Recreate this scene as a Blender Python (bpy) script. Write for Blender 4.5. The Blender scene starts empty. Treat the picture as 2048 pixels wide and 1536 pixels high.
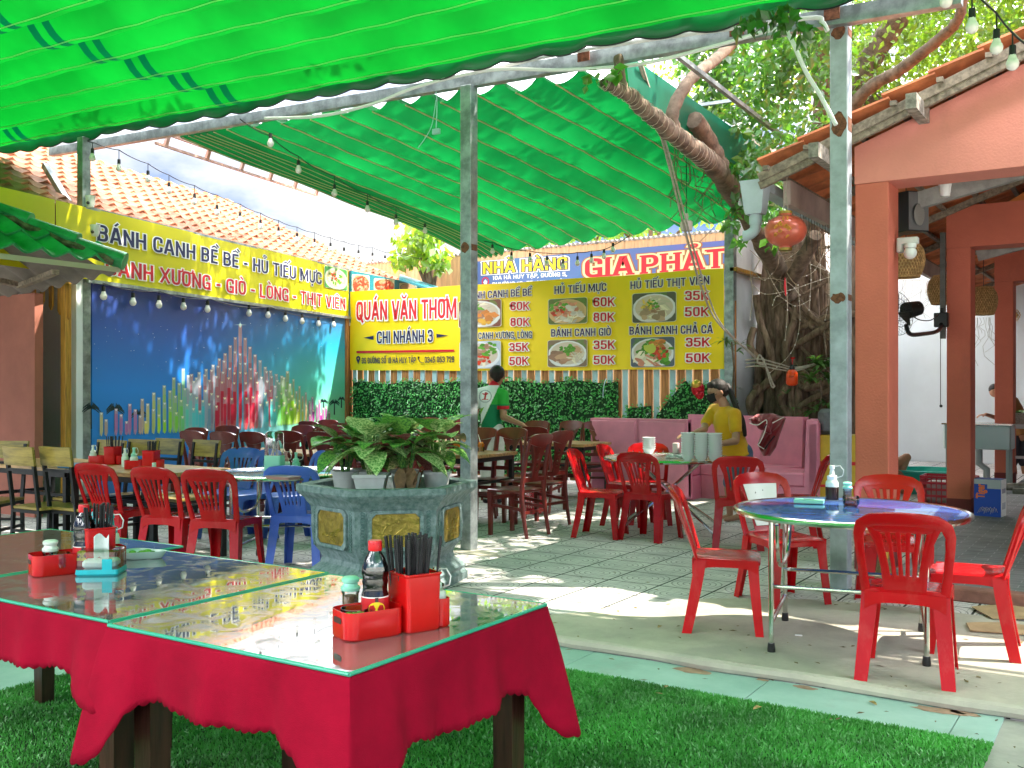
import bpy, bmesh, math, random
import numpy as np
from mathutils import Vector, Matrix
random.seed(11)
S = bpy.context.scene
C = S.collection
PI = math.pi
R_ = math.radians
# ------------------------------------------------------------------ camera
CAMZ, FPX, HZ, YAW = 1.42, 1985.0, 780.0, R_(32.7)
cd = bpy.data.cameras.new('camera')
cam = bpy.data.objects.new('camera', cd)
C.objects.link(cam)
cam.location = (0, 0, CAMZ)
cam.rotation_euler = (R_(90), 0, YAW)
cd.sensor_width = 36
cd.lens = 36 * FPX / 2048
cd.shift_y = 12 / 2048
cd.clip_start = .05
cd.clip_end = 500
S.camera = cam
# ------------------------------------------------------------------ sky and sun
SUN_AZ = (.86, .51)          # horizontal direction towards the sun
SUN_EL = R_(55)
W = bpy.data.worlds.new('World')
S.world = W
W.use_nodes = True
nt = W.node_tree
for n in list(nt.nodes):
    nt.nodes.remove(n)
out = nt.nodes.new('ShaderNodeOutputWorld')
bg = nt.nodes.new('ShaderNodeBackground')
sky = nt.nodes.new('ShaderNodeTexSky')
sky.sky_type = 'NISHITA'
sky.sun_disc = False
sky.sun_elevation = SUN_EL
sky.sun_rotation = math.atan2(SUN_AZ[0], SUN_AZ[1])
sky.dust_density = 2.0
tc = nt.nodes.new('ShaderNodeTexCoord')
mp = nt.nodes.new('ShaderNodeMapping')
mp.inputs['Scale'].default_value = (1, 1, 2.2)
mp.inputs['Location'].default_value = (.35, .2, .1)
cn = nt.nodes.new('ShaderNodeTexNoise')
cn.inputs['Scale'].default_value = 1.9
cn.inputs['Detail'].default_value = 9
cn.inputs['Roughness'].default_value = .58
cr = nt.nodes.new('ShaderNodeValToRGB')
cr.color_ramp.elements[0].position = .47
cr.color_ramp.elements[1].position = .62
cmix = nt.nodes.new('ShaderNodeMix')
cmix.data_type = 'RGBA'
cmix.inputs[7].default_value = (12.5, 12.8, 13.2, 1)
# cloud brightness: dim and thin near the horizon, raised strongly overhead, out of view, for more fill light
csep = nt.nodes.new('ShaderNodeSeparateXYZ')
chgt = nt.nodes.new('ShaderNodeMapRange')
chgt.inputs[1].default_value = .22; chgt.inputs[2].default_value = .5
ccol = nt.nodes.new('ShaderNodeMix'); ccol.data_type = 'RGBA'
ccol.inputs[6].default_value = (1.3, 1.32, 1.35, 1); ccol.inputs[7].default_value = (24, 24, 24.5, 1)
sdim = nt.nodes.new('ShaderNodeMix'); sdim.data_type = 'RGBA'; sdim.blend_type = 'MULTIPLY'; sdim.inputs[0].default_value = 1
sdim.inputs[7].default_value = (.055, .10, .18, 1)
L = nt.links.new
L(tc.outputs['Generated'], mp.inputs['Vector'])
L(mp.outputs[0], cn.inputs['Vector'])
L(cn.outputs['Fac'], cr.inputs[0])
L(cr.outputs[0], cmix.inputs[0])
L(tc.outputs['Generated'], csep.inputs[0]); L(csep.outputs[2], chgt.inputs[0]); L(chgt.outputs[0], ccol.inputs[0])
L(ccol.outputs[2], cmix.inputs[7])
L(sky.outputs[0], sdim.inputs[6])
L(sdim.outputs[2], cmix.inputs[6])
L(cmix.outputs[2], bg.inputs['Color'])
bg.inputs['Strength'].default_value = .15
L(bg.outputs[0], out.inputs[0])
sd = bpy.data.lights.new('sun', 'SUN')
sd.energy = 2.05
sd.angle = R_(.5)
sd.color = (1, .91, .78)
sun = bpy.data.objects.new('sun', sd)
C.objects.link(sun)
sv = Vector((SUN_AZ[0] * math.cos(SUN_EL), SUN_AZ[1] * math.cos(SUN_EL), math.sin(SUN_EL)))
sun.rotation_euler = sv.to_track_quat('Z', 'Y').to_euler()
sun.location = (8, 5, 14)
S.view_settings.view_transform = 'Standard'
S.view_settings.look = 'None'
S.view_settings.exposure = 2.85
S.view_settings.gamma = 1

# ------------------------------------------------------------------ points from the camera's own geometry
FW = Vector((-math.sin(YAW), math.cos(YAW), 0))
RT = Vector((math.cos(YAW), math.sin(YAW), 0))
def at(px, py, D):
    """the point at depth D metres that stands at that place of the view"""
    p = FW * D + RT * (D * (px - 1024) / FPX)
    p.z = CAMZ - (py - HZ) / FPX * D
    return p
def at_z(px, py, z=0.0):
    return at(px, py, (CAMZ - z) * FPX / (py - HZ))
def at_y(px, py, y):
    d = FW + RT * ((px - 1024) / FPX)
    return at(px, py, y / d.y)
def at_x(px, py, x):
    d = FW + RT * ((px - 1024) / FPX)
    return at(px, py, x / d.x)

# ------------------------------------------------------------------ materials
MATS = {}
def mat(name, col, rough=.6, metal=0., var=0., vs=8., bump=0., bs=60., spec=.5, col2=None, trans=0., ior=1.45,
        coat=0., sheen=0., streak=None, wpos=False, stain=None):
    if name in MATS:
        return MATS[name]
    m = bpy.data.materials.new(name)
    m.use_nodes = True
    t = m.node_tree
    b = t.nodes['Principled BSDF']
    b.inputs['Base Color'].default_value = (*col, 1)
    b.inputs['Roughness'].default_value = rough
    b.inputs['Metallic'].default_value = metal
    b.inputs['Specular IOR Level'].default_value = spec
    b.inputs['IOR'].default_value = ior
    b.inputs['Transmission Weight'].default_value = trans
    b.inputs['Coat Weight'].default_value = coat
    b.inputs['Coat Roughness'].default_value = .08
    b.inputs['Sheen Weight'].default_value = sheen
    if var or col2 or bump:
        co = t.nodes.new('ShaderNodeTexCoord')
        src = co.outputs['Object']
        if wpos:
            src = t.nodes.new('ShaderNodeNewGeometry').outputs['Position']
        if streak:
            mpn = t.nodes.new('ShaderNodeMapping')
            mpn.inputs['Scale'].default_value = streak
            t.links.new(src, mpn.inputs['Vector'])
            src = mpn.outputs[0]
    if var or col2:
        n = t.nodes.new('ShaderNodeTexNoise')
        n.inputs['Scale'].default_value = vs
        n.inputs['Detail'].default_value = 6
        n.inputs['Roughness'].default_value = .62
        t.links.new(src, n.inputs['Vector'])
        r = t.nodes.new('ShaderNodeValToRGB')
        c2 = col2 if col2 else tuple(min(1, c * (1 + var)) for c in col)
        c1 = col if col2 else tuple(c * (1 - var) for c in col)
        r.color_ramp.elements[0].color = (*c1, 1)
        r.color_ramp.elements[1].color = (*c2, 1)
        r.color_ramp.elements[0].position = .36
        r.color_ramp.elements[1].position = .66
        t.links.new(n.outputs['Fac'], r.inputs[0])
        t.links.new(r.outputs[0], b.inputs['Base Color'])
    if stain:      # blotches of dirt and damp with their own outline
        n3 = t.nodes.new('ShaderNodeTexNoise'); n3.inputs['Scale'].default_value = stain[1]; n3.inputs['Detail'].default_value = 10; n3.inputs['Roughness'].default_value = .68
        m3 = t.nodes.new('ShaderNodeMapping'); m3.inputs['Scale'].default_value = (1, 1, .45)
        t.links.new(t.nodes.new('ShaderNodeTexCoord').outputs['Object'], m3.inputs['Vector']); t.links.new(m3.outputs[0], n3.inputs['Vector'])
        r3 = t.nodes.new('ShaderNodeValToRGB'); r3.color_ramp.elements[0].position = .55; r3.color_ramp.elements[1].position = .74
        r3.color_ramp.elements[1].color = (stain[2],) * 3 + (1,); r3.color_ramp.elements[0].color = (0, 0, 0, 1)
        x3 = t.nodes.new('ShaderNodeMix'); x3.data_type = 'RGBA'; x3.inputs[7].default_value = (*stain[0], 1)
        t.links.new(n3.outputs['Fac'], r3.inputs[0]); t.links.new(r3.outputs[0], x3.inputs[0])
        ib = b.inputs['Base Color']
        if ib.is_linked: t.links.new(ib.links[0].from_socket, x3.inputs[6])
        else: x3.inputs[6].default_value = (*col, 1)
        t.links.new(x3.outputs[2], ib)
    if bump:
        n2 = t.nodes.new('ShaderNodeTexNoise')
        n2.inputs['Scale'].default_value = bs
        n2.inputs['Detail'].default_value = 5
        t.links.new(src, n2.inputs['Vector'])
        bp = t.nodes.new('ShaderNodeBump')
        bp.inputs['Strength'].default_value = bump
        bp.inputs['Distance'].default_value = .01
        t.links.new(n2.outputs['Fac'], bp.inputs['Height'])
        t.links.new(bp.outputs[0], b.inputs['Normal'])
    MATS[name] = m
    return m
def translucent(name, col, tcol, tw=.6, rough=.5, var=.12, vs=4., stripes=None, gloss=.08):
    """thin cloth or leaf that lets light through"""
    if name in MATS:
        return MATS[name]
    m = bpy.data.materials.new(name)
    m.use_nodes = True
    t = m.node_tree
    for n in list(t.nodes):
        t.nodes.remove(n)
    o = t.nodes.new('ShaderNodeOutputMaterial')
    d = t.nodes.new('ShaderNodeBsdfDiffuse')
    tr = t.nodes.new('ShaderNodeBsdfTranslucent')
    mx = t.nodes.new('ShaderNodeMixShader')
    gl = t.nodes.new('ShaderNodeBsdfGlossy')
    gl.inputs['Roughness'].default_value = rough
    gl.inputs['Color'].default_value = (1, 1, 1, 1)
    m2 = t.nodes.new('ShaderNodeMixShader')
    m2.inputs[0].default_value = gloss
    mx.inputs[0].default_value = tw
    co = t.nodes.new('ShaderNodeTexCoord')
    n = t.nodes.new('ShaderNodeTexNoise')
    n.inputs['Scale'].default_value = vs
    n.inputs['Detail'].default_value = 5
    t.links.new(co.outputs['Object'], n.inputs['Vector'])
    def ramp(c):
        r = t.nodes.new('ShaderNodeValToRGB')
        r.color_ramp.elements[0].color = (*[x * (1 - var) for x in c], 1)
        r.color_ramp.elements[1].color = (*[min(1, x * (1 + var)) for x in c], 1)
        r.color_ramp.elements[0].position = .35
        r.color_ramp.elements[1].position = .65
        t.links.new(n.outputs['Fac'], r.inputs[0])
        return r.outputs[0]
    a, b_ = ramp(col), ramp(tcol)
    if stripes:                                   # woven dark bands: list of (centre x, half width)
        sp = t.nodes.new('ShaderNodeSeparateXYZ')
        t.links.new(co.outputs['Object'], sp.inputs[0])
        acc = None
        for cx, hw in stripes:
            s = t.nodes.new('ShaderNodeMath'); s.operation = 'COMPARE'
            s.inputs[1].default_value = cx; s.inputs[2].default_value = hw
            t.links.new(sp.outputs[0], s.inputs[0])
            if acc is None:
                acc = s.outputs[0]
            else:
                q = t.nodes.new('ShaderNodeMath'); q.operation = 'MAXIMUM'
                t.links.new(acc, q.inputs[0]); t.links.new(s.outputs[0], q.inputs[1])
                acc = q.outputs[0]
        for k in (0, 1):
            x = t.nodes.new('ShaderNodeMix'); x.data_type = 'RGBA'
            x.inputs[7].default_value = (.0, .045, .014, 1)
            t.links.new(acc, x.inputs[0])
            t.links.new(a if k == 0 else b_, x.inputs[6])
            if k == 0: a = x.outputs[2]
            else: b_ = x.outputs[2]
    t.links.new(a, d.inputs['Color'])
    t.links.new(b_, tr.inputs['Color'])
    t.links.new(d.outputs[0], mx.inputs[1])
    t.links.new(tr.outputs[0], mx.inputs[2])
    t.links.new(mx.outputs[0], m2.inputs[1])
    t.links.new(gl.outputs[0], m2.inputs[2])
    t.links.new(m2.outputs[0], o.inputs[0])
    MATS[name] = m
    return m
def vcol_mat(name, rough=.6, spec=.4, trans=0., bump=0.):
    """printed colours carried by the mesh"""
    if name in MATS:
        return MATS[name]
    m = mat(name, (1, 1, 1), rough, spec=spec, bump=bump)
    t = m.node_tree
    a = t.nodes.new('ShaderNodeAttribute'); a.attribute_name = 'Col'
    t.links.new(a.outputs['Color'], t.nodes['Principled BSDF'].inputs['Base Color'])
    return m

# ------------------------------------------------------------------ mesh builder
class M:
    def __init__(s):
        s.v = []; s.f = []; s.mi = []; s.c = []; s.X = Matrix.Identity(4)
    def add(s, vs, fs, mi=0, col=None):
        o = len(s.v)
        X = s.X
        s.v += [tuple(X @ Vector(p)) for p in vs]
        s.f += [tuple(i + o for i in q) for q in fs]
        s.mi += [mi] * len(fs)
        s.c += [col or (1, 1, 1)] * len(fs)
        return s
    def box(s, a, b, mi=0, col=None, bev=0.):
        x0, y0, z0 = a; x1, y1, z1 = b
        if x0 > x1: x0, x1 = x1, x0
        if y0 > y1: y0, y1 = y1, y0
        if z0 > z1: z0, z1 = z1, z0
        if not bev:
            v = [(x0, y0, z0), (x1, y0, z0), (x1, y1, z0), (x0, y1, z0), (x0, y0, z1), (x1, y0, z1), (x1, y1, z1), (x0, y1, z1)]
            return s.add(v, [(3, 2, 1, 0), (4, 5, 6, 7), (0, 1, 5, 4), (1, 2, 6, 5), (2, 3, 7, 6), (3, 0, 4, 7)], mi, col)
        bev = min(bev, (x1 - x0) * .45, (y1 - y0) * .45, (z1 - z0) * .45)
        def ring(i, z):
            xa, xb, ya, yb = x0 + i, x1 - i, y0 + i, y1 - i
            k = bev
            if i: k = bev * .6
            return [(xa + k, ya, z), (xb - k, ya, z), (xb, ya + k, z), (xb, yb - k, z), (xb - k, yb, z), (xa + k, yb, z), (xa, yb - k, z), (xa, ya + k, z)]
        return s.loft([ring(bev * .6, z0), ring(0, z0 + bev * .6), ring(0, z1 - bev * .6), ring(bev * .6, z1)], mi, True, col)
    def loft(s, rings, mi=0, cap=True, col=None, closed=True):
        n = len(rings[0]); v = [p for r in rings for p in r]; f = []
        for i in range(len(rings) - 1):
            for j in range(n if closed else n - 1):
                k = (j + 1) % n
                f.append((i * n + j, i * n + k, (i + 1) * n + k, (i + 1) * n + j))
        if cap and closed:
            f.append(tuple(range(n - 1, -1, -1)))
            f.append(tuple((len(rings) - 1) * n + j for j in range(n)))
        return s.add(v, f, mi, col)
    def lathe(s, prof, n=24, mi=0, cap=True, c=(0, 0, 0), ph=0., col=None):
        rings = [[(c[0] + r * math.cos(ph + 2 * PI * j / n), c[1] + r * math.sin(ph + 2 * PI * j / n), c[2] + z) for j in range(n)] for r, z in prof]
        return s.loft(rings, mi, cap, col)
    def tube(s, path, r, n=8, mi=0, cap=True, flat=1., col=None, closed=False):
        P = [Vector(p) for p in path]
        if not hasattr(r, '__len__'): r = [r] * len(P)
        rings = []
        up = None
        for i, p in enumerate(P):
            if closed:
                d = P[(i + 1) % len(P)] - P[i - 1]
            else:
                d = P[min(i + 1, len(P) - 1)] - P[max(i - 1, 0)]
            if d.length < 1e-9: d = Vector((0, 0, 1))
            d.normalize()
            if up is None:
                up = Vector((0, 0, 1)) if abs(d.z) < .9 else Vector((1, 0, 0))
            a = d.cross(up)
            if a.length < 1e-6:
                a = d.orthogonal()
            a.normalize()
            b = a.cross(d).normalized()
            up = b
            rings.append([tuple(p + a * (math.cos(2 * PI * k / n) * r[i]) + b * (math.sin(2 * PI * k / n) * r[i] * flat)) for k in range(n)])
        if closed:
            rings.append(rings[0])
            return s.loft(rings, mi, False, col)
        return s.loft(rings, mi, cap, col)
    def bar(s, a, b, w, d=None, mi=0, up=(0, 0, 1), col=None):
        """square bar from a to b"""
        a, b = Vector(a), Vector(b); d = d or w
        z = (b - a).normalized(); u = Vector(up)
        if abs(z.dot(u)) > .95: u = Vector((1, 0, 0))
        x = u.cross(z).normalized(); y = z.cross(x)
        rg = lambda p: [tuple(p + x * (i * w / 2) + y * (j * d / 2)) for i, j in ((-1, -1), (1, -1), (1, 1), (-1, 1))]
        return s.loft([rg(a), rg(b)], mi, True, col)
    def ball(s, c, r, n=12, mi=0, sq=(1, 1, 1), col=None):
        m = max(4, n // 2)
        prof = [(max(1e-4, r * math.sin(PI * i / m)), -r * math.cos(PI * i / m)) for i in range(m + 1)]
        rings = [[(c[0] + q * math.cos(2 * PI * j / n) * sq[0], c[1] + q * math.sin(2 * PI * j / n) * sq[1], c[2] + z * sq[2]) for j in range(n)] for q, z in prof]
        return s.loft(rings, mi, True, col)
    def prism(s, poly, t, mi=0, f=lambda x, y, z: (x, y, z), col=None):
        """polygon in the local xz plane, thickness t along y"""
        n = len(poly)
        v = [f(x, -t / 2, z) for x, z in poly] + [f(x, t / 2, z) for x, z in poly]
        fs = [tuple(range(n)), tuple(range(2 * n - 1, n - 1, -1))] + [(i, i + n, (i + 1) % n + n, (i + 1) % n) for i in range(n)]
        return s.add(v, fs, mi, col)
    def plate(s, outer, holes, t, mi=0, f=None, col=None):
        """plate with holes in the xz plane, thickness t along y, bent by f(x, y, z)"""
        bm = bmesh.new(); ed = []
        for lp in [outer] + holes:
            vs = [bm.verts.new((x, 0, z)) for x, z in lp]
            for i in range(len(vs)):
                ed.append(bm.edges.new((vs[i], vs[(i + 1) % len(vs)])))
        bmesh.ops.triangle_fill(bm, edges=ed, use_beauty=True, normal=(0, -1, 0))
        bm.verts.ensure_lookup_table(); bm.verts.index_update()
        n = len(bm.verts)
        base = [(v.co.x, v.co.z) for v in bm.verts]
        tri = [tuple(v.index for v in q.verts) for q in bm.faces]
        bnd = [(e.verts[0].index, e.verts[1].index) for e in bm.edges if len(e.link_faces) == 1]
        bm.free()
        f = f or (lambda x, y, z: (x, y, z))
        v = [f(x, -t / 2, z) for x, z in base] + [f(x, t / 2, z) for x, z in base]
        fs = tri + [tuple(i + n for i in q[::-1]) for q in tri] + [(a, b, b + n, a + n) for a, b in bnd]
        return s.add(v, fs, mi, col)
    def grid(s, fn, nu, nv, mi=0, col=None):
        v = [fn(i / nu, j / nv) for i in range(nu + 1) for j in range(nv + 1)]
        f = [(i * (nv + 1) + j, (i + 1) * (nv + 1) + j, (i + 1) * (nv + 1) + j + 1, i * (nv + 1) + j + 1) for i in range(nu) for j in range(nv)]
        return s.add(v, f, mi, col)
    def slab(s, fn, nu, nv, t, mi=0, col=None):
        """sheet fn(u,v)->Vector given thickness t along its normal"""
        g = [[Vector(fn(i / nu, j / nv)) for j in range(nv + 1)] for i in range(nu + 1)]
        top, bot = [], []
        for i in range(nu + 1):
            for j in range(nv + 1):
                a = g[min(i + 1, nu)][j] - g[max(i - 1, 0)][j]
                b = g[i][min(j + 1, nv)] - g[i][max(j - 1, 0)]
                q = a.cross(b)
                q = q.normalized() if q.length > 1e-9 else Vector((0, 0, 1))
                top.append(tuple(g[i][j] + q * t / 2)); bot.append(tuple(g[i][j] - q * t / 2))
        k = nv + 1; n = len(top); f = []
        for i in range(nu):
            for j in range(nv):
                q = (i * k + j, (i + 1) * k + j, (i + 1) * k + j + 1, i * k + j + 1)
                f.append(q); f.append(tuple(x + n for x in q[::-1]))
        for i in range(nu):
            for j in (0, nv):
                a, b = i * k + j, (i + 1) * k + j
                f.append((a, b, b + n, a + n) if j else (b, a, a + n, b + n))
        for j in range(nv):
            for i in (0, nu):
                a, b = i * k + j, i * k + j + 1
                f.append((b, a, a + n, b + n) if i else (a, b, b + n, a + n))
        return s.add(top + bot, f, mi, col)
    def build(s, name, mats, parent=None, smooth=40, world=False, origin=None, vcol=False):
        me = bpy.data.meshes.new(name)
        v = s.v
        if parent is not None and world:
            X = wmat(parent).inverted()
            v = [tuple(X @ Vector(p)) for p in v]
        if origin is not None:
            v = [(p[0] - origin[0], p[1] - origin[1], p[2] - origin[2]) for p in v]
        me.from_pydata(v, [], s.f)
        if not isinstance(mats, (list, tuple)): mats = [mats]
        for m in mats: me.materials.append(m)
        if len(mats) > 1:
            me.polygons.foreach_set('material_index', s.mi)
        if vcol:
            a = me.color_attributes.new('Col', 'FLOAT_COLOR', 'CORNER')
            d = []
            for q, c in zip(s.f, s.c):
                d += [c[0], c[1], c[2], 1.] * len(q)
            a.data.foreach_set('color', d)
        me.update()
        if smooth:
            me.shade_smooth()
            me.set_sharp_from_angle(angle=R_(smooth))
        o = bpy.data.objects.new(name, me)
        C.objects.link(o)
        if parent is not None: o.parent = parent
        if origin is not None: o.location = origin
        return o
def wmat(o):
    X = Matrix.LocRotScale(o.location, o.rotation_euler, o.scale)
    return wmat(o.parent) @ X if o.parent else X
def tag(o, label=None, cat=None, group=None, kind=None):
    if label: o['label'] = label
    if cat: o['category'] = cat
    if group: o['group'] = group
    if kind: o['kind'] = kind
    return o
def thing(name, label, cat, loc=(0, 0, 0), rz=0., group=None):
    o = bpy.data.objects.new(name, None)
    C.objects.link(o)
    o.empty_display_size = .1
    o.location = loc; o.rotation_euler = (0, 0, rz)
    return tag(o, label, cat, group)
def dup(o, loc=None, rz=None, label=None, group=None, parent=None):
    c = o.copy(); C.objects.link(c)
    if parent is not None: c.parent = parent
    if loc is not None: c.location = loc
    if rz is not None: c.rotation_euler = (0, 0, rz)
    if label: c['label'] = label
    if group: c['group'] = group
    for ch in list(o.children):
        dup(ch, parent=c)
    return c
def obj(name, label, cat, m, mats, group=None, kind=None, origin=None, smooth=40, vcol=False):
    """a top-level thing that is one mesh in world coordinates"""
    if origin is None:
        xs = np.array(m.v)
        a, b = xs.min(0), xs.max(0)
        origin = (float((a[0] + b[0]) / 2), float((a[1] + b[1]) / 2), float(a[2]))
    return tag(m.build(name, mats, None, smooth, origin=origin, vcol=vcol), label, cat, group, kind)
ORD = ['first', 'second', 'third', 'fourth', 'fifth', 'sixth', 'seventh', 'eighth', 'ninth', 'tenth', 'eleventh', 'twelfth', 'thirteenth']

# lettering: small printing uses the built-in font, signs use a drawn bold condensed alphabet
def text_mesh(txt, off=.02):
    cu = bpy.data.curves.new('letters', 'FONT')
    cu.body = txt; cu.size = 1; cu.offset = off; cu.resolution_u = 3
    o = bpy.data.objects.new('letters', cu); C.objects.link(o)
    dg = bpy.context.evaluated_depsgraph_get()
    me = bpy.data.meshes.new_from_object(o.evaluated_get(dg))
    v = [tuple(x.co) for x in me.vertices]; f = [tuple(p.vertices) for p in me.polygons]
    bpy.data.objects.remove(o); bpy.data.curves.remove(cu); bpy.data.meshes.remove(me)
    return v, f
import unicodedata
O_ = ((.5, 1), (1, 1), (1, 0), (0, 0), (0, 1), (.5, 1))
G_ = {'A': (.60, ((((0, 0), (.40, 1), (.60, 1), (1, 0)), 0), (((.2, .26), (.8, .26)), 0))),
 'B': (.54, ((((0, 0), (0, 1)), 0), (((0, 1), (.96, 1), (.96, .53), (0, .53)), .22), (((0, .53), (1, .53), (1, 0), (0, 0)), .22))),
 'C': (.54, ((((1, .75), (1, 1), (0, 1), (0, 0), (1, 0), (1, .25)), .26),)), 'D': (.55, ((((0, 0), (0, 1)), 0), (((0, 1), (1, 1), (1, 0), (0, 0)), .3))),
 'E': (.46, ((((0, 0), (0, 1)), 0), (((0, 1), (1, 1)), 0), (((0, .5), (.85, .5)), 0), (((0, 0), (1, 0)), 0))),
 'G': (.55, ((((1, .78), (1, 1), (0, 1), (0, 0), (1, 0), (1, .25)), .26), (((1, .0), (1, .42), (.62, .42)), 0))),
 'H': (.56, ((((0, 0), (0, 1)), 0), (((1, 0), (1, 1)), 0), (((0, .5), (1, .5)), 0))), 'I': (.0, ((((0, 0), (0, 1)), 0),)),
 'K': (.56, ((((0, 0), (0, 1)), 0), (((1, 1), (.08, .40)), 0), (((.38, .60), (1, 0)), 0))), 'L': (.44, ((((0, 1), (0, 0), (1, 0)), 0),)),
 'M': (.74, ((((0, 0), (0, 1)), 0), (((1, 0), (1, 1)), 0), (((.06, 1), (.5, .12), (.94, 1)), 0))), 'N': (.57, ((((0, 0), (0, 1)), 0), (((1, 0), (1, 1)), 0), (((.04, 1), (.96, 0)), 0))),
 'O': (.55, ((O_, .28),)), 'P': (.53, ((((0, 0), (0, 1)), 0), (((0, 1), (1, 1), (1, .42), (0, .42)), .24))), 'Q': (.55, ((O_, .28), (((.62, .2), (1.08, -.16)), 0))),
 'S': (.53, ((((1, .8), (1, 1), (0, 1), (0, .56), (1, .44), (1, 0), (0, 0), (0, .2)), .25),)), 'T': (.52, ((((0, 1), (1, 1)), 0), (((.5, 0), (.5, 1)), 0))),
 'U': (.55, ((((0, 1), (0, 0), (1, 0), (1, 1)), .28),)), 'V': (.58, ((((0, 1), (.42, 0), (.58, 0), (1, 1)), 0),)), 'X': (.58, ((((0, 0), (1, 1)), 0), (((0, 1), (1, 0)), 0))),
 'Y': (.58, ((((0, 1), (.5, .42), (1, 1)), 0), (((.5, .42), (.5, 0)), 0))), 'W': (.8, ((((0, 1), (.25, 0), (.5, .9), (.75, 0), (1, 1)), 0),)),
 '0': (.52, ((O_, .28),)), '1': (.3, ((((0, .84), (.7, 1), (.7, 0)), 0),)), '2': (.52, ((((0, .7), (0, 1), (1, 1), (1, .58), (0, 0), (1, 0)), .2),)),
 '3': (.52, ((((0, .82), (0, 1), (.96, 1), (.96, .53), (.4, .53)), .24), (((.4, .53), (1, .53), (1, 0), (0, 0), (0, .18)), .24))), '4': (.55, ((((.74, 0), (.74, 1), (0, .28), (1.1, .28)), 0),)),
 '5': (.52, ((((.95, 1), (.06, 1), (0, .56)), 0), (((0, .58), (1, .62), (1, 0), (0, 0), (0, .18)), .24))), '6': (.52, ((((1, .84), (1, 1), (0, 1), (0, 0), (1, 0), (1, .56), (0, .56)), .22),)),
 '7': (.5, ((((0, 1), (1, 1), (.36, 0)), 0),)), '8': (.52, ((((.5, 1), (.96, 1), (.96, .53), (.04, .53), (.04, 1), (.5, 1)), .22), (((.5, .53), (1, .53), (1, 0), (0, 0), (0, .53), (.5, .53)), .22))),
 '-': (.3, ((((0, .42), (1, .42)), 0),)), ',': (.02, ((((0, .0), (-1, -.2)), 0),)), '.': (.02, ((((0, 0), (0, .02)), 0),))}
def rounded(P, r):
    if not r: return list(P)
    out = [P[0]]
    for a, b, c in zip(P, P[1:], P[2:]):
        A, B, Cc = Vector(a), Vector(b), Vector(c); la, lc = (A - B).length, (Cc - B).length
        ra, rc = min(r, la * .5), min(r, lc * .5); p, q = B + (A - B) * (ra / la), B + (Cc - B) * (rc / lc)
        for k in range(6):
            t = k / 5; out.append(tuple(p * (1 - t) ** 2 + B * (2 * t * (1 - t)) + q * t * t))
    return out + [P[-1]]
def stroke(P, hw, ext):
    P = [Vector(p) for p in P]
    Q = [P[0]]
    for p in P[1:]:
        if (p - Q[-1]).length > 1e-5: Q.append(p)
    P = Q; closed = (P[0] - P[-1]).length < 1e-4
    if closed: P = P[:-1]
    n = len(P); L_, Rr = [], []
    for i in range(n):
        a = P[i - 1] if (closed or i) else None; b = P[(i + 1) % n] if (closed or i < n - 1) else None
        d0 = (P[i] - a).normalized() if a is not None else (b - P[i]).normalized(); d1 = (b - P[i]).normalized() if b is not None else d0
        t = d0 + d1; t = t.normalized() if t.length > .2 else d0
        nn = Vector((-t.y, t.x)); k = min(2.2, 1 / max(.35, nn.dot(Vector((-d0.y, d0.x))))); e = Vector((0, 0))
        if not closed and i == 0: e = -d1 * ext
        if not closed and i == n - 1: e = d0 * ext
        L_.append(P[i] + e + nn * hw * k); Rr.append(P[i] + e - nn * hw * k)
    f = [(i, (i + 1) % n, (i + 1) % n + n, i + n) for i in range(n if closed else n - 1)]
    return L_ + Rr, f
_TXT = {}
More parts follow.
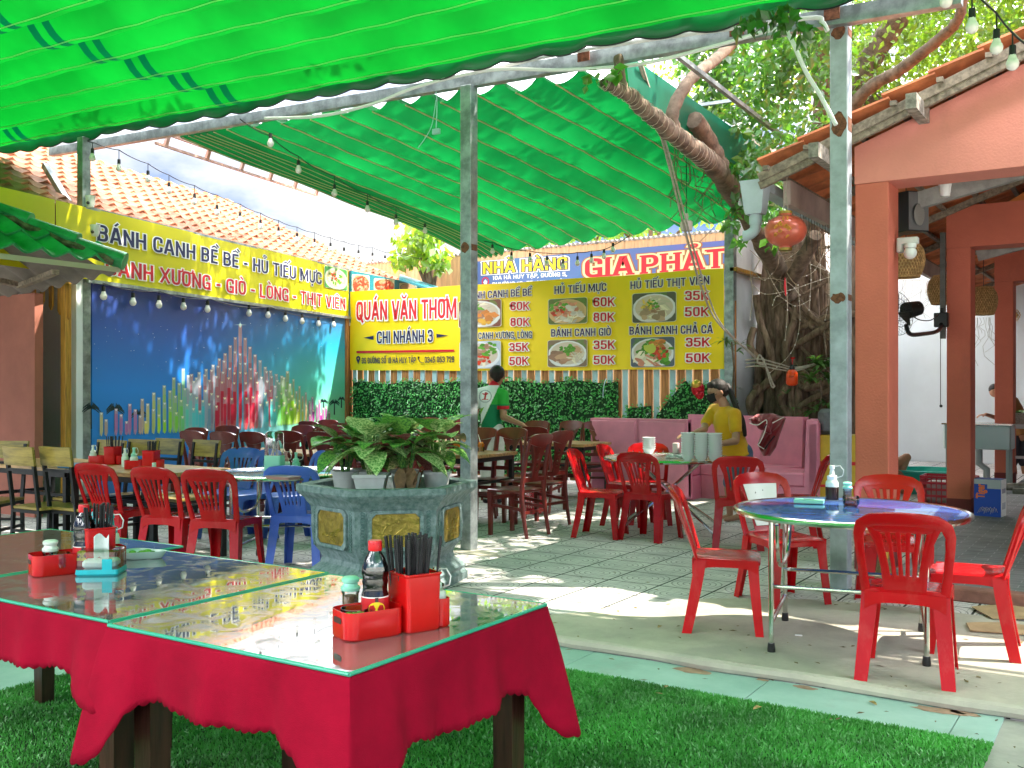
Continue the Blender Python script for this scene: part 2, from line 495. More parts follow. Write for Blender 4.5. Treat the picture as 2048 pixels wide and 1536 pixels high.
def sign_text(txt, grow=0., s=.172, serif=False):
    """vertices (x, y, tiny lift) and faces of a line of capitals 1 unit high"""
    V, F = [], []; x = 0.; cnt = [0]
    def put(P, hw, ext, lo=None, hi=None):
        v, f = stroke(P, hw + grow, ext + grow); o = len(V); cnt[0] += 1
        for p in v:
            y = p.y
            if lo is not None: y = min(hi + grow, max(lo - grow, y))
            V.append((p.x, y, (cnt[0] % 7) * .00018))
        F.extend(tuple(i + o for i in q) for q in f)
    for ch in txt:
        if ch == ' ': x += .30; continue
        dec = unicodedata.normalize('NFD', ch); b = dec[0]; bar = b == 'Đ'
        if bar: b = 'D'
        w, st = G_[b]; iw = w - s if w > s else 0.
        def T(p): return (x + s / 2 + p[0] * iw if iw else x + s / 2 + p[0] * .12, s / 2 + p[1] * (1 - s))
        for P, r in st:
            Q = rounded([T(p) for p in P], r); low = -.3 if b in 'Q,' else 0
            put(Q, s / 2, s / 2 if not (r and P[0] == P[-1]) else 0, low, 1)
            if serif:
                for p in (P[0], P[-1]):
                    if p[1] in (0, 1) and P[0] != P[-1]:
                        t = T(p); yy = .045 if p[1] == 0 else .955; put([(t[0] - s * .85, yy), (t[0] + s * .85, yy)], .045, 0)
        W_ = (iw + s) if iw else s; cx = x + W_ / 2; h = s * .36
        if bar: put([(x - .10, .5), (x + .24, .5)], h * .9, 0)
        circ = '\u0302' in dec or '\u0306' in dec
        for a in dec[1:]:
            up = 1.13; ox = .24 if circ and a in '\u0300\u0301\u0309' else 0; oy = .10 if circ and a in '\u0300\u0301\u0309' else 0
            if a == '\u0301': put([(cx - .05 + ox, up - .04 + oy), (cx + .12 + ox, up + .16 + oy)], h, 0)
            elif a == '\u0300': put([(cx - .12 + ox, up + .16 + oy), (cx + .05 + ox, up - .04 + oy)], h, 0)
            elif a == '\u0302': put([(cx - .20, up - .04), (cx, up + .10), (cx + .20, up - .04)], h * .85, 0)
            elif a == '\u0306': put([(cx - .18, up + .14), (cx - .08, up), (cx + .08, up), (cx + .18, up + .14)], h * .85, 0)
            elif a == '\u0309': put(rounded([(cx - .09 + ox, up + .12 + oy), (cx - .04 + ox, up + .24 + oy), (cx + .12 + ox, up + .2 + oy), (cx + .10 + ox, up + .08 + oy), (cx + ox, up + .06 + oy), (cx + ox, up - .04 + oy)], .1), h * .7, 0)
            elif a == '\u0323': put([(cx - .07, -.18), (cx + .07, -.18)], .075, 0)
            elif a == '\u031b': put(rounded([(x + W_ - .10, .90), (x + W_ + .13, .95), (x + W_ + .13, 1.14)], .1), h * .9, 0)
        x += W_ + .085
    return V, F
def letters(m, txt, O, u, w, h, n, mi=0, off=0., lift=.003, upv=(0, 0, 1), fit=None, serif=False, s=.155):
    """writes txt on a plane: O left end of the baseline, u its direction, w width, h capital height, n the normal"""
    v, f = sign_text(txt, off if off >= .05 else 0., s, serif)
    if fit is None:
        xs = [p[0] for p in sign_text(txt, 0., s)[0]]; fit = (min(xs), max(xs))
    O, u, n, upv = Vector(O), Vector(u).normalized(), Vector(n).normalized(), Vector(upv)
    sx = w / (fit[1] - fit[0])
    m.add([tuple(O + u * ((p[0] - fit[0]) * sx) + upv * (p[1] * h) + n * (lift + p[2])) for p in v], f, mi)
    return fit
# ================================================================== materials used all over
galv = mat('galvanised', (.30, .34, .35), .42, .55, var=.35, vs=9, bump=.12, bs=40)
galv_blue = mat('painted_steel', (.37, .41, .45), .5, .1, var=.22, vs=7, bump=.15, bs=50)
rust = mat('rust', (.17, .065, .035), .9, var=.5, vs=30, bump=.4, bs=90)
white_pl = mat('white_plastic', (.74, .74, .72), .35, var=.05)
black_pl = mat('black_plastic', (.015, .015, .016), .35)
black_metal = mat('black_metal', (.012, .013, .014), .45, .2, var=.4, vs=12)
red_pl = mat('red_plastic', (.34, .002, .005), .24, col2=(.52, .006, .010), vs=1.1, spec=.45, bump=.06, bs=25, wpos=True, stain=((.50, .10, .08), 7, .35))
red_pl2 = mat('red_caddy_plastic', (.56, .006, .006), .26, var=.06, vs=9)
blue_pl = mat('blue_plastic', (.04, .10, .46), .28, col2=(.08, .17, .56), vs=1.3, wpos=True, stain=((.25, .3, .5), 7, .3))
pink_vinyl = mat('pink_vinyl', (.76, .25, .37), .42, var=.12, vs=2.5, bump=.12, bs=9)
chrome = mat('chrome', (.66, .66, .62), .16, 1., var=.1, vs=14)
wood_red = mat('red_stained_wood', (.15, .020, .016), .3, var=.35, vs=5, streak=(1, 1, .25), coat=.3, bump=.06, bs=30)
wood_dark = mat('dark_wood', (.036, .013, .009), .35, var=.5, vs=6, streak=(6, 6, .6), coat=.3, bump=.15, bs=20)
wood_light = mat('light_wood', (.40, .22, .08), .38, var=.4, vs=4, streak=(1, 9, 9), bump=.08, bs=20, coat=.2)
wood_plank = mat('yellow_wood', (.46, .235, .035), .5, var=.4, vs=4, streak=(9, 9, .7), bump=.1, bs=20)
wood_fence = mat('fence_wood', (.40, .17, .055), .6, var=.45, vs=4, streak=(9, 9, .6), bump=.12, bs=20)
blue_slat = mat('pale_blue_slat', (.36, .55, .60), .55, var=.15, vs=4)
old_timber = mat('weathered_timber', (.24, .19, .14), .85, var=.4, vs=6, streak=(4, 4, 4), bump=.3, bs=30)
clay = mat('clay_tile', (.56, .17, .065), .8, var=.4, vs=3.2, bump=.25, bs=25)
clay_pale = mat('pale_clay_tile', (.40, .15, .075), .8, var=.42, vs=2.2, bump=.25, bs=25)
paint_pink = mat('pink_render', (.74, .27, .21), .85, var=.06, vs=1.6, bump=.5, bs=55, stain=((.46, .19, .14), 1.3, .55))
paint_orange = mat('orange_render', (.58, .15, .095), .8, var=.08, vs=1.5, bump=.5, bs=55, stain=((.34, .10, .07), 1.6, .6))
white_wall = mat('white_wall', (.66, .69, .71), .85, var=.06, vs=1.4, bump=.1, bs=20, stain=((.42, .43, .42), 1.2, .5))
wire_m = mat('black_wire', (.01, .012, .012), .5)
rope_m = mat('rope', (.45, .40, .33), .9, var=.2, vs=30, bump=.3, bs=120)
yellow_sheet = mat('yellow_banner', (.58, .52, .0), .5, var=.05, vs=1.2, bump=.12, bs=3.5)
gold_sheet = mat('golden_banner', (.88, .64, .003), .5, var=.04, vs=1.0, bump=.12, bs=3.5)
navy = mat('navy_ink', (.012, .014, .075), .5)
purple = mat('purple_ink', (.055, .022, .10), .5)
red_ink = mat('red_ink', (.56, .008, .02), .5)
white_ink = mat('white_ink', (.82, .82, .78), .5)
bulb_m = mat('bulb_glass', (.80, .76, .70), .18, spec=.7)

# ================================================================== ground
def paver_mat():
    m = mat('patterned_paver', (.3, .3, .3), .85)
    t = m.node_tree; b = t.nodes['Principled BSDF']
    N = t.nodes.new
    co = N('ShaderNodeTexCoord')
    sc = N('ShaderNodeVectorMath'); sc.operation = 'DIVIDE'; sc.inputs[1].default_value = (.41, .41, 1)
    of = N('ShaderNodeVectorMath'); of.operation = 'ADD'; of.inputs[1].default_value = (.3, -.2, 0)
    fr = N('ShaderNodeVectorMath'); fr.operation = 'FRACTION'
    sb = N('ShaderNodeVectorMath'); sb.operation = 'SUBTRACT'; sb.inputs[1].default_value = (.5, .5, 0)
    t.links.new(co.outputs['Object'], sc.inputs[0]); t.links.new(sc.outputs[0], of.inputs[0])
    t.links.new(of.outputs[0], fr.inputs[0]); t.links.new(fr.outputs[0], sb.inputs[0])
    ab = N('ShaderNodeVectorMath'); ab.operation = 'ABSOLUTE'; t.links.new(sb.outputs[0], ab.inputs[0])
    sp = N('ShaderNodeSeparateXYZ'); t.links.new(ab.outputs[0], sp.inputs[0])
    def math_(op, a, v=None, c=None):
        k = N('ShaderNodeMath'); k.operation = op
        t.links.new(a, k.inputs[0])
        if v is not None:
            if hasattr(v, 'default_value'): t.links.new(v, k.inputs[1])
            else: k.inputs[1].default_value = v
        if c is not None: k.inputs[2].default_value = c
        return k.outputs[0]
    edge = math_('MAXIMUM', sp.outputs[0], sp.outputs[1])
    joint = math_('GREATER_THAN', edge, .480)
    flat = N('ShaderNodeCombineXYZ'); t.links.new(sp.outputs[0], flat.inputs[0]); t.links.new(sp.outputs[1], flat.inputs[1])
    ln = N('ShaderNodeVectorMath'); ln.operation = 'LENGTH'; t.links.new(flat.outputs[0], ln.inputs[0])
    acc = joint
    for r, w in ((.44, .012), (.34, .010), (.24, .010), (.13, .010)):
        acc = math_('MAXIMUM', acc, math_('MULTIPLY', math_('COMPARE', ln.outputs['Value'], r, w), .55))
    # small blocks outside the rings
    k4 = N('ShaderNodeVectorMath'); k4.operation = 'MULTIPLY'; k4.inputs[1].default_value = (5, 5, 1)
    t.links.new(fr.outputs[0], k4.inputs[0])
    f4 = N('ShaderNodeVectorMath'); f4.operation = 'FRACTION'; t.links.new(k4.outputs[0], f4.inputs[0])
    s4 = N('ShaderNodeSeparateXYZ'); t.links.new(f4.outputs[0], s4.inputs[0])
    gl = math_('MAXIMUM', math_('COMPARE', s4.outputs[0], .5, .035), math_('COMPARE', s4.outputs[1], .5, .035))
    acc = math_('MAXIMUM', acc, math_('MULTIPLY', gl, .30))
    n = N('ShaderNodeTexNoise'); n.inputs['Scale'].default_value = 2.2; n.inputs['Detail'].default_value = 9; n.inputs['Roughness'].default_value = .7
    t.links.new(co.outputs['Object'], n.inputs['Vector'])
    r = N('ShaderNodeValToRGB')
    r.color_ramp.elements[0].color = (.42, .405, .40, 1); r.color_ramp.elements[1].color = (.62, .59, .57, 1)
    r.color_ramp.elements[0].position = .35; r.color_ramp.elements[1].position = .68
    t.links.new(n.outputs['Fac'], r.inputs[0])
    mx = N('ShaderNodeMix'); mx.data_type = 'RGBA'; mx.inputs[7].default_value = (.02, .022, .02, 1)
    t.links.new(acc, mx.inputs[0]); t.links.new(r.outputs[0], mx.inputs[6]); t.links.new(mx.outputs[2], b.inputs['Base Color'])
    bp = N('ShaderNodeBump'); bp.inputs['Strength'].default_value = .5; bp.inputs['Distance'].default_value = .006; bp.invert = True
    n2 = N('ShaderNodeTexNoise'); n2.inputs['Scale'].default_value = 70; t.links.new(co.outputs['Object'], n2.inputs['Vector'])
    hs = math_('ADD', acc, math_('MULTIPLY', n2.outputs['Fac'], .5))
    t.links.new(hs, bp.inputs['Height']); t.links.new(bp.outputs[0], b.inputs['Normal'])
    return m
def brick_floor_mat():
    m = mat('grey_paving', (.1, .1, .1), .6)
    t = m.node_tree; b = t.nodes['Principled BSDF']; N = t.nodes.new
    co = N('ShaderNodeTexCoord')
    br = N('ShaderNodeTexBrick')
    br.inputs['Scale'].default_value = 4.6
    br.inputs['Color1'].default_value = (.16, .165, .17, 1); br.inputs['Color2'].default_value = (.105, .11, .12, 1)
    br.inputs['Mortar'].default_value = (.30, .30, .30, 1)
    br.inputs['Mortar Size'].default_value = .016
    br.inputs['Brick Width'].default_value = 1.0; br.inputs['Row Height'].default_value = .45
    t.links.new(co.outputs['Object'], br.inputs['Vector'])
    n = N('ShaderNodeTexNoise'); n.inputs['Scale'].default_value = 3; n.inputs['Detail'].default_value = 7
    t.links.new(co.outputs['Object'], n.inputs['Vector'])
    mx = N('ShaderNodeMix'); mx.data_type = 'RGBA'; mx.blend_type = 'MULTIPLY'; mx.inputs[0].default_value = .75
    t.links.new(br.outputs['Color'], mx.inputs[6]); t.links.new(n.outputs['Fac'], mx.inputs[7])
    g = N('ShaderNodeMix'); g.data_type = 'RGBA'; g.blend_type = 'ADD'; g.inputs[0].default_value = .5
    t.links.new(mx.outputs[2], g.inputs[6]); t.links.new(mx.outputs[2], g.inputs[7])
    t.links.new(g.outputs[2], b.inputs['Base Color'])
    return m
concrete = mat('concrete', (.30, .285, .24), .88, col2=(.46, .42, .34), vs=1.8, bump=.3, bs=40, stain=((.17, .16, .13), 1.1, .6))
concrete_dark = mat('cracked_concrete', (.24, .235, .215), .9, col2=(.36, .35, .31), vs=2.6, bump=.6, bs=22)
mint = mat('mint_painted_concrete', (.24, .38, .34), .7, col2=(.33, .47, .43), vs=2.4, bump=.18, bs=30, stain=((.24, .27, .24), 2.2, .6))
wornpatch = mat('worn_red_patch', (.33, .20, .14), .85, var=.25, vs=12)
m = M(); m.box((-90, -60, -.4), (90, 120, -.06)); tag(m.build('ground', concrete_dark), kind='structure')
m = M(); m.box((-60, 4.96, -.059), (60, 90, 0)); tag(m.build('pavement', paver_mat()), kind='structure')
# concrete apron poured along the step
pl = [(-3.35, 4.962)]
for k in range(0, 15):
    a = k / 14
    pl.append((-3.25 + .35 * math.sin(a * 9) * .15 + a * .8, 5.2 + 1.3 * a ** .8 + .05 * math.sin(a * 17)))
pl += [(-1.9, 6.75), (-1.2, 6.85), (.2, 6.7), (3, 6.9), (8, 6.8), (8, 4.962)]
m = M(); n_ = len(pl)
m.add([(x, y, .006) for x, y in pl] + [(x, y, -.0) for x, y in pl], [tuple(range(n_ - 1, -1, -1))] + [(i, i + n_, (i + 1) % n_ + n_, (i + 1) % n_) for i in range(n_)])
tag(m.build('concrete_apron', concrete, smooth=0), kind='structure')
# rounded kerb nose of the apron
m = M()
pth = [(-9 + .25 * i, 4.955 + .012 * math.sin(i * 1.7) + .006 * math.sin(i * 5.1), -.022) for i in range(61)]
m.tube(pth, [.030 + .004 * math.sin(i * 2.3) for i in range(61)], 8)
tag(m.build('kerb', concrete), kind='structure')
# mint painted concrete strip round the turf, laid in slabs
m = M()
xs_ = [-9.0, -7.8, -6.6, -5.5, -4.7, -3.7, -2.62, -1.62, -.72, -.545]
for a, b in zip(xs_, xs_[1:]):
    m.box((a + .003, 4.40, -.07), (b - .003, 4.948, -.050))
for k in range(4):
    m.box((-5.9, .4 + k, -.07), (-4.6, 1.394 + k, -.050))
tag(m.build('path', mint, smooth=0), kind='structure')
def blob(m, cx, cy, rx, ry, z, n=18, seed=0):
    rr = random.Random(seed)
    v = []
    for i in range(n):
        a = 2 * PI * i / n; k = .75 + .4 * rr.random()
        v.append((cx + rx * k * math.cos(a), cy + ry * k * math.sin(a), z))
    m.add(v, [tuple(range(n))])
m = M()
for i, (px, py, rx, ry) in enumerate(((1406, 1328, .10, .05), (1545, 1345, .035, .02), (1627, 1360, .06, .03), (1893, 1402, .12, .045), (1940, 1410, .07, .03))):
    p = at_z(px, py, -.05); blob(m, p.x, min(p.y, 4.94 - ry * 1.2), rx, ry, -.048, seed=i)
tag(m.build('worn_paint_patch', wornpatch, smooth=0), kind='structure')
# raised pavilion floor with a step
m = M(); m.box((-1.62, 7.36, 0.001), (9, 26, .06)); tag(m.build('pavilion_floor', brick_floor_mat(), smooth=0), kind='structure')
m = M(); m.box((-1.66, 7.22, 0.001), (9, 7.358, .085), bev=.012); tag(m.build('step', mat('red_kerb', (.30, .13, .10), .85, var=.3, vs=6, bump=.3)), kind='structure')
# cracks in the concrete at the right
m = M()
for a, b, sd_ in (((-.42, 4.35), (.1, 4.0), 1), ((-.35, 4.1), (.3, 3.6), 2), ((-.2, 4.6), (.4, 4.45), 3)):
    rr = random.Random(sd_); P = []
    for k in range(15):
        t_ = k / 14
        P.append((a[0] + (b[0] - a[0]) * t_ + rr.uniform(-.02, .02), a[1] + (b[1] - a[1]) * t_ + rr.uniform(-.02, .02), -.0592))
    m.tube(P, .0035, 5, flat=.5)
tag(m.build('ground_crack', mat('crack', (.05, .05, .045), .95)), kind='structure')
# artificial turf
m = M(); m.box((-4.7, -1.2, -.056), (-.545, 4.5, -.044))
tag(m.build('turf_base', mat('turf_backing', (.012, .06, .010), .9)), kind='structure')
def turf():
    rng = np.random.default_rng(3)
    n = 250000
    x = rng.uniform(-4.7, -.54, n)
    y = 4.52 - (rng.uniform(0, 1, n) ** 1.25) * 3.6
    edge = rng.uniform(0, 1, n) < .02
    a = rng.uniform(0, 2 * np.pi, n); w = rng.uniform(.0022, .0042, n); h = rng.uniform(.011, .023, n)
    lean = rng.uniform(.1, .9, n) * h; la = rng.uniform(0, 2 * np.pi, n)
    dx, dy = np.cos(a) * w, np.sin(a) * w
    z0 = -.046
    v = np.zeros((n, 4, 3), np.float32)
    v[:, 0] = np.stack([x - dx, y - dy, np.full(n, z0)], 1)
    v[:, 1] = np.stack([x + dx, y + dy, np.full(n, z0)], 1)
    mx_, my_ = np.cos(la) * lean, np.sin(la) * lean
    v[:, 2] = np.stack([x + mx_ * .35 + dx * .8, y + my_ * .35 + dy * .8, z0 + h * .6], 1)
    v[:, 3] = np.stack([x + mx_, y + my_, z0 + h], 1)
    me = bpy.data.meshes.new('turf')
    me.vertices.add(n * 4); me.vertices.foreach_set('co', v.reshape(-1))
    me.loops.add(n * 4); me.polygons.add(n)
    me.loops.foreach_set('vertex_index', np.arange(n * 4, dtype=np.int32))
    me.polygons.foreach_set('loop_start', np.arange(0, n * 4, 4, dtype=np.int32))
    me.update(calc_edges=True)
    me.materials.append(translucent('turf_blade', (.06, .31, .045), (.07, .36, .04), .3, .45, .35, 2.2, gloss=.05))
    o = bpy.data.objects.new('turf', me); C.objects.link(o)
    tag(o, 'bright green artificial grass blades under the front tables', 'artificial grass', kind='stuff')
turf()
# dry leaves and litter on the ground
def litter():
    rr = random.Random(15); m = M()
    for k in range(420):
        x, y = rr.uniform(-9, .6), rr.uniform(3.9, 11)
        if k < 60: x, y = rr.uniform(-2.9, .2), rr.uniform(4.45, 5.6)
        z = .009 if y > 4.97 else (-.047 if y > 4.5 else -.018)
        a = rr.uniform(0, 6.3); l = rr.uniform(.010, .026); u = Vector((math.cos(a), math.sin(a), 0)); w = Vector((-u.y, u.x, 0)) * rr.uniform(.25, .5)
        c = Vector((x, y, z)); m.add([tuple(c - u * l), tuple(c + w * l + Vector((0, 0, .004 * rr.random()))), tuple(c + u * l), tuple(c - w * l + Vector((0, 0, .004 * rr.random())))], [(0, 1, 2, 3)])
    tag(m.build('leaf_litter', mat('litter_leaf', (.16, .12, .05), .9, var=.6, vs=9, wpos=True), smooth=0), 'tiny dry leaves and scraps scattered over the paving', 'leaf litter', kind='stuff')
litter()
leaf_dry = mat('dry_leaf', (.30, .22, .08), .8, var=.5, vs=40)
rr = random.Random(5)
for i, (px, py, z, nm) in enumerate(((1395, 1335, -.05, 'leaf'), (1597, 1272, .006, 'stub'), (1320, 1255, .006, 'leaf'), (1812, 1402, -.05, 'leaf'), (1515, 1418, -.02, 'leaf'), (1745, 1408, -.05, 'leaf'))):
    p = at_z(px, py, z); m = M(); a = rr.uniform(0, 6)
    if nm == 'stub':
        m.tube([p + Vector((-.02, 0, .004)), p + Vector((.02, .006, .004))], .004, 6)
        obj('cigarette_stub', 'pale cigarette stub lying on the concrete in front of the blue table', 'litter', m, white_pl)
    else:
        u = Vector((math.cos(a), math.sin(a), 0)); w = Vector((-u.y, u.x, 0)); l = .035
        pts = [p + u * (l * s) + w * (l * .4 * q) + Vector((0, 0, .004 + .008 * abs(q))) for s, q in ((-1, 0), (-.3, 1), (.4, .8), (1, 0), (.4, -.8), (-.3, -1))]
        m.add([tuple(q) for q in pts], [(0, 1, 2, 3), (0, 3, 4, 5)])
        obj('fallen_leaf', ['curled dry leaf on the mint strip beside the rounded kerb', '', 'dry leaf on the concrete between the left red chair and the kerb',
                            'dry leaf on the mint strip behind the front red chair', 'pale leaf lying on the turf near its edge', 'small brown leaf on the mint strip near a worn patch'][i], 'leaf', m, leaf_dry)

# ================================================================== left side: hoarding wall, mural, banner
LA, LB = Vector((-10.37, 7.07, 0)), Vector((-11.82, 13.1, 0))
LE = (LB - LA).normalized(); LN = Vector((LE.y, -LE.x, 0))      # along the wall, and out of it towards the yard
def on_left(px, py, lift=0.):
    d = FW + RT * ((px - 1024) / FPX)
    D = ((LA + LN * lift).dot(LN)) / d.dot(LN)
    return at(px, py, D)
def LW(s, z, o=0.):
    p = LA + LE * s + LN * o
    return (p.x, p.y, z)
LLEN = (LB - LA).length
def quadbox(m, s0, s1, z0, z1, o0, o1, mi=0, col=None):
    v = [LW(s, z, o) for o in (o0, o1) for s, z in ((s0, z0), (s1, z0), (s1, z1), (s0, z1))]
    m.add(v, [(3, 2, 1, 0), (4, 5, 6, 7), (0, 1, 5, 4), (1, 2, 6, 5), (2, 3, 7, 6), (3, 0, 4, 7)], mi, col)
w = thing('mural_wall', 'long left boundary wall carrying a night mural of coloured light columns', 'wall', LA, 0)
m = M(); quadbox(m, -.2, LLEN + .1, 0, 3.3, -.14, -.02); m.build('wall', white_wall, w, world=True)
m = M(); quadbox(m, LLEN - .12, LLEN - .03, 0, 2.72, -.018, .03); m.build('wooden_edge_post', wood_fence, w, world=True)
mm = mat('mural_sky', (.1, .2, .5), .45)
t = mm.node_tree; b_ = t.nodes['Principled BSDF']; N = t.nodes.new
co = N('ShaderNodeTexCoord'); sp = N('ShaderNodeSeparateXYZ'); t.links.new(co.outputs['Generated'], sp.inputs[0])
r1 = N('ShaderNodeValToRGB')
for e_, p_, c_ in ((0, .0, (0.016, 0.095, 0.304)), (1, 1., (0.047, 0.057, 0.248))):
    r1.color_ramp.elements[e_].position = p_; r1.color_ramp.elements[e_].color = (*c_, 1)
for p_, c_ in ((.25, (0.011, 0.190, 0.576)), (.5, (0.008, 0.199, 0.640)), (.8, (0.020, 0.085, 0.384))):
    q = r1.color_ramp.elements.new(p_); q.color = (*c_, 1)
r2 = N('ShaderNodeValToRGB')
for e_, p_, c_ in ((0, .0, (0.135, 0.475, 0.352)), (1, 1., (0.041, 0.114, 0.352))):
    r2.color_ramp.elements[e_].position = p_; r2.color_ramp.elements[e_].color = (*c_, 1)
for p_, c_ in ((.3, (0.324, 0.760, 0.416)), (.52, (0.121, 0.646, 0.480)), (.78, (0.014, 0.323, 0.528))):
    q = r2.color_ramp.elements.new(p_); q.color = (*c_, 1)
t.links.new(sp.outputs[2], r1.inputs[0]); t.links.new(sp.outputs[2], r2.inputs[0])
mr = N('ShaderNodeMapRange'); mr.interpolation_type = 'SMOOTHSTEP'; mr.inputs[1].default_value = .25; mr.inputs[2].default_value = 1.
t.links.new(sp.outputs[1], mr.inputs[0])
mx = N('ShaderNodeMix'); mx.data_type = 'RGBA'
t.links.new(mr.outputs[0], mx.inputs[0]); t.links.new(r1.outputs[0], mx.inputs[6]); t.links.new(r2.outputs[0], mx.inputs[7])
t.links.new(mx.outputs[2], b_.inputs['Base Color'])
m = M(); quadbox(m, .02, LLEN - .14, .15, 2.72, -.018, .006); board = m.build('mural', mm, w, world=True)
tag(board, 'printed night sky mural with a pyramid of glowing columns')
# printed columns, palms and stars
ink = vcol_mat('mural_ink', .45)
m = M()
def mz(x, y): return (180 + x / 3.938, 640 + y / 3.938)
tops = [(90, 728), (127, 782), (206, 698), (245, 742), (288, 796), (314, 660), (357, 703), (396, 752), (412, 620), (455, 658), (440, 795), (503, 572), (543, 610), (500, 700), (543, 742), (585, 515),
        (588, 648), (630, 555), (588, 785), (660, 453), (632, 682), (703, 495), (735, 382), (672, 595), (680, 725), (775, 433), (718, 628), (748, 535), (730, 755), (800, 425), (765, 660), (792, 575), (860, 410), (818, 478), (815, 692), (840, 605), (838, 452), (915, 385), (865, 515), (866, 712),
        (970, 352), (905, 428), (908, 548), (942, 470), (890, 630), (1020, 303), (958, 390), (958, 574), (940, 655), (1065, 262), (1010, 358), (998, 440), (1008, 592), (996, 672), (1105, 200), (1056, 318), (1048, 405), (1040, 482), (1061, 607), (1145, 135), (1100, 375), (1092, 450), (1117, 612), (1142, 245), (1138, 410), (1136, 488),
        (1222, 140), (1222, 335), (1226, 410), (1228, 488), (1234, 610), (1260, 210), (1266, 378), (1268, 450), (1286, 600), (1300, 272), (1310, 408), (1316, 484), (1335, 588), (1340, 317), (1352, 445), (1343, 660), (1380, 368), (1390, 400), (1396, 475), (1381, 572), (1393, 640), (1422, 398), (1430, 440), (1420, 548), (1432, 622), (1467, 425), (1458, 515), (1475, 470), (1470, 597), (1452, 700), (1510, 438), (1490, 490), (1508, 570), (1490, 668), (1528, 450), (1556, 403), (1545, 545), (1528, 645), (1549, 722), (1575, 500), (1565, 615), (1584, 690), (1603, 465), (1592, 590), (1615, 660), (1626, 560), (1650, 520), (1648, 628), (1640, 700), (1700, 570), (1675, 600), (1674, 700), (1703, 665), (1730, 635), (1752, 605), (1733, 740), (1760, 705), (1808, 630), (1788, 668), (1820, 735), (1838, 690), (1860, 680), (1884, 720), (1183, 40), (1184, 262), (1184, 335), (1184, 405)]
def hue(x, d):
    k = abs(x - 1183) / 1183. if x < 1183 else abs(x - 1183) / 800.
    stops = [(0, (.50, .012, .045)), (.16, (.48, .012, .05)), (.22, (.05, .38, .52)), (.34, (.10, .55, .55)), (.40, (.16, .50, .06)), (.52, (.30, .58, .03)), (.62, (.62, .58, .10)), (.70, (.45, .05, .36)), (.85, (.40, .03, .32)), (.93, (.66, .58, .14)), (1.2, (.6, .5, .2))]
    for (a, ca), (b, cb) in zip(stops, stops[1:]):
        if a <= k <= b:
            f = (k - a) / (b - a)
            return tuple(p + (q - p) * f for p, q in zip(ca, cb))
    return stops[-1][1]
def lerp(a, b, f): return tuple(p + (q - p) * f for p, q in zip(a, b))
tops = [(x, y) for x, y in tops]
tops.sort(key=lambda q: q[1])
for i, (x, y) in enumerate(tops):
    if x < 1183: bot = 915 - (x - 90) * .045
    else: bot = 868 - (x - 1183) * .11
    inner = y > 380 + abs(x - 1183) * .5
    base = hue(x, y)
    if .17 < (abs(x - 1183) / (1183 if x < 1183 else 800)) < .36 and y < 560: base = (.42, .05, .09) if (i % 2) else (.30, .36, .46)
    ww = 13 if x < 1600 else 8
    if not inner: base = lerp(base, (.30, .31, .36), .4)
    lift = .0075 + .00003 * i
    segs = 5
    for k in range(segs):
        f0, f1 = k / segs, (k + 1) / segs
        ya, yb = y + (bot - y) * f0, y + (bot - y) * f1
        c = lerp(lerp((.36, .36, .42), base, min(1, f0 * 3 + .55)), (.55, .55, .40), max(0, f0 - .7) * 1.2)
        wa = ww if k < segs - 1 else ww * .85
        P = [on_left(*mz(x - ww, ya), lift), on_left(*mz(x - ww if k < segs - 1 else x - 3, yb), lift), on_left(*mz(x + ww if k < segs - 1 else x + 3, yb), lift), on_left(*mz(x + ww, ya), lift)]
        m.add([tuple(p) for p in P], [(0, 1, 2, 3)], col=c)
        P = [on_left(*mz(x - ww, ya), lift + .0002), on_left(*mz(x - ww, yb - (8 if k == 4 else 0)), lift + .0002), on_left(*mz(x - ww * .72, yb - (4 if k == 4 else 0)), lift + .0002), on_left(*mz(x - ww * .72, ya), lift + .0002)]
        m.add([tuple(p) for p in P], [(0, 1, 2, 3)], col=lerp(c, (.40, .43, .52), .3))
    P = [on_left(*mz(x - ww * .8, y + 4), lift + .0004), on_left(*mz(x, y + 22), lift + .0004), on_left(*mz(x + ww * .8, y + 4), lift + .0004)]
    m.add([tuple(p) for p in P], [(0, 1, 2)], col=(.80, .74, .50) if inner else (.72, .72, .72))
m.build('printed_columns', ink, board, 0, world=True, vcol=True).parent = board
m = M()
rr = random.Random(2)
def px_quad(m, x, y, r, lift, col):
    P = [on_left(*mz(x + dx * r, y + dy * r), lift) for dx, dy in ((-1, 0), (0, 1), (1, 0), (0, -1))]
    m.add([tuple(p) for p in P], [(0, 1, 2, 3)], col=col)
for k in range(130):
    x, y = rr.uniform(20, 1900), rr.uniform(-300, 420)
    if abs(x - 1183) < 250 and y > 100: continue
    px_quad(m, x, y, rr.choice((1.2, 1.6, 2.2, 3.2)), .0074, (.7, .75, .85))
for (rx, ry, c) in ((52, 2.5, (.55, .8, .85)), (2.5, 30, (.6, .85, .85)), (14, 14, (.5, .75, .8)), (7, 7, (.95, .98, .9))):
    P = [on_left(*mz(1183 + dx * rx, 38 + dy * ry), .0125 + .0003 * (60 - rx) / 60) for dx, dy in ((-1, 0), (0, 1), (1, 0), (0, -1))]
    m.add([tuple(p) for p in P], [(0, 1, 2, 3)], col=c)
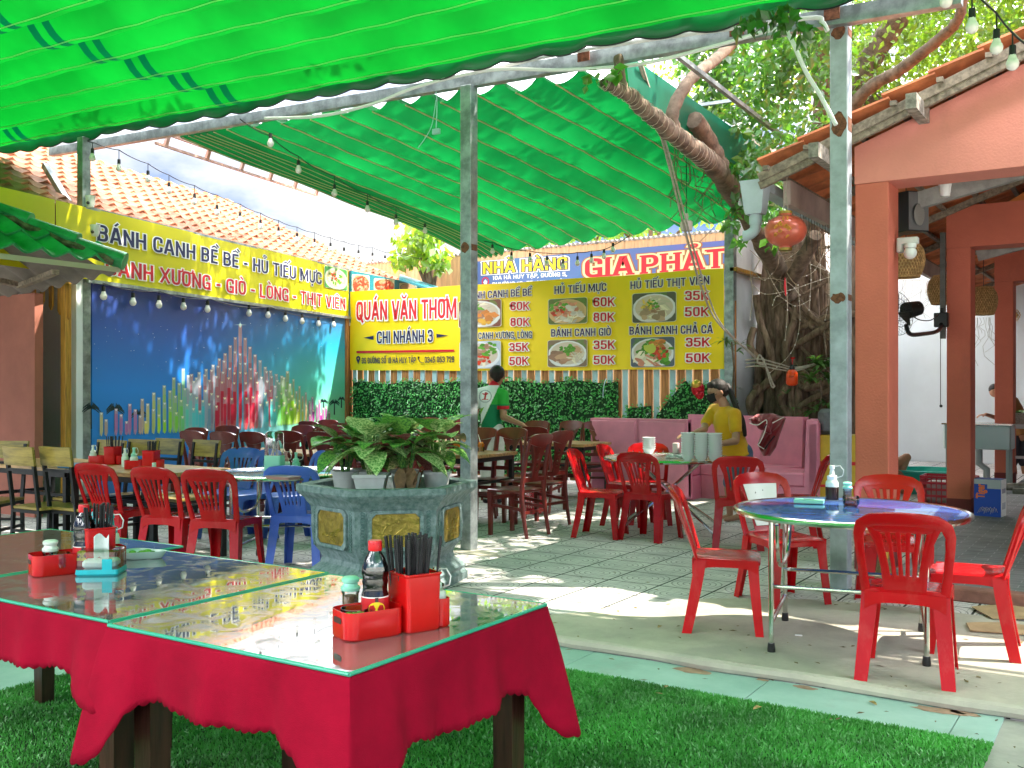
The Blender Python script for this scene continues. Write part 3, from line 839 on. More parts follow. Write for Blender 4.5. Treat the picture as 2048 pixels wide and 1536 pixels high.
for (x, y, s_) in ((10, 690, 70), (195, 700, 75), (385, 735, 65), (1840, 640, 36), (1925, 650, 40), (1980, 620, 30)):
    for k in range(15):
        a = PI * (k / 14) * 1.25 - .4; l = s_ * rr.uniform(.8, 1.1)
        tip = (x + math.cos(a) * l, y - math.sin(a) * l * .6 + l * .35)
        mid = (x + math.cos(a) * l * .55, y - math.sin(a) * l * .62)
        for (p, q, wq) in (((x, y), mid, 7), (mid, tip, 6)):
            P = [on_left(*mz(p[0], p[1] - wq * s_ / 75), .0072), on_left(*mz(p[0], p[1] + wq * s_ / 75), .0072), on_left(*mz(q[0], q[1] + wq * .7 * s_ / 75), .0072), on_left(*mz(q[0], q[1] - wq * .7 * s_ / 75), .0072)]
            m.add([tuple(v) for v in P], [(0, 1, 2, 3)], col=(.006, .03, .035))
    P = [on_left(*mz(x - 4, y), .0073), on_left(*mz(x - 5, y + 2.4 * s_), .0073), on_left(*mz(x + 5, y + 2.4 * s_), .0073), on_left(*mz(x + 4, y), .0073)]
    m.add([tuple(v) for v in P], [(0, 1, 2, 3)], col=(.006, .025, .03))
m.build('printed_stars_and_palms', ink, board, 0, world=True, vcol=True).parent = board

# food pictures: a printed photograph with a bowl
def food(m, O, u, w, h, n, seed, bowl=(.75, .75, .74), back=(.12, .10, .08), tops=(), round_=(0.5, .47, .50, .50), lift=.003, upv=(0, 0, 1)):
    rr = random.Random(seed)
    O, u, n, upv = Vector(O), Vector(u).normalized(), Vector(n).normalized(), Vector(upv)
    lv = [lift]
    def P(x, y): return tuple(O + u * (x * w) + upv * (y * h) + n * lv[0])
    def ell(cx, cy, rx, ry, col, k=20, a0=0., jag=0.):
        lv[0] += .00008
        pts = []
        for i in range(k):
            a = 2 * PI * i / k; q = 1 + jag * rr.uniform(-1, 1)
            x, y = rx * q * math.cos(a), ry * q * math.sin(a)
            x, y = x * math.cos(a0) - y * math.sin(a0), x * math.sin(a0) + y * math.cos(a0)
            pts.append(P(min(.985, max(.015, cx + x)), min(.985, max(.015, cy + y))))
        m.add(pts, [tuple(range(k))], col=col)
    def rrect(i, col):
        lv[0] += .0001; pts = []
        for cx, cy, a0 in ((1 - i - .07, i + .07, -PI / 2), (1 - i - .07, 1 - i - .07, 0), (i + .07, 1 - i - .07, PI / 2), (i + .07, i + .07, PI)):
            for k in range(5):
                a = a0 + k * PI / 8; pts.append(P(cx + .07 * math.cos(a), cy + .07 * math.sin(a)))
        m.add(pts, [tuple(range(len(pts)))], col=col)
    rrect(-.012, (.75, .72, .55)); rrect(.0, back)
    for k in range(5):
        ell(rr.uniform(.1, .9), rr.uniform(.7, .95), .12, .08, lerp(back, (.12, .25, .05), .6), 9, rr.uniform(0, 3), .3)
    cx, cy, rx, ry = round_
    ell(cx, cy - .03, rx, ry * .98, tuple(c * .8 for c in bowl)); ell(cx, cy, rx, ry, bowl); ell(cx, cy + .03, rx * .88, ry * .84, lerp(bowl, (.5, .33, .15), .55))
    for col, cnt, sz, ar, asp in tops:
        for k in range(cnt):
            a = rr.uniform(0, 2 * PI); d = ar[2] * math.sqrt(rr.random())
            x, y = cx + ar[0] * rx + d * rx * math.cos(a), cy + ar[1] * ry + d * ry * math.sin(a)
            v_ = rr.uniform(.7, 1.25)
            ell(x, y, sz * rr.uniform(.7, 1.3), sz * asp * rr.uniform(.7, 1.3), tuple(min(1, c * v_) for c in col), 9, rr.uniform(0, 3), .25)
NOOD, GRN, RED, ORG, MEAT, SHR = (.68, .62, .48), (.10, .30, .03), (.55, .05, .02), (.62, .22, .05), (.36, .20, .13), (.62, .25, .16)
print_m = vcol_mat('printed_picture', .45)
pic = thing('street_food_banner', 'long yellow banner above the night mural listing noodle dishes in navy and red', 'banner', LW(2, 2.6, .04), 0)
m = M()
def pb(f, g):
    s_ = -.55 + f * (LLEN + .5); z_ = 2.70 + g * .83
    return Vector(LW(s_, z_, .024 + .003 * math.sin(f * 40) * math.sin(g * 3) + .004 * math.sin(f * 13 + g * 5)))
m.slab(pb, 60, 6, .003); m.build('sheet', yellow_sheet, pic, world=True)
m = M()
def pb2(f, g): return Vector(LW(-3.1 + f * 2.53, 2.72 + g * .81, .03 + .005 * math.sin(f * 17)))
m.slab(pb2, 20, 4, .003); m.build('blank_end_sheet', yellow_sheet, pic, world=True)
m = M(); m.bar(LW(-.1, 2.68, .05), LW(LLEN, 2.68, .05), .04); m.bar(LW(-.1, 3.53, .01), LW(LLEN, 3.53, .01), .03); m.build('frame_bar', galv, pic, world=True)
def left_line(m, txt, p0, p1, h, mi, off, lift, fit=None):
    a, b = on_left(*p0, .037), on_left(*p1, .037)
    return letters(m, txt, a, (b - a), (b - a).length, h, LN, mi, off, lift, fit=fit)
def hpx(px, npx, D): return npx * D / FPX
m = M(); T1 = 'BÁNH CANH BỀ BỀ - HỦ TIẾU MỰC'
f_ = left_line(m, T1, (194, 481), (643, 569), .195, 0, .055, .001)
left_line(m, T1, (194, 481), (643, 569), .195, 1, .012, .003, fit=f_)
m.build('dish_lettering', [white_ink, navy], pic, 0, world=True)
m = M(); T2 = 'CANH XƯƠNG - GIÒ - LÒNG - THỊT VIÊN'
f_ = left_line(m, T2, (211, 549), (691, 620), .20, 0, .055, .001)
left_line(m, T2, (211, 549), (691, 620), .20, 1, .012, .003, fit=f_)
m.build('red_dish_lettering', [white_ink, red_ink], pic, 0, world=True)
m = M(); a = on_left(649, 574, .038); b = on_left(694, 582, .038)
food(m, a, b - a, (b - a).length, .36, LN, 3, (.45, .55, .35), (.05, .22, .05), ((NOOD, 40, .12, (0, -.1, .7), .2), (GRN, 14, .08, (.1, .2, .7), .5), (RED, 8, .05, (-.2, .2, .5), .7)))
m.build('food_picture', print_m, pic, 0, world=True, vcol=True)

# ================================================================== back boundary: slatted fence, hedge, banners
YF = 13.15
f = thing('slatted_fence', 'wooden slat fence with pale blue slats between, behind the menu banner', 'fence', (-8.3, YF, 0))
m = M(); mb = M(); x = -11.9; i = 0
while x < -4.85:
    (m if i % 2 == 0 else mb).box((x, YF, .05), (x + (.115 if i % 2 == 0 else .085), YF + (.025 if i % 2 == 0 else .02), 2.55 + .05 * ((i * 7) % 3)))
    x += .135 if i % 2 == 0 else .115
    i += 1
m.build('wooden_slats', wood_fence, f, world=True); mb.build('blue_slats', blue_slat, f, world=True)
m = M(); m.box((-11.9, YF + .03, .5), (-4.85, YF + .08, .6)); m.box((-11.9, YF + .03, 2.1), (-4.85, YF + .08, 2.2)); m.build('rail', wood_fence, f, world=True)
# artificial leaf hedge panels on the fence
leaf_hedge = translucent('hedge_leaf', (.045, .36, .05), (.06, .46, .04), .2, .35, .5, 9., gloss=.08)
def hedge(x0, x1, z0, z1, label, seed, topf=None, sidef=None):
    rng = random.Random(seed); m = M()
    n = int((x1 - x0) * (z1 - z0) * 950)
    for k in range(n):
        x, z = rng.uniform(x0, x1), rng.uniform(z0, z1)
        if topf and z > topf(x): continue
        y = YF - .03 - rng.random() * .09
        c = Vector((x, y, z)); s_ = rng.uniform(.016, .028)
        nrm = Vector((rng.uniform(-.8, .8), -1, rng.uniform(-.4, 1.1))).normalized()
        u = nrm.orthogonal().normalized(); w_ = nrm.cross(u); a = rng.uniform(0, 6.28)
        u, w_ = u * math.cos(a) + w_ * math.sin(a), w_ * math.cos(a) - u * math.sin(a)
        m.add([tuple(c - u * s_), tuple(c + w_ * s_ * .62 + nrm * .004), tuple(c + u * s_), tuple(c - w_ * s_ * .62 + nrm * .004)], [(0, 1, 2, 3)])
    h_ = thing('hedge_panel', label, 'artificial hedge', ((x0 + x1) / 2, YF - .03, z0), 0, 'leaf panels hung on the slat fence')
    m.build('leaves', leaf_hedge, h_, 0, world=True)
    m = M(); zt = z1 - .06
    N_ = 24; pts = [(x0 + .02, z0)] + [(x1 - .02, z0)] + [(x1 - .02 - (x1 - x0 - .04) * i / N_, (min(zt, topf(x1 - (x1 - x0) * i / N_) - .05) if topf else zt)) for i in range(N_ + 1)]
    m.prism(pts, .012, f=lambda a, b, c: (a, YF - .022 + b, c))
    m.build('backing_net', mat('hedge_net', (.008, .045, .012), .9), h_, 0, world=True)
hedge(-11.75, -6.55, .10, 1.63, 'long dense leaf panel left of the torn gap, behind the man', 1, lambda x: 1.62 - .05 * math.sin(x * 3) ** 2)
hedge(-6.45, -6.02, .10, 1.5, 'short torn leaf panel hanging lower beside the gap in the fence', 2, lambda x: 1.2 + (x + 6.45) * .1)
hedge(-5.98, -5.02, .10, 1.66, 'leaf panel with a slanting cut top, behind the pink benches', 3, lambda x: 1.1 + min(.5, max(0, (x + 5.98) * 1.1)) - (.05 if x > -5.5 else 0))
hedge(-4.99, -4.72, .10, 1.35, 'narrow leaf panel at the right end behind the woman', 4, lambda x: 1.3)
# menu banner
bx0, bx1 = -11.78, -4.94
bn = thing('menu_banner', 'big yellow menu banner with dish pictures and prices hung on the back fence', 'banner', (-8.4, YF - .05, 1.7))
m = M(); YB = YF - .045
def mb_(f, g):
    sag = .02 * math.sin(f * PI * 7) * (g - .5) - .03 * math.sin(f * PI)
    return Vector((bx0 + f * (bx1 - bx0), YB - .012 * math.sin(f * 23 + g) * (1 - g * .5) - .004 * math.sin(f * 61 + g * 7), 1.71 + .06 * (1 - f) + g * (1.37 + .02 * f) + sag * .5))
m.slab(mb_, 90, 8, .003); m.build('sheet', gold_sheet, bn, world=True)
BN = Vector((0, -1, 0)); BY = YB - .022
def on_b(px, py): return at_y(px, py, BY)
def bline(m, txt, p0, p1, hp, mo, mi, o1=.06, o2=.015, lift=0):
    a, b = on_b(*p0), on_b(*p1); a2 = Vector((a.x, BY - lift, a.z)); u = Vector((b.x - a.x, 0, 0))
    h = hp * (a - Vector((0, 0, CAMZ))).dot(FW) / FPX
    # follow the slight slope of the line on the sheet
    fit = None
    if mo is not None:
        fit = letters(m, txt, a2, b - a, (b - a).length, h, BN, mo, o1, .001)
    letters(m, txt, a2, b - a, (b - a).length, h, BN, mi, o2, .003, fit=fit)
inks = [white_ink, navy, red_ink, purple]
m = M(); bline(m, 'QUÁN VĂN THƠM', (713, 641), (913, 636), 37, 0, 2, .075, .02); m.build('shop_name_lettering', inks, bn, 0, world=True)
m = M(); bline(m, 'CHI NHÁNH 3', (754, 687), (866, 684), 24, 0, 1)
for (xa, xb) in ((727, 747), (897, 873)):
    P = [on_b(xa, 675.5), on_b(xb, 671.5), on_b(xb, 679.5)]
    if xa > xb: P = [on_b(xa, 671), on_b(xb, 675.5), on_b(xb, 667.5)]
    m.add([(p.x, BY - .002, p.z) for p in P], [(0, 1, 2)], 1)
m.build('branch_lettering', inks, bn, 0, world=True)
m = M(); P = [on_b(713, 702), on_b(713, 706.5), on_b(908.5, 703.5), on_b(908.5, 699)]
m.add([(p.x, BY - .002, p.z) for p in P], [(0, 1, 2, 3)], 2); m.build('red_rule', inks, bn, 0, world=True)
m = M(); bline(m, 'Đ5 ĐƯỜNG SỐ 10 HÀ HUY TẬP', (723, 727), (832, 726), 11.5, None, 1, o2=.02); bline(m, '0345 053 728', (849.5, 725.6), (908.5, 724.6), 12, None, 1, o2=.02)
c = on_b(716.5, 717)
pts = [(c.x + .045 * math.cos(a), c.z + .045 * math.sin(a)) for a in [(-.35 + k * (PI + .7) / 14) for k in range(15)]] + [(c.x, c.z - .10)]
pts = pts[::-1]
m.plate(pts, [[(c.x + .017 * math.cos(k * PI / 4), c.z + .017 * math.sin(k * PI / 4)) for k in range(8)]], .002, 1, f=lambda a, b, d: (a, BY - .002 + b, d))
c = on_b(842, 719)
m.tube([(c.x - .05, BY - .002, c.z + .05), (c.x - .055, BY - .002, c.z + .01), (c.x - .025, BY - .002, c.z - .035), (c.x + .02, BY - .002, c.z - .055), (c.x + .05, BY - .002, c.z - .05)], [.026, .016, .013, .016, .026], 8, 1, flat=.15)
m.build('address_lettering', inks, bn, 0, world=True)
menu = [  # title, (p0,p1), cap px ; picture px box ; prices (text, x0, x1, base, cap)
    ('BÁNH CANH BỀ BỀ', (931, 599), (1065, 591), 14, (918, 1002, 603, 656), (('60K', 1021, 1059, 620.5, 16.5), ('80K', 1021, 1059, 652.5, 16.5)), 3),
    ('BÁNH CANH XƯƠNG, LÒNG', (924, 679), (1064, 676), 13, (920, 1001, 684, 737), (('35K', 1019, 1057, 702.5, 16.5), ('50K', 1019, 1057, 730.5, 16.5)), 1),
    ('HỦ TIẾU MỰC', (1109, 588), (1213, 582), 15.5, (1097, 1174, 597, 649), (('60K', 1187, 1230, 613, 18), ('80K', 1187, 1229, 643.5, 18)), 3),
    ('BÁNH CANH GIÒ', (1102.5, 673.5), (1222, 671), 15, (1096, 1174, 679, 734), (('35K', 1187.5, 1230, 698.5, 17.5), ('50K', 1187.5, 1229.5, 728.5, 17)), 3),
    ('HỦ TIẾU THỊT VIÊN', (1261, 578.5), (1419, 568), 15.5, (1265, 1352, 586, 646), (('35K', 1370.5, 1418, 600.5, 18.5), ('50K', 1370, 1418, 633, 18.5)), 3),
    ('BÁNH CANH CHẢ CÁ', (1259, 669.5), (1426, 666.5), 16, (1262, 1349, 674, 734), (('35K', 1372, 1420, 693.5, 18), ('50K', 1372, 1420, 725, 18)), 3)]
foods = [((.72, .72, .72), (.20, .07, .05), ((NOOD, 12, .10, (0, .2, .6), .2), (MEAT, 26, .08, (-.2, .0, .5), .8), (ORG, 9, .10, (.35, -.2, .5), .8), (GRN, 12, .10, (-.2, .6, .4), .3), ((.65, .35, .05), 4, .08, (.2, -.55, .3), .9))),
         ((.70, .72, .78), (.42, .48, .58), ((MEAT, 26, .11, (-.1, .2, .6), .5), (NOOD, 12, .1, (.1, -.2, .5), .3), (RED, 8, .06, (.1, -.35, .4), .8), (GRN, 12, .07, (.3, .5, .5), .6))),
         ((.62, .40, .20), (.13, .17, .05), ((NOOD, 30, .14, (.0, -.2, .7), .18), (SHR, 24, .08, (-.1, .25, .6), .7), (GRN, 12, .07, (-.4, .4, .5), .6), ((.62, .55, .50), 12, .10, (.2, -.2, .6), .6), (RED, 6, .06, (-.5, .0, .3), .8))),
         ((.74, .74, .76), (.22, .15, .10), ((MEAT, 10, .14, (-.3, -.1, .5), .9), ((.50, .30, .18), 8, .13, (.1, .1, .5), .7), (GRN, 16, .07, (.0, .35, .35), .6), (NOOD, 16, .12, (.5, -.3, .4), .16))),
         ((.74, .70, .76), (.10, .10, .07), ((NOOD, 24, .14, (.1, .1, .7), .2), ((.45, .30, .20), 8, .12, (-.1, -.5, .6), .9), (MEAT, 10, .06, (.05, -.05, .25), .8), (GRN, 14, .05, (.0, .25, .3), .6), ((.65, .45, .08), 10, .06, (-.3, .25, .3), .5))),
         ((.74, .74, .78), (.10, .12, .16), ((GRN, 40, .09, (.1, .0, .85), .8), (ORG, 16, .08, (.2, .5, .45), .6), ((.74, .66, .52), 6, .20, (-.3, -.3, .5), .28), (RED, 14, .07, (.3, .0, .4), .7), ((.60, .66, .10), 2, .13, (-.15, .35, .1), .9), (SHR, 8, .14, (-.1, -.6, .5), .3)))]
for k, (ti, p0, p1, cp, bx, pr, ic) in enumerate(menu):
    m = M(); bline(m, ti, p0, p1, cp, 0, ic, .065, .022); m.build('dish_title', inks, bn, 0, world=True)
    m = M()
    for (tx, xa, xb, by, ch) in pr:
        bline(m, tx, (xa, by), (xb, by - .5), ch, 0, 2, .09, .045)
    m.build('price_lettering', inks, bn, 0, world=True)
    m = M(); a, b, c_ = on_b(bx[0], bx[3]), on_b(bx[1], bx[3] - .5), on_b(bx[0], bx[2] + (2 if k > 1 else 0))
    bw, bc, tp = foods[k]
    food(m, a, Vector((1, 0, 0)), b.x - a.x, c_.z - a.z, BN, 20 + k, bw, bc, tp, lift=.002)
    m.build('food_picture', print_m, bn, 0, world=True, vcol=True)
# far tan boarded wall with the restaurant sign
YT = 16.0
fw_ = thing('boarded_wall', 'tall tan vertical board wall far behind the menu banner', 'wall', (-10, YT, 0))
m = M(); x = -17.
while x < -5.6:
    m.box((x, YT, 0), (x + .185, YT + .03 + .008 * random.random(), 4.08)); x += .19
m.build('boards', mat('tan_board', (.62, .37, .19), .65, var=.22, vs=3, streak=(5, 5, .5), bump=.1), fw_, world=True)
m = M()
for k in range(120):
    m.tube([(-17 + k * .095, YT - .02, 4.10), (-17 + k * .095, YT + .3, 4.14)], .03, 6)
m.build('capping_sheet', mat('dull_zinc', (.30, .28, .26), .6, .3, var=.3), fw_, world=True)
sg = thing('restaurant_sign', 'blue restaurant signboard with yellow and red lettering above the menu banner', 'sign', (-9, YT - .1, 3.3))
YS = YT - .06
a, b, c_ = at_y(946, 570, YS), at_y(1446, 570, YS), at_y(946, 516, YS)
bl = mat('sign_blue', (.05, .16, .32), .45, col2=(.10, .11, .36), vs=.7)
m = M(); m.box((a.x, YS, a.z - .3), (-5.86, YS + .04, 3.93)); m.build('panel', bl, sg, world=True)
def sline(m, txt, p0, p1, hp, mis, offs, sf=0):
    a, b = at_y(*p0, YS), at_y(*p1, YS); h = hp * (a - Vector((0, 0, CAMZ))).dot(FW) / FPX
    fit = None
    for k, (mi, of) in enumerate(zip(mis, offs)):
        r = letters(m, txt, a, b - a, (b - a).length, h, BN, mi, of, .003 + .003 * k, fit=fit, serif=bool(sf))
        fit = fit or r
si = [mat('sign_yellow', (.80, .62, .02), .45), navy, white_ink, red_ink, mat('sign_cream', (.76, .62, .32), .5), mat('sign_brown', (.33, .12, .04), .5)]
m = M(); sline(m, 'NHÀ HÀNG', (966, 548), (1135, 538), 23, (2, 1, 0), (.13, .06, .0)); m.build('yellow_lettering', si, sg, 0, world=True)
m = M(); sline(m, '10A HÀ HUY TẬP, ĐƯỜNG 5,', (985, 560), (1135, 552), 8, (2,), (.03,)); sline(m, 'PHƯỜNG 10, TP. VŨNG TÀU', (985, 573), (1135, 567), 8, (2,), (.03,)); m.build('address_lettering', si, sg, 0, world=True)
m = M(); c = at_y(971, 563, YS)
m.lathe([(.0001, 0), (.075, 0), (.075, .004)], 20, 3, c=(0, 0, 0)) if False else None
ring = [(c.x + .085 * math.cos(k * PI / 10), c.z + .085 * math.sin(k * PI / 10)) for k in range(20)]
m.plate(ring, [[(c.x + .065 * math.cos(k * PI / 10), c.z + .065 * math.sin(k * PI / 10)) for k in range(20)]], .004, 3, f=lambda a, b, d: (a, YS - .004 + b, d))
m.prism([(c.x - .05, c.z - .02), (c.x, c.z + .04), (c.x + .05, c.z - .02), (c.x + .03, c.z - .02), (c.x + .03, c.z - .05), (c.x - .03, c.z - .05), (c.x - .03, c.z - .02)], .004, 2, f=lambda a, b, d: (a, YS - .004 + b, d))
m.build('house_emblem', si, sg, 0, world=True)
m = M()
sline(m, 'GIA', (1170, 556), (1267, 549), 38, (5, 4, 3), (.12, .075, .0), 1); sline(m, 'PHẢT', (1283, 548), (1450, 535), 37, (5, 4, 3), (.12, .075, .0), 1)
m.build('red_serif_lettering', si, sg, 0, world=True)
# teal picture board at the corner and small teal roof
tb = thing('seafood_signboard', 'teal board of lobster and prawn pictures rising behind the yellow banners', 'sign', (-11.7, 13.4, 3.0))
tp_ = mat('teal_board', (.02, .20, .24), .5, var=.1)
def onq(px, py):   # board plane turned along the left wall
    p0 = Vector((-11.80, 13.3, 0)); d = FW + RT * ((px - 1024) / FPX); nn = LN
    return at(px, py, p0.dot(nn) / d.dot(nn))
a0, a1 = onq(703, 541), onq(892, 579)
m = M()
m.add([tuple(p) for p in (Vector((a0.x, a0.y, 2.6)), Vector((a1.x, a1.y, 2.6)), a1, a0)] + [tuple(p - LN * .04) for p in (Vector((a0.x, a0.y, 2.6)), Vector((a1.x, a1.y, 2.6)), a1, a0)], [(0, 1, 2, 3), (7, 6, 5, 4), (0, 4, 5, 1), (1, 5, 6, 2), (2, 6, 7, 3), (3, 7, 4, 0)])
m.build('panel', tp_, tb, 0, world=True)
for k, (xa, xb, yt, yb) in enumerate(((704, 738, 549, 585), (748, 788, 557, 582), (799, 832, 566, 582))):
    m = M(); p, q, r = onq(xa, yb), onq(xb, yb + 1), onq(xa, yt)
    food(m, p, q - p, (q - p).length, max(.1, r.z - p.z), LN, 60 + k, (.55, .12, .06) if k < 2 else (.1, .15, .15), (.50, .50, .30), ((RED, 40, .16, (0, 0, .9), .25), (SHR, 10, .1, (0, 0, .8), .4)) if k < 2 else ((MEAT, 12, .12, (0, 0, .8), .4),), lift=.004)
    m.build('food_picture', print_m, tb, 0, world=True, vcol=True)
tr_ = thing('teal_awning', 'small teal sheet awning in front of the tan board wall', 'awning', (-12, 15, 3.4))
m = M()
A_ = [at_y(800, 548, 15.4), at_y(890, 578, 15.4), at_y(870, 580, 14.6), at_y(798, 556, 14.6)]
m.add([tuple(p) for p in A_] + [tuple(p - Vector((0, 0, .04))) for p in A_], [(0, 1, 2, 3), (7, 6, 5, 4), (0, 4, 5, 1), (1, 5, 6, 2), (2, 6, 7, 3), (3, 7, 4, 0)]); m.build('sheet', tp_, tr_, 0, world=True)
# white sheet wall at the right end of the fence
ww_ = thing('white_sheet_wall', 'white corrugated sheet wall between the menu banner and the big tree', 'wall', (-4.8, 15, 0))
m = M()
def cw(f, g): return Vector((-4.86 + f * .0 + .012 * math.cos(f * 120), 13.2 + f * 8, .0 + g * 5.2))
m.slab(cw, 240, 1, .01); m.build('sheet', mat('white_sheet', (.72, .74, .76), .5, var=.08, vs=2), ww_, 20, world=True)
m = M(); m.bar((-4.80, 13.1, 3.08), (-4.80, 16.5, 3.08), .1, .05); m.build('timber_rail', wood_plank, ww_, world=True)
m = M(); m.box((-4.93, 13.1, 0), (-4.80, 13.22, 4.4)); m.build('steel_post', galv, ww_, world=True)
gw = thing('white_house', 'tall white rendered house behind the big tree', 'building', (0, 22, 0))
m = M(); m.box((-4.4, 21.5, 0), (9, 28, 7.5)); m.build('wall', white_wall, gw, world=True)
# ================================================================== posts, beams, canopies
def post(label, x, y, h, w, mats, worn=()):
    p = thing('steel_post', label, 'post', (x, y, 0))
    m = M(); m.box((-w / 2, -w / 2, 0), (w / 2, w / 2, h), bev=.006)
    m.build('shaft', mats, p)
    if worn:
        rr = random.Random(int(h * 100))
        for z, hh in worn:
            n = 16; m = M()
            for s_ in (-1,):
                pts = []
                for i in range(n):
                    a = 2 * PI * i / n
                    pts.append((w * .46 * math.cos(a) * rr.uniform(.75, 1.05), z + hh * math.sin(a) * rr.uniform(.7, 1.1)))
                m.add([(x_, -w / 2 - .0022, z_) for x_, z_ in pts], [tuple(range(n))])
            m.box((w / 2 + .0005, -w * .4, z - hh * .5), (w / 2 + .002, w * .4, z + hh * .6)); m.build('rust_patch', rust, p, 0)
    return p
post('galvanised steel post in the middle of the yard beside the carved planter', -5.09, 7.22, 4.12, .115, galv, ((2.68, .05),))
m = M(); n = 14
blob(m, -5.0, 7.12, .34, .13, .004, seed=4)
tag(m.build('cement_patch', concrete, smooth=0), kind='structure')
p3_ = post('grey painted steel post with rust stains in front of the orange pavilion', -1.87, 7.30, 4.6, .125, galv_blue, ((3.32, .09), (3.98, .05), (2.08, .04)))
post('dull grey steel post at the left end of the night mural', -10.42, 7.02, 4.35, .11, galv)
bm_ = thing('canopy_beam', 'long rusted steel beam carrying the edge of the green canopies', 'beam', (-5, 7.2, 4.1))
m = M(); m.bar((-11.5, 7.30, 4.38), (-5.1, 7.26, 4.18), .075, .10); m.bar((-5.1, 7.26, 4.18), (-1.05, 7.20, 4.05), .085, .12)
m.build('beam', galv, bm_, world=True)
for x in (-1.1, -1.9, -2.6, -3.9): m = M(); m.box((x - .05, 7.145, 4.02 + (-.032 * (x + 1.05))), (x + .06, 7.155, 4.12 + (-.032 * (x + 1.05)))); m.build('rust_patch', rust, bm_, world=True)
m = M(); m.bar((-3.2, 7.35, 4.12), (-3.3, 11.8, 4.1), .04); m.bar((-3.3, 9.0, 4.15), (-4.2, 9.1, 4.2), .03)
obj('side_rail', 'grey steel rail frame between the far canopy and the big tree', 'rail', m, galv)
m = M(); ra, rb = [at_y(*q) for q in ((318, 262, 7.4), (640, 376, 13.0))]; dn = Vector((-.06, 0, -.13))
m.bar(ra, rb, .035); m.bar(ra + dn, rb + dn, .03)
for k in range(6): q = ra.lerp(rb, k / 5.3 + .04); m.bar(q, q + dn, .045)
obj('canopy_rail', 'rusty pink rail along the open left edge of the far green canopy', 'rail', m, mat('rusty_pink_steel', (.50, .33, .28), .6, .1, col2=(.36, .16, .09), vs=6))
m = M(); m.bar((-10.45, 7.0, 3.35), (-11.4, 7.15, 4.18), .07); obj('corner_brace', 'slanting grey brace beside the left post above the tiled roof', 'brace', m, galv)
# white conduit pipes along the beam
m = M()
def pipe(pts, r):
    P = []
    for i in range(len(pts) - 1):
        for k in range(8):
            t = k / 8
            p0, p1, p2, p3 = [Vector(pts[max(0, min(len(pts) - 1, i + d))]) for d in (-1, 0, 1, 2)]
            P.append(.5 * ((2 * p1) + (p2 - p0) * t + (2 * p0 - 5 * p1 + 4 * p2 - p3) * t * t + (3 * p1 - p0 - 3 * p2 + p3) * t ** 3))
    P.append(Vector(pts[-1]))
    return P
cp_ = [at_y(px, py, 7.08) for px, py in ((530, 237), (640, 232), (745, 208), (840, 172), (985, 140), (1130, 140), (1280, 128), (1430, 92), (1555, 58), (1580, 75), (1610, 140), (1640, 190), (1672, 250))]
m.tube(pipe([(p.x, p.y, p.z) for p in cp_], .02), .0155, 8)
obj('conduit', 'sagging white conduit pipe that bends down to the rusted post', 'pipe', m, white_pl)
m = M(); cp_ = [at_y(px, py, 7.12) for px, py in ((950, 146), (1100, 112), (1280, 82), (1440, 60), (1620, 36), (1645, 45), (1655, 62))]
m.tube(pipe([(p.x, p.y, p.z) for p in cp_], .02), .017, 8)
obj('conduit', 'thick white conduit pipe fixed straight along the steel beam', 'pipe', m, white_pl)

green_cloth = translucent('canopy_cloth', (.003, .14, .018), (.001, .135, .009), .62, .4, .20, 1.3,
                          stripes=[(-6.16, .055), (-6.36, .05), (-8.0, .008), (-8.05, .008), (-12.2, .06), (-12.4, .05), (-2.6, .05), (-2.8, .05)], gloss=.015)
green_far = translucent('far_canopy_cloth', (.003, .14, .036), (.002, .13, .024), .62, .4, .14, 2.0, gloss=.025)
ca = thing('green_canopy', 'near bright green folding canopy with woven dark bands over the front tables', 'canopy', (-5, 4, 4.2))
def zA(x): return 4.29 - .028 * (x + 2) if x < -2 else 4.29
PITCH, SAG, YE = .46, .20, 7.02
NY = 18
rr = random.Random(8)
ph = [rr.uniform(0, 6) for _ in range(NY + 1)]
def fa(f, g):
    x = -13.2 + f * 17.2
    k = g * NY; i = min(NY - 1, int(k)); t = k - i
    sag = SAG * (1 + .05 * math.sin(x * .8 + ph[i])) * (1 - (2 * t - 1) ** 2)
    wr = .004 * math.sin(x * 3.1 + ph[i] * 2) * math.sin(PI * t) + .006 * math.sin(x * 11 + ph[i] + t * 3) * math.sin(PI * t)
    y = YE - .03 * 0 - k * PITCH - .10 * math.sin(PI * t) * 0
    return Vector((x, y, zA(x) + .008 * k + .02 - sag + wr))
m = M(); m.grid(fa, 300, NY * 8); m.build('cloth', green_cloth, ca, 60, world=True)
def fv(f, g):
    x = -13.2 + f * 17.2
    drop = .185 + .035 * abs(math.sin(x * PI / .42))
    return Vector((x, YE + .015 + .05 * math.sin(g * PI) + .03 * math.sin(x * 2.2 + 1) * g + .010 * math.sin(x * 9) * g, zA(x) + .02 - g * drop + .01 * math.sin(x * 5)))
m = M(); m.grid(fv, 420, 6); m.build('valance', translucent('canopy_valance', (.003, .12, .032), (.002, .10, .022), .5, .4, .12, 3.0, gloss=.04), ca, 60, world=True)
m = M(); m.tube([fv(i / 420, 1) for i in range(421)], .007, 5); m.build('hem_binding', wire_m, ca, world=True)
m = M()
for k in range(0, NY):
    for i in range(1):
        m.tube([fa(j / 60, min(1, (k + .58) / NY)) + Vector((0, 0, -.006)) for j in range(61)], .0045, 5)
m.build('rod', mat('pale_fold_line', (.22, .50, .14), .6), ca, world=True)  # thin pale lines added along the swag bottoms to mark the folds
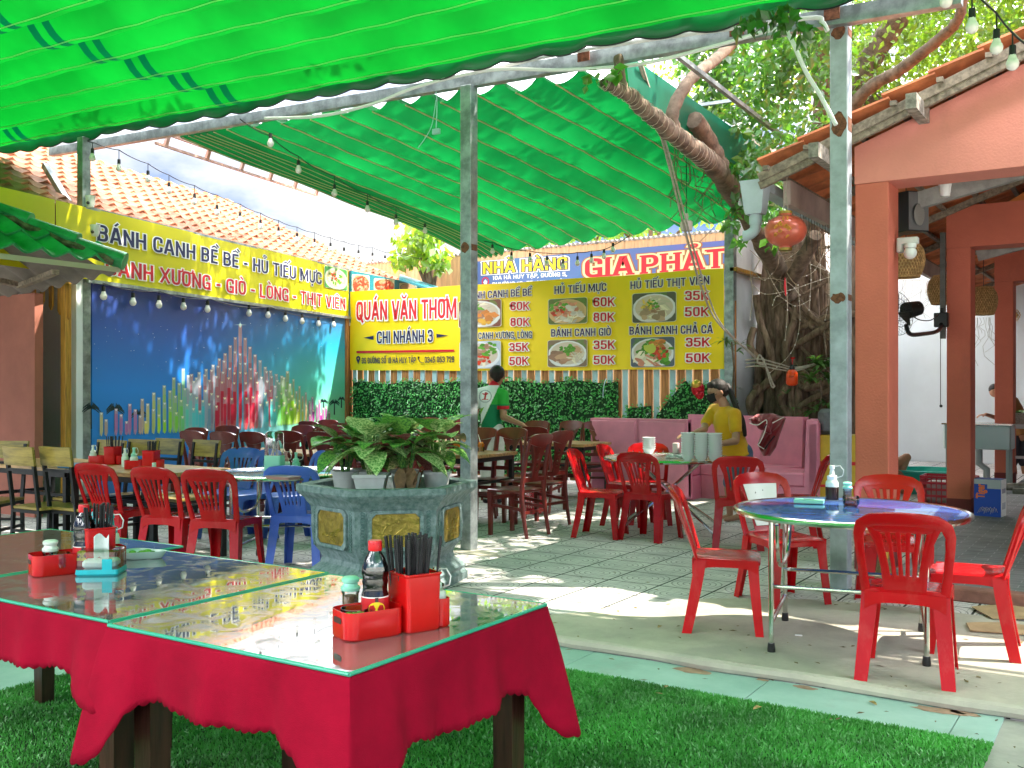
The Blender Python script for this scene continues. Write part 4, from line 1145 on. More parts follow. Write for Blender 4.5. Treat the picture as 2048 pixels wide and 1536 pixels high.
# far canopy, folds running away from the beam
cb = thing('green_canopy', 'far green folding canopy dappled by tree shade, reaching back to the menu banner', 'canopy', (-6, 10, 4.1))
NX = 12; X0, X1 = -8.55, -3.62; PX = (X1 - X0) / NX
ph2 = [rr.uniform(0, 6) for _ in range(NX + 1)]
def zB(x, y): return 4.38 - .05 * (x + 8.9) - (y - 7.35) * (.108 - .016 * (x + 8.9)) - .12 * max(0, (y - 11.5) / 1.6) ** 2
def fb(f, g):
    y = 7.35 + g * 5.75
    k = f * NX; i = min(NX - 1, int(k)); t = k - i
    sag = .125 * (1 + .08 * math.sin(y * .9 + ph2[i])) * (1 - (2 * t - 1) ** 2)
    if g > .82: sag *= 1 - (g - .82) * 2.2
    wr = .004 * math.sin(y * 4 + ph2[i] * 2 + t * 2) * math.sin(PI * t) + .008 * math.sin(y * 13 + ph2[i] + t * 4) * math.sin(PI * t) * (.35 + 1.5 * max(0, g - .75))
    return Vector((X0 + k * PX, y, zB(X0 + k * PX, y) - sag + wr))
m = M(); m.grid(fb, NX * 10, 150); m.build('cloth', green_far, cb, 60, world=True)
def fbl(f, g):            # bunched folds at the left edge
    y = 7.35 + g * 5.75; k = f * 6
    return Vector((X0 - .62 * f, y, zB(X0, y) + .0 - .13 * abs(math.sin(k * PI)) ** .7 + .01 * math.sin(y * 3 + k)))
m = M(); m.grid(fbl, 72, 40); m.build('gathered_folds', green_far, cb, 60, world=True)
def fbr(f, g):
    y = 7.30 + f * 5.6
    return Vector((X1 + .03 + .05 * math.sin(y * 2) * g, y, zB(X1, y) + .05 - g * (.34 + .05 * abs(math.sin(y * PI / .5)))))
m = M(); m.grid(fbr, 120, 6); m.build('valance', translucent('far_valance', (.008, .18, .11), (.006, .20, .11), .5, .4, .15, 3.0), cb, 60, world=True)
m = M()
for k in range(NX):
    m.tube([fb(min(1, (k + .42) / NX), j / 60) + Vector((0, 0, -.008)) for j in range(61)], .008, 5)
for k in range(6):
    m.tube([fbl((k + .35) / 6, j / 40) + Vector((.0, 0, -.006)) for j in range(41)], .0055, 5)
m.build('rod', mat('pale_orange_wire', (.62, .42, .24), .5, .1), cb, world=True)

# ================================================================== clay roofs
def tiled(m, P0, U, V, nu, nv, w, l, amp=.03, th=.018, mi=0, jit=.004, seed=0, keep=None, sub=6):
    """courses of curved tiles: P0 eave corner, U along the eave, V up the slope"""
    rr = random.Random(seed); U, V = Vector(U).normalized(), Vector(V).normalized(); n = U.cross(V).normalized()
    if n.z < 0: n = -n
    P0 = Vector(P0)
    for j in range(nv):
        for i in range(nu):
            if keep and not keep((i + .5) * w, (j + .5) * l): continue
            dz = rr.uniform(-jit, jit); tw = rr.uniform(-.006, .006)
            def q(f, g):
                h = amp * (math.cos(f * 2 * PI) * .5 + .5) + (amp * .35 if f < .12 or f > .88 else 0)
                return P0 + U * ((i + f) * w) + V * ((j + g * 1.12) * l + tw) + n * (h + dz + .035 * (1 - g) + .012)
            m.slab(q, sub, 1, th, mi)
rf = thing('tiled_house', 'neighbouring house with a pale orange tiled hip roof behind the left wall', 'building', LW(3, 3.3, -2))
m = M()
SL = Vector((-LN.x, -LN.y, .5)).normalized()
def keep(s_, t_):
    w_ = t_ * math.cos(math.atan(.5))
    return s_ < 13.4 - max(0, w_ - .1) * .55 * 1.0
tiled(m, LW(-4.2, 3.46, -.12), LE, SL, 48, 12, .28, .31, .04, .02, 0, .006, 3, keep=keep)
m.build('roof', clay_pale, rf, 40, world=True)
m = M()
for k in range(34):
    s_ = -4 + k * .35
    if s_ > 7.7: break
    a, b = Vector(LW(s_, 5.15, -3.5)), Vector(LW(s_ + .40, 5.11, -3.5))
    m.tube([a, b], [.13, .11], 10, flat=.8)
for k in range(9):
    t0, t1 = k / 9, (k + 1.15) / 9
    a = Vector(LW(7.7 + 1.55 * t0, 5.10 - 1.55 * t0, -3.5 + 3.1 * t0)); b = Vector(LW(7.7 + 1.55 * t1, 5.06 - 1.55 * t1, -3.5 + 3.1 * t1))
    m.tube([a, b], [.11, .12], 10, flat=.8)
m.build('ridge_tiles', mat('ridge_tile', (.60, .33, .15), .8, var=.35, vs=5), rf, world=True)
m = M(); quadbox(m, .2, 9.0, 0, 3.3, -6.5, -.45); m.build('wall', white_wall, rf, world=True)
m = M()
m.add([LW(9.3, 3.4, -.1), LW(9.3, 3.4, -6.9), LW(7.7, 5.0, -3.5)], [(0, 1, 2)])
m.add([LW(-4.2, 3.4, -6.9), LW(9.3, 3.4, -6.9), LW(7.7, 5.0, -3.5), LW(-4.2, 5.0, -3.5)], [(0, 1, 2, 3)])
m.build('back_slope', clay_pale, rf, world=True)
# ------------------------------------------------------------------ green tiled stall roof at the left
hut = thing('stall', 'low stall with a mossy green tiled roof and brown wall at the left', 'stall', (-11, 5, 0))
green_tile = mat('green_tile', (.025, .26, .09), .55, var=.35, vs=4, bump=.1, bs=18)
moss = mat('mossy_mortar', (.11, .10, .06), .95, var=.55, vs=14, bump=.6, bs=30)
fibro = mat('fibre_cement', (.19, .165, .14), .9, var=.2, vs=4)
HC = Vector((-8.98, 6.44, 2.68)); RD = Vector((-10.58, 4.84, 3.62))
m = M()
Ve = Vector((RD.x - HC.x, 0, RD.z - HC.z))
def keepE(u_, v_): return u_ > 0.02 + v_ * .87
tiled(m, HC, Vector((0, -1, 0)), Ve, 15, 5, .29, .40, .06, .02, 0, .004, 9, keep=lambda a, b: a > b * .86 - .05, sub=8)
m.build('roof', green_tile, hut, 40, world=True)
m = M()
def fn(f, g):
    x = HC.x - .02 - f * 3.6 + .02
    y0, z0 = HC.y + .02, HC.z - .03 - f * .30
    up = g * min(1, 1.6)
    e_ = min(f * 3.6, 1.6); return Vector((x, y0 - g * e_, z0 + g * e_ * .58 + .025 * math.cos(f * 3.6 / .15 * PI)))
m.slab(fn, 140, 1, .015); m.build('corrugated_underside', fibro, hut, 30, world=True)
m = M()
for k in range(5):
    a = HC.lerp(RD, k / 5 - .03); b = HC.lerp(RD, (k + 1.08) / 5 - .03)
    m.tube([a + Vector((.0, .0, .10)), b + Vector((0, 0, .07))], [.145, .115], 12, flat=.65)
m.build('hip_cap', green_tile, hut, 40, world=True)
m = M()
P = [HC.lerp(RD, k / 24) + Vector((.06, -.10, .045 + .012 * math.sin(k * 2.1))) for k in range(25)]
m.tube(P, [.045 + .02 * math.sin(k * 1.7) ** 2 for k in range(25)], 8, flat=.7)
m.build('mossy_mortar', moss, hut, world=True)
m = M(); m.bar(HC + Vector((.03, .0, -.02)), HC + Vector((.03, -4.2, -.02)), .02, .05); m.build('eave_strip', mat('eave_strip', (.42, .38, .28), .8), hut, world=True)
m = M()
m.bar(HC + Vector((-.3, -1.9, -.10)), HC + Vector((-1.3, -.35, -.12)), .09, .05); m.build('rafter', old_timber, hut, world=True)
m = M(); m.bar(HC + Vector((-.15, -.6, -.09)), HC + Vector((-1.6, -.1, -.10)), .07, .05)
m.build('rafter', old_timber, hut, world=True)
m = M(); m.add([tuple(RD), tuple(RD + Vector((0, -5, 0))), (HC.x - 3.6, HC.y - 6.6, 2.5), (HC.x - 3.6, HC.y + .02, 2.45)], [(0, 1, 2, 3)]); m.build('back_slope', green_tile, hut, 0, world=True)
m = M(); m.box((-14, 6.42, 0), (-10.43, 6.52, 2.5)); m.build('wall', mat('brown_pink_wall', (.36, .13, .09), .85, var=.15, vs=1.5, bump=.2), hut, world=True)
# picket fringe and yellow post, dark doorway
p_ = thing('picket_fringe', 'row of yellow pointed wooden slats hanging under the stall roof', 'fringe', (-10.6, 6.6, 2.3))
for k in range(6):
    px = 50 + k * 17.5; c = at_y(px, 600, 6.72); zt = 2.62; zb = at_y(px, 592 + k * 9.5, 6.72).z
    m = M(); ww2 = .036
    m.prism([(c.x - ww2, zb + .05), (c.x, zb), (c.x + ww2, zb + .05), (c.x + ww2, zt), (c.x - ww2, zt)], .02, f=lambda a, b, d: (a, 6.72 + b, d))
    m.build('slat', wood_plank, p_, 0, world=True)
c = at_y(134, 700, 6.75); m = M(); m.box((c.x - .05, 6.70, 0), (c.x + .045, 6.78, 2.75), bev=.006)
obj('timber_post', 'tall yellow wooden post between the stall and the mural', 'post', m, wood_plank)
dk = thing('dark_doorway', 'dark doorway with a grey lower panel left of the mural', 'door', (-10.9, 7.4, 0))
a, b = at_y(76, 700, 7.45), at_y(158, 700, 7.45)
m = M(); m.box((a.x - .4, 7.45, 1.0), (b.x + .2, 7.5, 2.1)); m.build('glass', mat('dark_glass', (.008, .012, .018), .12), dk, world=True)
m = M(); m.box((a.x - .4, 7.44, 0), (b.x + .2, 7.5, 1.0)); m.build('lower_panel', mat('grey_panel', (.10, .12, .13), .5), dk, world=True)
m = M(); m.box((a.x - .4, 7.44, 2.1), (b.x + .2, 7.52, 2.5)); m.build('lintel', mat('red_brown_lintel', (.16, .05, .04), .8), dk, world=True)
m = M(); m.box((b.x - .12, 7.40, 1.12), (b.x - .02, 7.44, 1.2)); m.build('lock', galv, dk, world=True)

# ================================================================== orange pavilion
pv = thing('orange_pavilion', 'open orange rendered pavilion with a clay tiled gable roof at the right', 'pavilion', (-1.8, 8, 0))
GY = 8.0
EAVE = Vector((-2.62, 7.78, 3.17)); PITCHV = Vector((1, 0, .375)).normalized()
RX = 1.2
def zr(x): return EAVE.z + (x - EAVE.x) * .375
for k, y0 in enumerate((8.0, 12.18, 16.35)):
    m = M()
    m.box((-1.94, y0, 0), (-1.69, y0 + .36, 3.03), bev=.006)
    m.build('pillar', paint_orange, pv, world=True)
    m = M(); m.box((-1.945, y0 - .004, .02), (-1.685, y0 + .364, .19)); m.build('plinth', mat('maroon_plinth', (.16, .022, .022), .7), pv, world=True)
    m = M()
    if k == 0:
        pts = [(-1.943, 3.032), (4.9, 3.032), (4.9, zr(RX) - (4.9 - RX) * .375 - .12), (RX, zr(RX) - .10), (-1.943, zr(-1.943) - .10)]
        m.prism(pts, .366, f=lambda a, b, c: (a, y0 + .18 + b, c)); m.build('gable_wall', paint_pink, pv, 0, world=True)
    else:
        m.prism([(-1.943, 3.032), (6, 3.032), (6, 3.5), (-1.943, 3.5)], .366, f=lambda a, b, c: (a, y0 + .18 + b, c)); m.build('lintel', paint_orange, pv, 0, world=True)
        m = M(); pts = [(-1.3, 3.503), (3.7, 3.503), (3.7, zr(RX) - (3.7 - RX) * .375 - .12), (RX, zr(RX) - .10), (-1.0, zr(-1.0) - .10)]
        m.prism(pts, .36, f=lambda a, b, c: (a, y0 + .18 + b, c)); m.build('gable_wall', mat('ochre_render', (.50, .15, .035), .85, var=.06, vs=2), pv, 0, world=True)
    m = M(); m.box((5.5, y0, 0), (6, y0 + .36, 3.03)); m.build('pillar', paint_orange, pv, world=True)
# right frames seen inside: inner reveal posts
m = M(); m.box((1.6, 21, 0), (9, 21.15, 3.6)); m.box((-4.5, 21, 0), (1.6, 21.1, 3.6)); m.build('end_wall', mat('grey_white_wall', (.62, .66, .70), .85, var=.05, vs=1), pv, world=True)
m = M(); m.box((6.0, 8.2, 0), (6.12, 21, 3.6)); m.build('side_wall', white_wall, pv, world=True)
# tiled roof, courses stepping up the slope; the verge shows every tile end
m = M()
tiled(m, EAVE + Vector((0, 13.2, 0)), Vector((0, -1, 0)), PITCHV, 44, 12, .30, .345, .045, .022, 0, .008, 4, sub=6)
m.build('roof', clay, pv, 40, world=True)
m = M()
Q = Vector((RX, 7.78, zr(RX)))
m.add([tuple(Q), tuple(Q + Vector((0, 13.2, 0))), (6.6, 20.98, zr(RX) - (6.6 - RX) * .375), (6.6, 7.78, zr(RX) - (6.6 - RX) * .375)], [(0, 1, 2, 3)])
m.tube([Q + Vector((0, 0, .06)), Q + Vector((0, 13.2, .06))], .11, 10)
m.build('back_slope', clay, pv, 0, world=True)
m = M()
for y0 in (7.80, 9.4, 10.9, 11.95, 13.6, 15.2, 17, 19):
    m = M(); m.bar(EAVE + Vector((-.02, y0 - 7.78, -.045)), EAVE + PITCHV * 4.1 + Vector((0, y0 - 7.78, -.045)), .05, .07); m.build('rafter', old_timber, pv, world=True)
for y0 in (7.84,):
    m = M(); m.bar(EAVE + Vector((-.02, .03, -.105)), EAVE + PITCHV * 4.1 + Vector((0, .03, -.105)), .045, .06)
m.build('rafter', old_timber, pv, world=True)
m = M()
for k in range(12):
    c = EAVE + PITCHV * (k * .345 + .05) + Vector((0, 0, .005))
    m = M(); m.bar(c + Vector((0, -.04, 0)), c + Vector((0, 13, 0)), .045, .035); m.build('batten', old_timber, pv, world=True)
m = M()
for (dx, l) in ((.72, .22), (1.75, .35), (-.02, .25)):
    c = EAVE + PITCHV * (dx + .55) + Vector((0, 0, -.13))
    m = M(); m.bar(c + Vector((0, -.28, -.0)), c + Vector((0, .35, .0)), .075, .11)
    m.build('purlin_end', mat('flaking_timber', (.30, .27, .23), .9, var=.45, vs=18, bump=.4), pv, world=True)
m = M(); m.bar(EAVE + Vector((.10, .35, -.12)), EAVE + Vector((.10, 13, -.12)), .06, .20); m.build('fascia_board', mat('pinkish_board', (.44, .34, .30), .8, var=.15, vs=3), pv, world=True)
m = M()
for y0 in (9.0, 12.9): 
    a_ = Vector((-1.72, y0, 3.02)); m = M(); m.bar(a_, a_ + Vector((1.3, .1, .30)), .09, .14); m.build('steel_bracket', mat('grey_channel', (.36, .35, .33), .6, .2, var=.2), pv, world=True)
q = at_y(1886, 500, 12.08); m = M(); m.box((q.x - .028, 12.05, 2.0), (q.x + .028, 12.11, 3.2))
obj('thin_column', 'thin dark steel pole fixed beside the second orange pillar above the fan arm', 'column', m, mat('dark_column', (.10, .095, .09), .5, .3, var=.3))
# rain hopper
rh = thing('rain_hopper', 'pale blue metal rain hopper with a short elbow pipe under the pavilion eave', 'rain hopper', (-2.85, 7.85, 2.6))
hp = at_y(1511, 400, 7.9)
m = M()
def sq(c, w, d, z): return [(c.x - w, c.y - d, z), (c.x + w, c.y - d, z), (c.x + w, c.y + d, z), (c.x - w, c.y + d, z)]
m.loft([sq(hp, .066, .06, hp.z - .12), sq(hp, .072, .065, hp.z - .10), sq(hp, .10, .09, hp.z + .13), sq(hp, .105, .095, hp.z + .15), sq(hp, .09, .08, hp.z + .15), sq(hp, .06, .05, hp.z - .05)])
pb_ = mat('pale_blue_pvc', (.43, .50, .55), .4, var=.1, vs=6)
m.build('hopper', pb_, rh, world=True)
m = M(); m.tube(pipe([(hp.x, hp.y, hp.z - .11), (hp.x, hp.y, hp.z - .2), (hp.x - .01, hp.y, hp.z - .25), (hp.x - .06, hp.y - .01, hp.z - .285), (hp.x - .10, hp.y - .02, hp.z - .29)], 1), .044, 12); m.tube([(hp.x, hp.y, hp.z - .13), (hp.x, hp.y, hp.z - .2)], .052, 12); m.build('elbow_pipe', pb_, rh, world=True)
m = M(); m.bar((hp.x + .02, hp.y + .1, hp.z + .12), (hp.x - .1, hp.y + 7, hp.z + .12), .12, .08); m.build('gutter', pb_, rh, world=True)
# ================================================================== the big tree
bark = mat('ficus_bark', (.10, .062, .040), .9, col2=(.27, .185, .125), vs=7, streak=(3, 3, .7), bump=.7, bs=16)
bark_l = mat('limb_bark', (.095, .068, .048), .9, col2=(.24, .175, .125), vs=9, bump=.9, bs=24)
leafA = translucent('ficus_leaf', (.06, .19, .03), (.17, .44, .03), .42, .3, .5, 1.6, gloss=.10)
leafB = translucent('sun_tinted_leaf', (.10, .20, .025), (.34, .55, .03), .55, .35, .4, 1.4, gloss=.06)  # yellower, lighter copy of the leaf: sunlight put into its colour
tree = thing('ficus_tree', 'huge old ficus tree with twisted fused trunks between the white wall and the pavilion', 'tree', (-4.25, 14.0, 0))
rr = random.Random(21)
TB = Vector((-4.27, 14.1, 0))
m = M()
def spine(x0, y0, top, rad, wob, k=14, z0=-.05):
    P = []; 
    for i in range(k + 1):
        t = i / k; z = z0 + (top.z - z0) * t
        P.append(Vector((x0 + (top.x - x0) * t ** 1.3 + wob * math.sin(t * 5 + x0 * 9) * (1 - t * .4), y0 + (top.y - y0) * t + wob * math.cos(t * 4.3 + y0 * 7), z)))
    return P
cr_top = Vector((-4.35, 14.1, 4.1))
m.tube(spine(TB.x, TB.y, cr_top, 0, .05), [.50, .46, .44, .42, .41, .40, .40, .41, .42, .42, .40, .38, .36, .34, .30], 14)
m.tube(spine(TB.x + .75, TB.y - .2, Vector((-3.35, 13.7, 4.6)), 0, .07), [.34, .3, .28, .26, .25, .24, .23, .22, .22, .2, .2, .19, .18, .17, .15], 10)
for k in range(30):
    a = rr.uniform(PI * .75, 2.35 * PI); r0 = rr.uniform(.36, .56); ra = rr.uniform(.05, .13)
    x0, y0 = TB.x + r0 * math.cos(a) * 1.15, TB.y + r0 * math.sin(a)
    a2 = a + rr.uniform(-.7, .7)
    top = Vector((TB.x + .36 * math.cos(a2), TB.y + .36 * math.sin(a2), rr.uniform(2.2, 4.4)))
    P = spine(x0, y0, top, 0, rr.uniform(.02, .09), 12)
    P = [P[0] + (P[0] - Vector((TB.x, TB.y, P[0].z))) * .6] + P
    m.tube(P, [ra * 1.3] + [ra * (1 - .45 * i / 12) for i in range(13)], 8, flat=rr.uniform(.7, 1.1))
for k in range(22):   # diagonal strangling roots to the right-hand trunk
    z0 = rr.uniform(.2, 3.4); a = Vector((TB.x + rr.uniform(-.1, .35), TB.y - .42, z0 + rr.uniform(-.5, .9))); b = Vector((TB.x + rr.uniform(.6, 1.15), TB.y - .45 + rr.uniform(-.1, .1), z0))
    mid = a.lerp(b, .5) + Vector((rr.uniform(-.1, .1), -.1, rr.uniform(-.15, .1)))
    m.tube(pipe([a, mid, b], 0), rr.uniform(.02, .05), 6)
for (pts, r) in ((((1508, 655), (1500, 690), (1518, 720), (1545, 740), (1540, 700), (1520, 640), (1512, 590)), .05), (((1545, 860), (1510, 835), (1500, 800), (1530, 770), (1560, 740)), .06), (((1500, 840), (1520, 800), (1512, 770)), .05), (((1590, 850), (1560, 800), (1580, 760), (1570, 700), (1590, 640)), .055)):
    m.tube(pipe([at(x, y, 13.62 + .05 * (i % 2)) for i, (x, y) in enumerate(pts)], 0), r, 7)
m.build('trunk', bark, tree, 60, world=True)
def limb(pts, r0, r1, mt=bark_l, name='limb', n=10):
    P = pipe([at(*p) for p in pts], 0)
    k = len(P); rl = random.Random(len(pts) * 7 + int(pts[0][0]))
    P = [p + Vector((rl.uniform(-1, 1), rl.uniform(-1, 1), rl.uniform(-1, 1))) * r0 * .06 for p in P]
    m = M(); m.tube(P, [r0 + (r1 - r0) * i / (k - 1) + r0 * .05 * math.sin(i * 1.9) for i in range(k)], n)
    m.build(name, mt, tree, 60, world=True)
    return P
limbL = limb(((1575, 590, 13.7), (1545, 520, 13.0), (1495, 430, 11.4), (1430, 335, 9.7), (1380, 295, 9.0), (1310, 238, 8.2), (1255, 190, 7.75), (1205, 166, 7.5)), .15, .037)
limb(((1248, 188, 7.7), (1240, 150, 7.7), (1236, 112, 7.7)), .045, .038)
limb(((1352, 270, 8.6), (1345, 225, 8.5), (1380, 160, 8.6), (1430, 120, 8.9), (1470, 80, 9.2), (1500, 20, 9.5)), .06, .045)
limb(((1440, 335, 9.8), (1412, 275, 9.5), (1388, 240, 9.2)), .095, .085)
limb(((1600, 520, 14), (1640, 330, 13.6), (1690, 230, 13.2), (1740, 120, 13), (1780, 60, 12.8), (1830, -20, 12.5)), .20, .13)
limb(((1630, 380, 13.6), (1645, 180, 12.9), (1650, -10, 12.2)), .12, .10)
limb(((1650, 330, 13.4), (1720, 195, 12.5), (1800, 140, 12), (1870, 85, 11.6), (1915, 40, 11.2), (1930, -30, 11)), .09, .05)
limb(((1640, 350, 13.5), (1720, 215, 13.3), (1850, 190, 13), (1990, 110, 12.8), (2100, 40, 12.6)), .10, .06)
limb(((1660, 270, 13.4), (1760, 215, 14.2), (1850, 160, 14.4)), .09, .07)
limb(((1560, 590, 13.6), (1590, 545, 13.0), (1632, 470, 12.4)), .11, .09)
# hanging aerial roots
m = M()
for k in range(70):
    px = rr.choice((rr.uniform(1490, 1690), rr.uniform(1340, 1480), rr.uniform(1520, 1680)))
    y0 = rr.uniform(330, 520) if px > 1480 else rr.uniform(250, 300) + (px - 1340) * .6
    D = rr.uniform(12.4, 13.2) - max(0, (1500 - px) * .016); l = rr.uniform(.15, .9)
    a = at(px, y0, D); P = [a + Vector((rr.uniform(-.03, .03) * i, rr.uniform(-.02, .02) * i, -l * i / 6)) for i in range(7)]
    m.tube(P, rr.uniform(.003, .008), 4)
m.build('aerial_roots', mat('root_fibre', (.24, .17, .11), .9, var=.3, vs=20), tree, 0, world=True)
def leaves(m, c, rad, n, size, rr, flat=.8, droop=.5, mi=0):
    for k in range(n):
        d = Vector((rr.gauss(0, 1), rr.gauss(0, 1), rr.gauss(0, 1) * flat))
        d = d.normalized() * rad * (rr.random() ** .45)
        p = Vector(c) + d
        u = Vector((rr.uniform(-1, 1), rr.uniform(-1, 1), rr.uniform(-1, .3) - droop * .4)).normalized()
        w = u.cross(Vector((rr.uniform(-1, 1), rr.uniform(-1, 1), rr.uniform(-.3, 1)))).normalized()
        nn = u.cross(w); l = size * rr.uniform(.7, 1.25); b = l * .30
        m.add([tuple(p), tuple(p + u * l * .45 + w * b - nn * b * .25), tuple(p + u * l), tuple(p + u * l * .45 - w * b - nn * b * .25)], [(0, 1, 2), (0, 2, 3)], mi)
rr = random.Random(77)
m = M()
clumps = []
for (px, py, D, r, n) in ((1440, 150, 10.4, .34, 170), (1490, 230, 10.2, .34, 200), (1540, 300, 10.0, .30, 190), (1600, 330, 10.5, .30, 160), (1470, 330, 10.4, .20, 80), (1500, 400, 10.0, .22, 110), (1560, 390, 10.2, .24, 120), (1560, 190, 10.0, .38, 230), (1620, 240, 10.4, .32, 180), (1520, 120, 9.9, .36, 200), (1590, 110, 9.8, .38, 210), (1640, 150, 10.2, .3, 150), (1440, 90, 10.4, .32, 160), (1390, 140, 10.6, .22, 70), (1380, 70, 10.6, .30, 120), (1500, 30, 9.6, .40, 190), (1600, 30, 9.4, .40, 200), (1660, 60, 9.6, .32, 140), (1225, 150, 7.5, .10, 14), (1190, 160, 7.4, .10, 10), (1285, 95, 8, .10, 12),
        (1500, 330, 9.7, .18, 70), (1535, 430, 9.7, .15, 55), (1465, 440, 9.9, .12, 26), (1650, 340, 10.6, .2, 80), (1420, 200, 10.4, .16, 50), (1480, 480, 9.8, .09, 18), (1545, 480, 9.8, .10, 16), (1510, 40, 6.75, .10, 22), (1570, 35, 6.75, .12, 34), (1610, 60, 6.8, .10, 20), (1480, 60, 6.8, .07, 10)):
    leaves(m, at(px, py, D), r, n, .105, rr, .9)
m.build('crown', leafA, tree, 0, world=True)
m = M()
for k in range(95):
    px = rr.uniform(1680, 2150); py = rr.uniform(-60, 300)
    if py > 330 - (px - 1700) * .55 + 40: continue
    leaves(m, at(px, py, rr.uniform(12.5, 17)), rr.uniform(.35, .75), 140, .105, rr, .8)
for k in range(40):
    leaves(m, at(rr.uniform(1330, 1720), rr.uniform(-40, 240), rr.uniform(14, 18)), rr.uniform(.4, .8), 130, .11, rr, .8)
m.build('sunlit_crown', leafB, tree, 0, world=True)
m = M()     # high crown over the yard: throws the dappled shade
for k in range(195):
    x, y = rr.uniform(-6, 4.5), rr.uniform(8.2, 17); z = 6.1 + rr.uniform(0, 2.6)
    if k > 84: x, y, z = rr.uniform(-9, -5.6), rr.uniform(8.6, 16), rr.uniform(7.7, 9)  # extra clumps out of view, added to keep the sun off the mural
    p = Vector((x, y, z)); q = p - Vector((0, 0, CAMZ)); D = q.dot(FW); py = HZ - (z - CAMZ) / D * FPX; px = 1024 + FPX * q.dot(RT) / D
    if px < 1330 and py > -110 or (x > 1.2 and y < 10.2): continue
    if px < 2200 and py > 240 - max(0, (px - 1700)) * .3: continue
    leaves(m, p, rr.uniform(.42, .68), 150, .165, rr, .55)
m.build('high_shade_crown', leafA, tree, 0, world=True)
m = M()
for k in range(10):
    a = at(rr.uniform(1600, 1900), -40, 12.8); b = Vector((rr.uniform(-4, 3), rr.uniform(9.5, 15), rr.uniform(6.6, 8)))
    m.tube(pipe([a, a.lerp(b, .5) + Vector((0, 0, .3)), b], 0), [.06] * 8 + [.035] * 9, 6)
m.build('high_branches', bark, tree, 60, world=True)
# trees beyond the boundary
def small_tree(label, c, h, blobs, seed, mt=leafB, size=.16):
    t_ = thing('tree', label, 'tree', c, 0, 'trees beyond the back fence'); rr = random.Random(seed)
    m = M(); m.tube([(c[0], c[1], 0), (c[0] + .1, c[1], h * .5), (c[0], c[1], h)], [.12, .09, .04], 8)
    for (dx, dy, dz, r, n) in blobs: m.tube([(c[0], c[1], h * .75), (c[0] + dx * .5, c[1] + dy * .5, (h * .75 + dz) / 2 + .2), (c[0] + dx, c[1] + dy, dz)], [.05, .035, .015], 6)
    m.build('trunk', bark, t_, 60, world=True)
    m = M()
    for (dx, dy, dz, r, n) in blobs: leaves(m, (c[0] + dx, c[1] + dy, dz), r, n, size, rr, .8, .8)
    m.build('crown', mt, t_, 0, world=True)
q = at_y(862, 495, 15.6)
small_tree('bright round-leaved small tree rising over the tan wall beside the middle post', (q.x + .1, 15.5, 0), 4.3, ((-.25, -.3, 4.35, .42, 110), (.1, -.2, 4.5, .45, 130), (.25, -.5, 4.1, .38, 90), (-.35, -.4, 4.0, .28, 55), (.45, -.3, 3.9, .25, 40)), 5, size=.21)
for k, (px, py, h_) in enumerate(((1030, 500, 4.6), (1170, 480, 4.9), (1300, 470, 5.2))):
    q = at_y(px, py, 19.5)
    small_tree(['leafy tree showing between the far canopy and the tan wall, leftmost of three', 'leafy tree behind the middle of the restaurant sign', 'leafy tree behind the right half of the restaurant sign'][k], (q.x, 19.5, 0), h_, ((-.9, 0, h_ - .1, .9, 240), (.5, 0, h_ + .3, .9, 240), (.2, -.3, h_ + .9, .9, 200), (1.2, .2, h_, .7, 160)), 9 + k, leafB, .17)
# understorey plants by the trunk
def frond(m, c, n, l, rr, spread=1., w=.16, mi=0):
    for k in range(n):
        a = rr.uniform(0, 2 * PI); el = rr.uniform(.1, 1.3); d = Vector((math.cos(a) * spread, math.sin(a) * spread, el)).normalized(); s_ = d.cross(Vector((0, 0, 1))).normalized()
        L_ = l * rr.uniform(.6, 1.1); pr = None
        for i in range(5):
            t = i / 4; p = Vector(c) + d * (L_ * t) - Vector((0, 0, .45 * L_ * t * t)); ww3 = L_ * w * math.sin(PI * min(.98, t * .9 + .08))
            cur = (tuple(p - s_ * ww3), tuple(p + s_ * ww3))
            if pr: m.add([pr[0], pr[1], cur[1], cur[0]], [(0, 1, 2, 3)], mi)
            pr = cur
leafC = translucent('orchid_leaf', (.05, .15, .03), (.16, .34, .04), .35, .35, .4, 5, gloss=.08)
for k, (px, py, D, n, l, s_, lb) in enumerate(((1650, 700, 13.0, 46, .34, 5, 'tall leafy orchid plant tied to the right side of the trunk'), (1640, 770, 12.9, 34, .32, 6, 'hanging clump of strap leaves under the orange sprayer'), (1580, 825, 12.9, 16, .26, 7, 'small plant sprouting behind the draped jacket'), (1465, 720, 13.3, 26, .24, 8, 'thin leafy shrub against the white wall behind the woman'))):
    rr = random.Random(s_); pt = thing('plant', lb, 'plant', at(px, py, D)); m = M()
    for q in range(5 if n > 20 else 2): frond(m, at(px + rr.uniform(-22, 22), py + rr.uniform(-55, 60), D + rr.uniform(-.1, .1)), n // 3, l, rr, w=.09)
    m.build('foliage', leafC, pt, 0, world=True)
    m = M(); a = at(px, py + 60, D); m.tube([a, a + Vector((.02, 0, .3)), a + Vector((-.02, .02, .65))], .012, 6); m.build('stem', bark_l, pt, world=True)
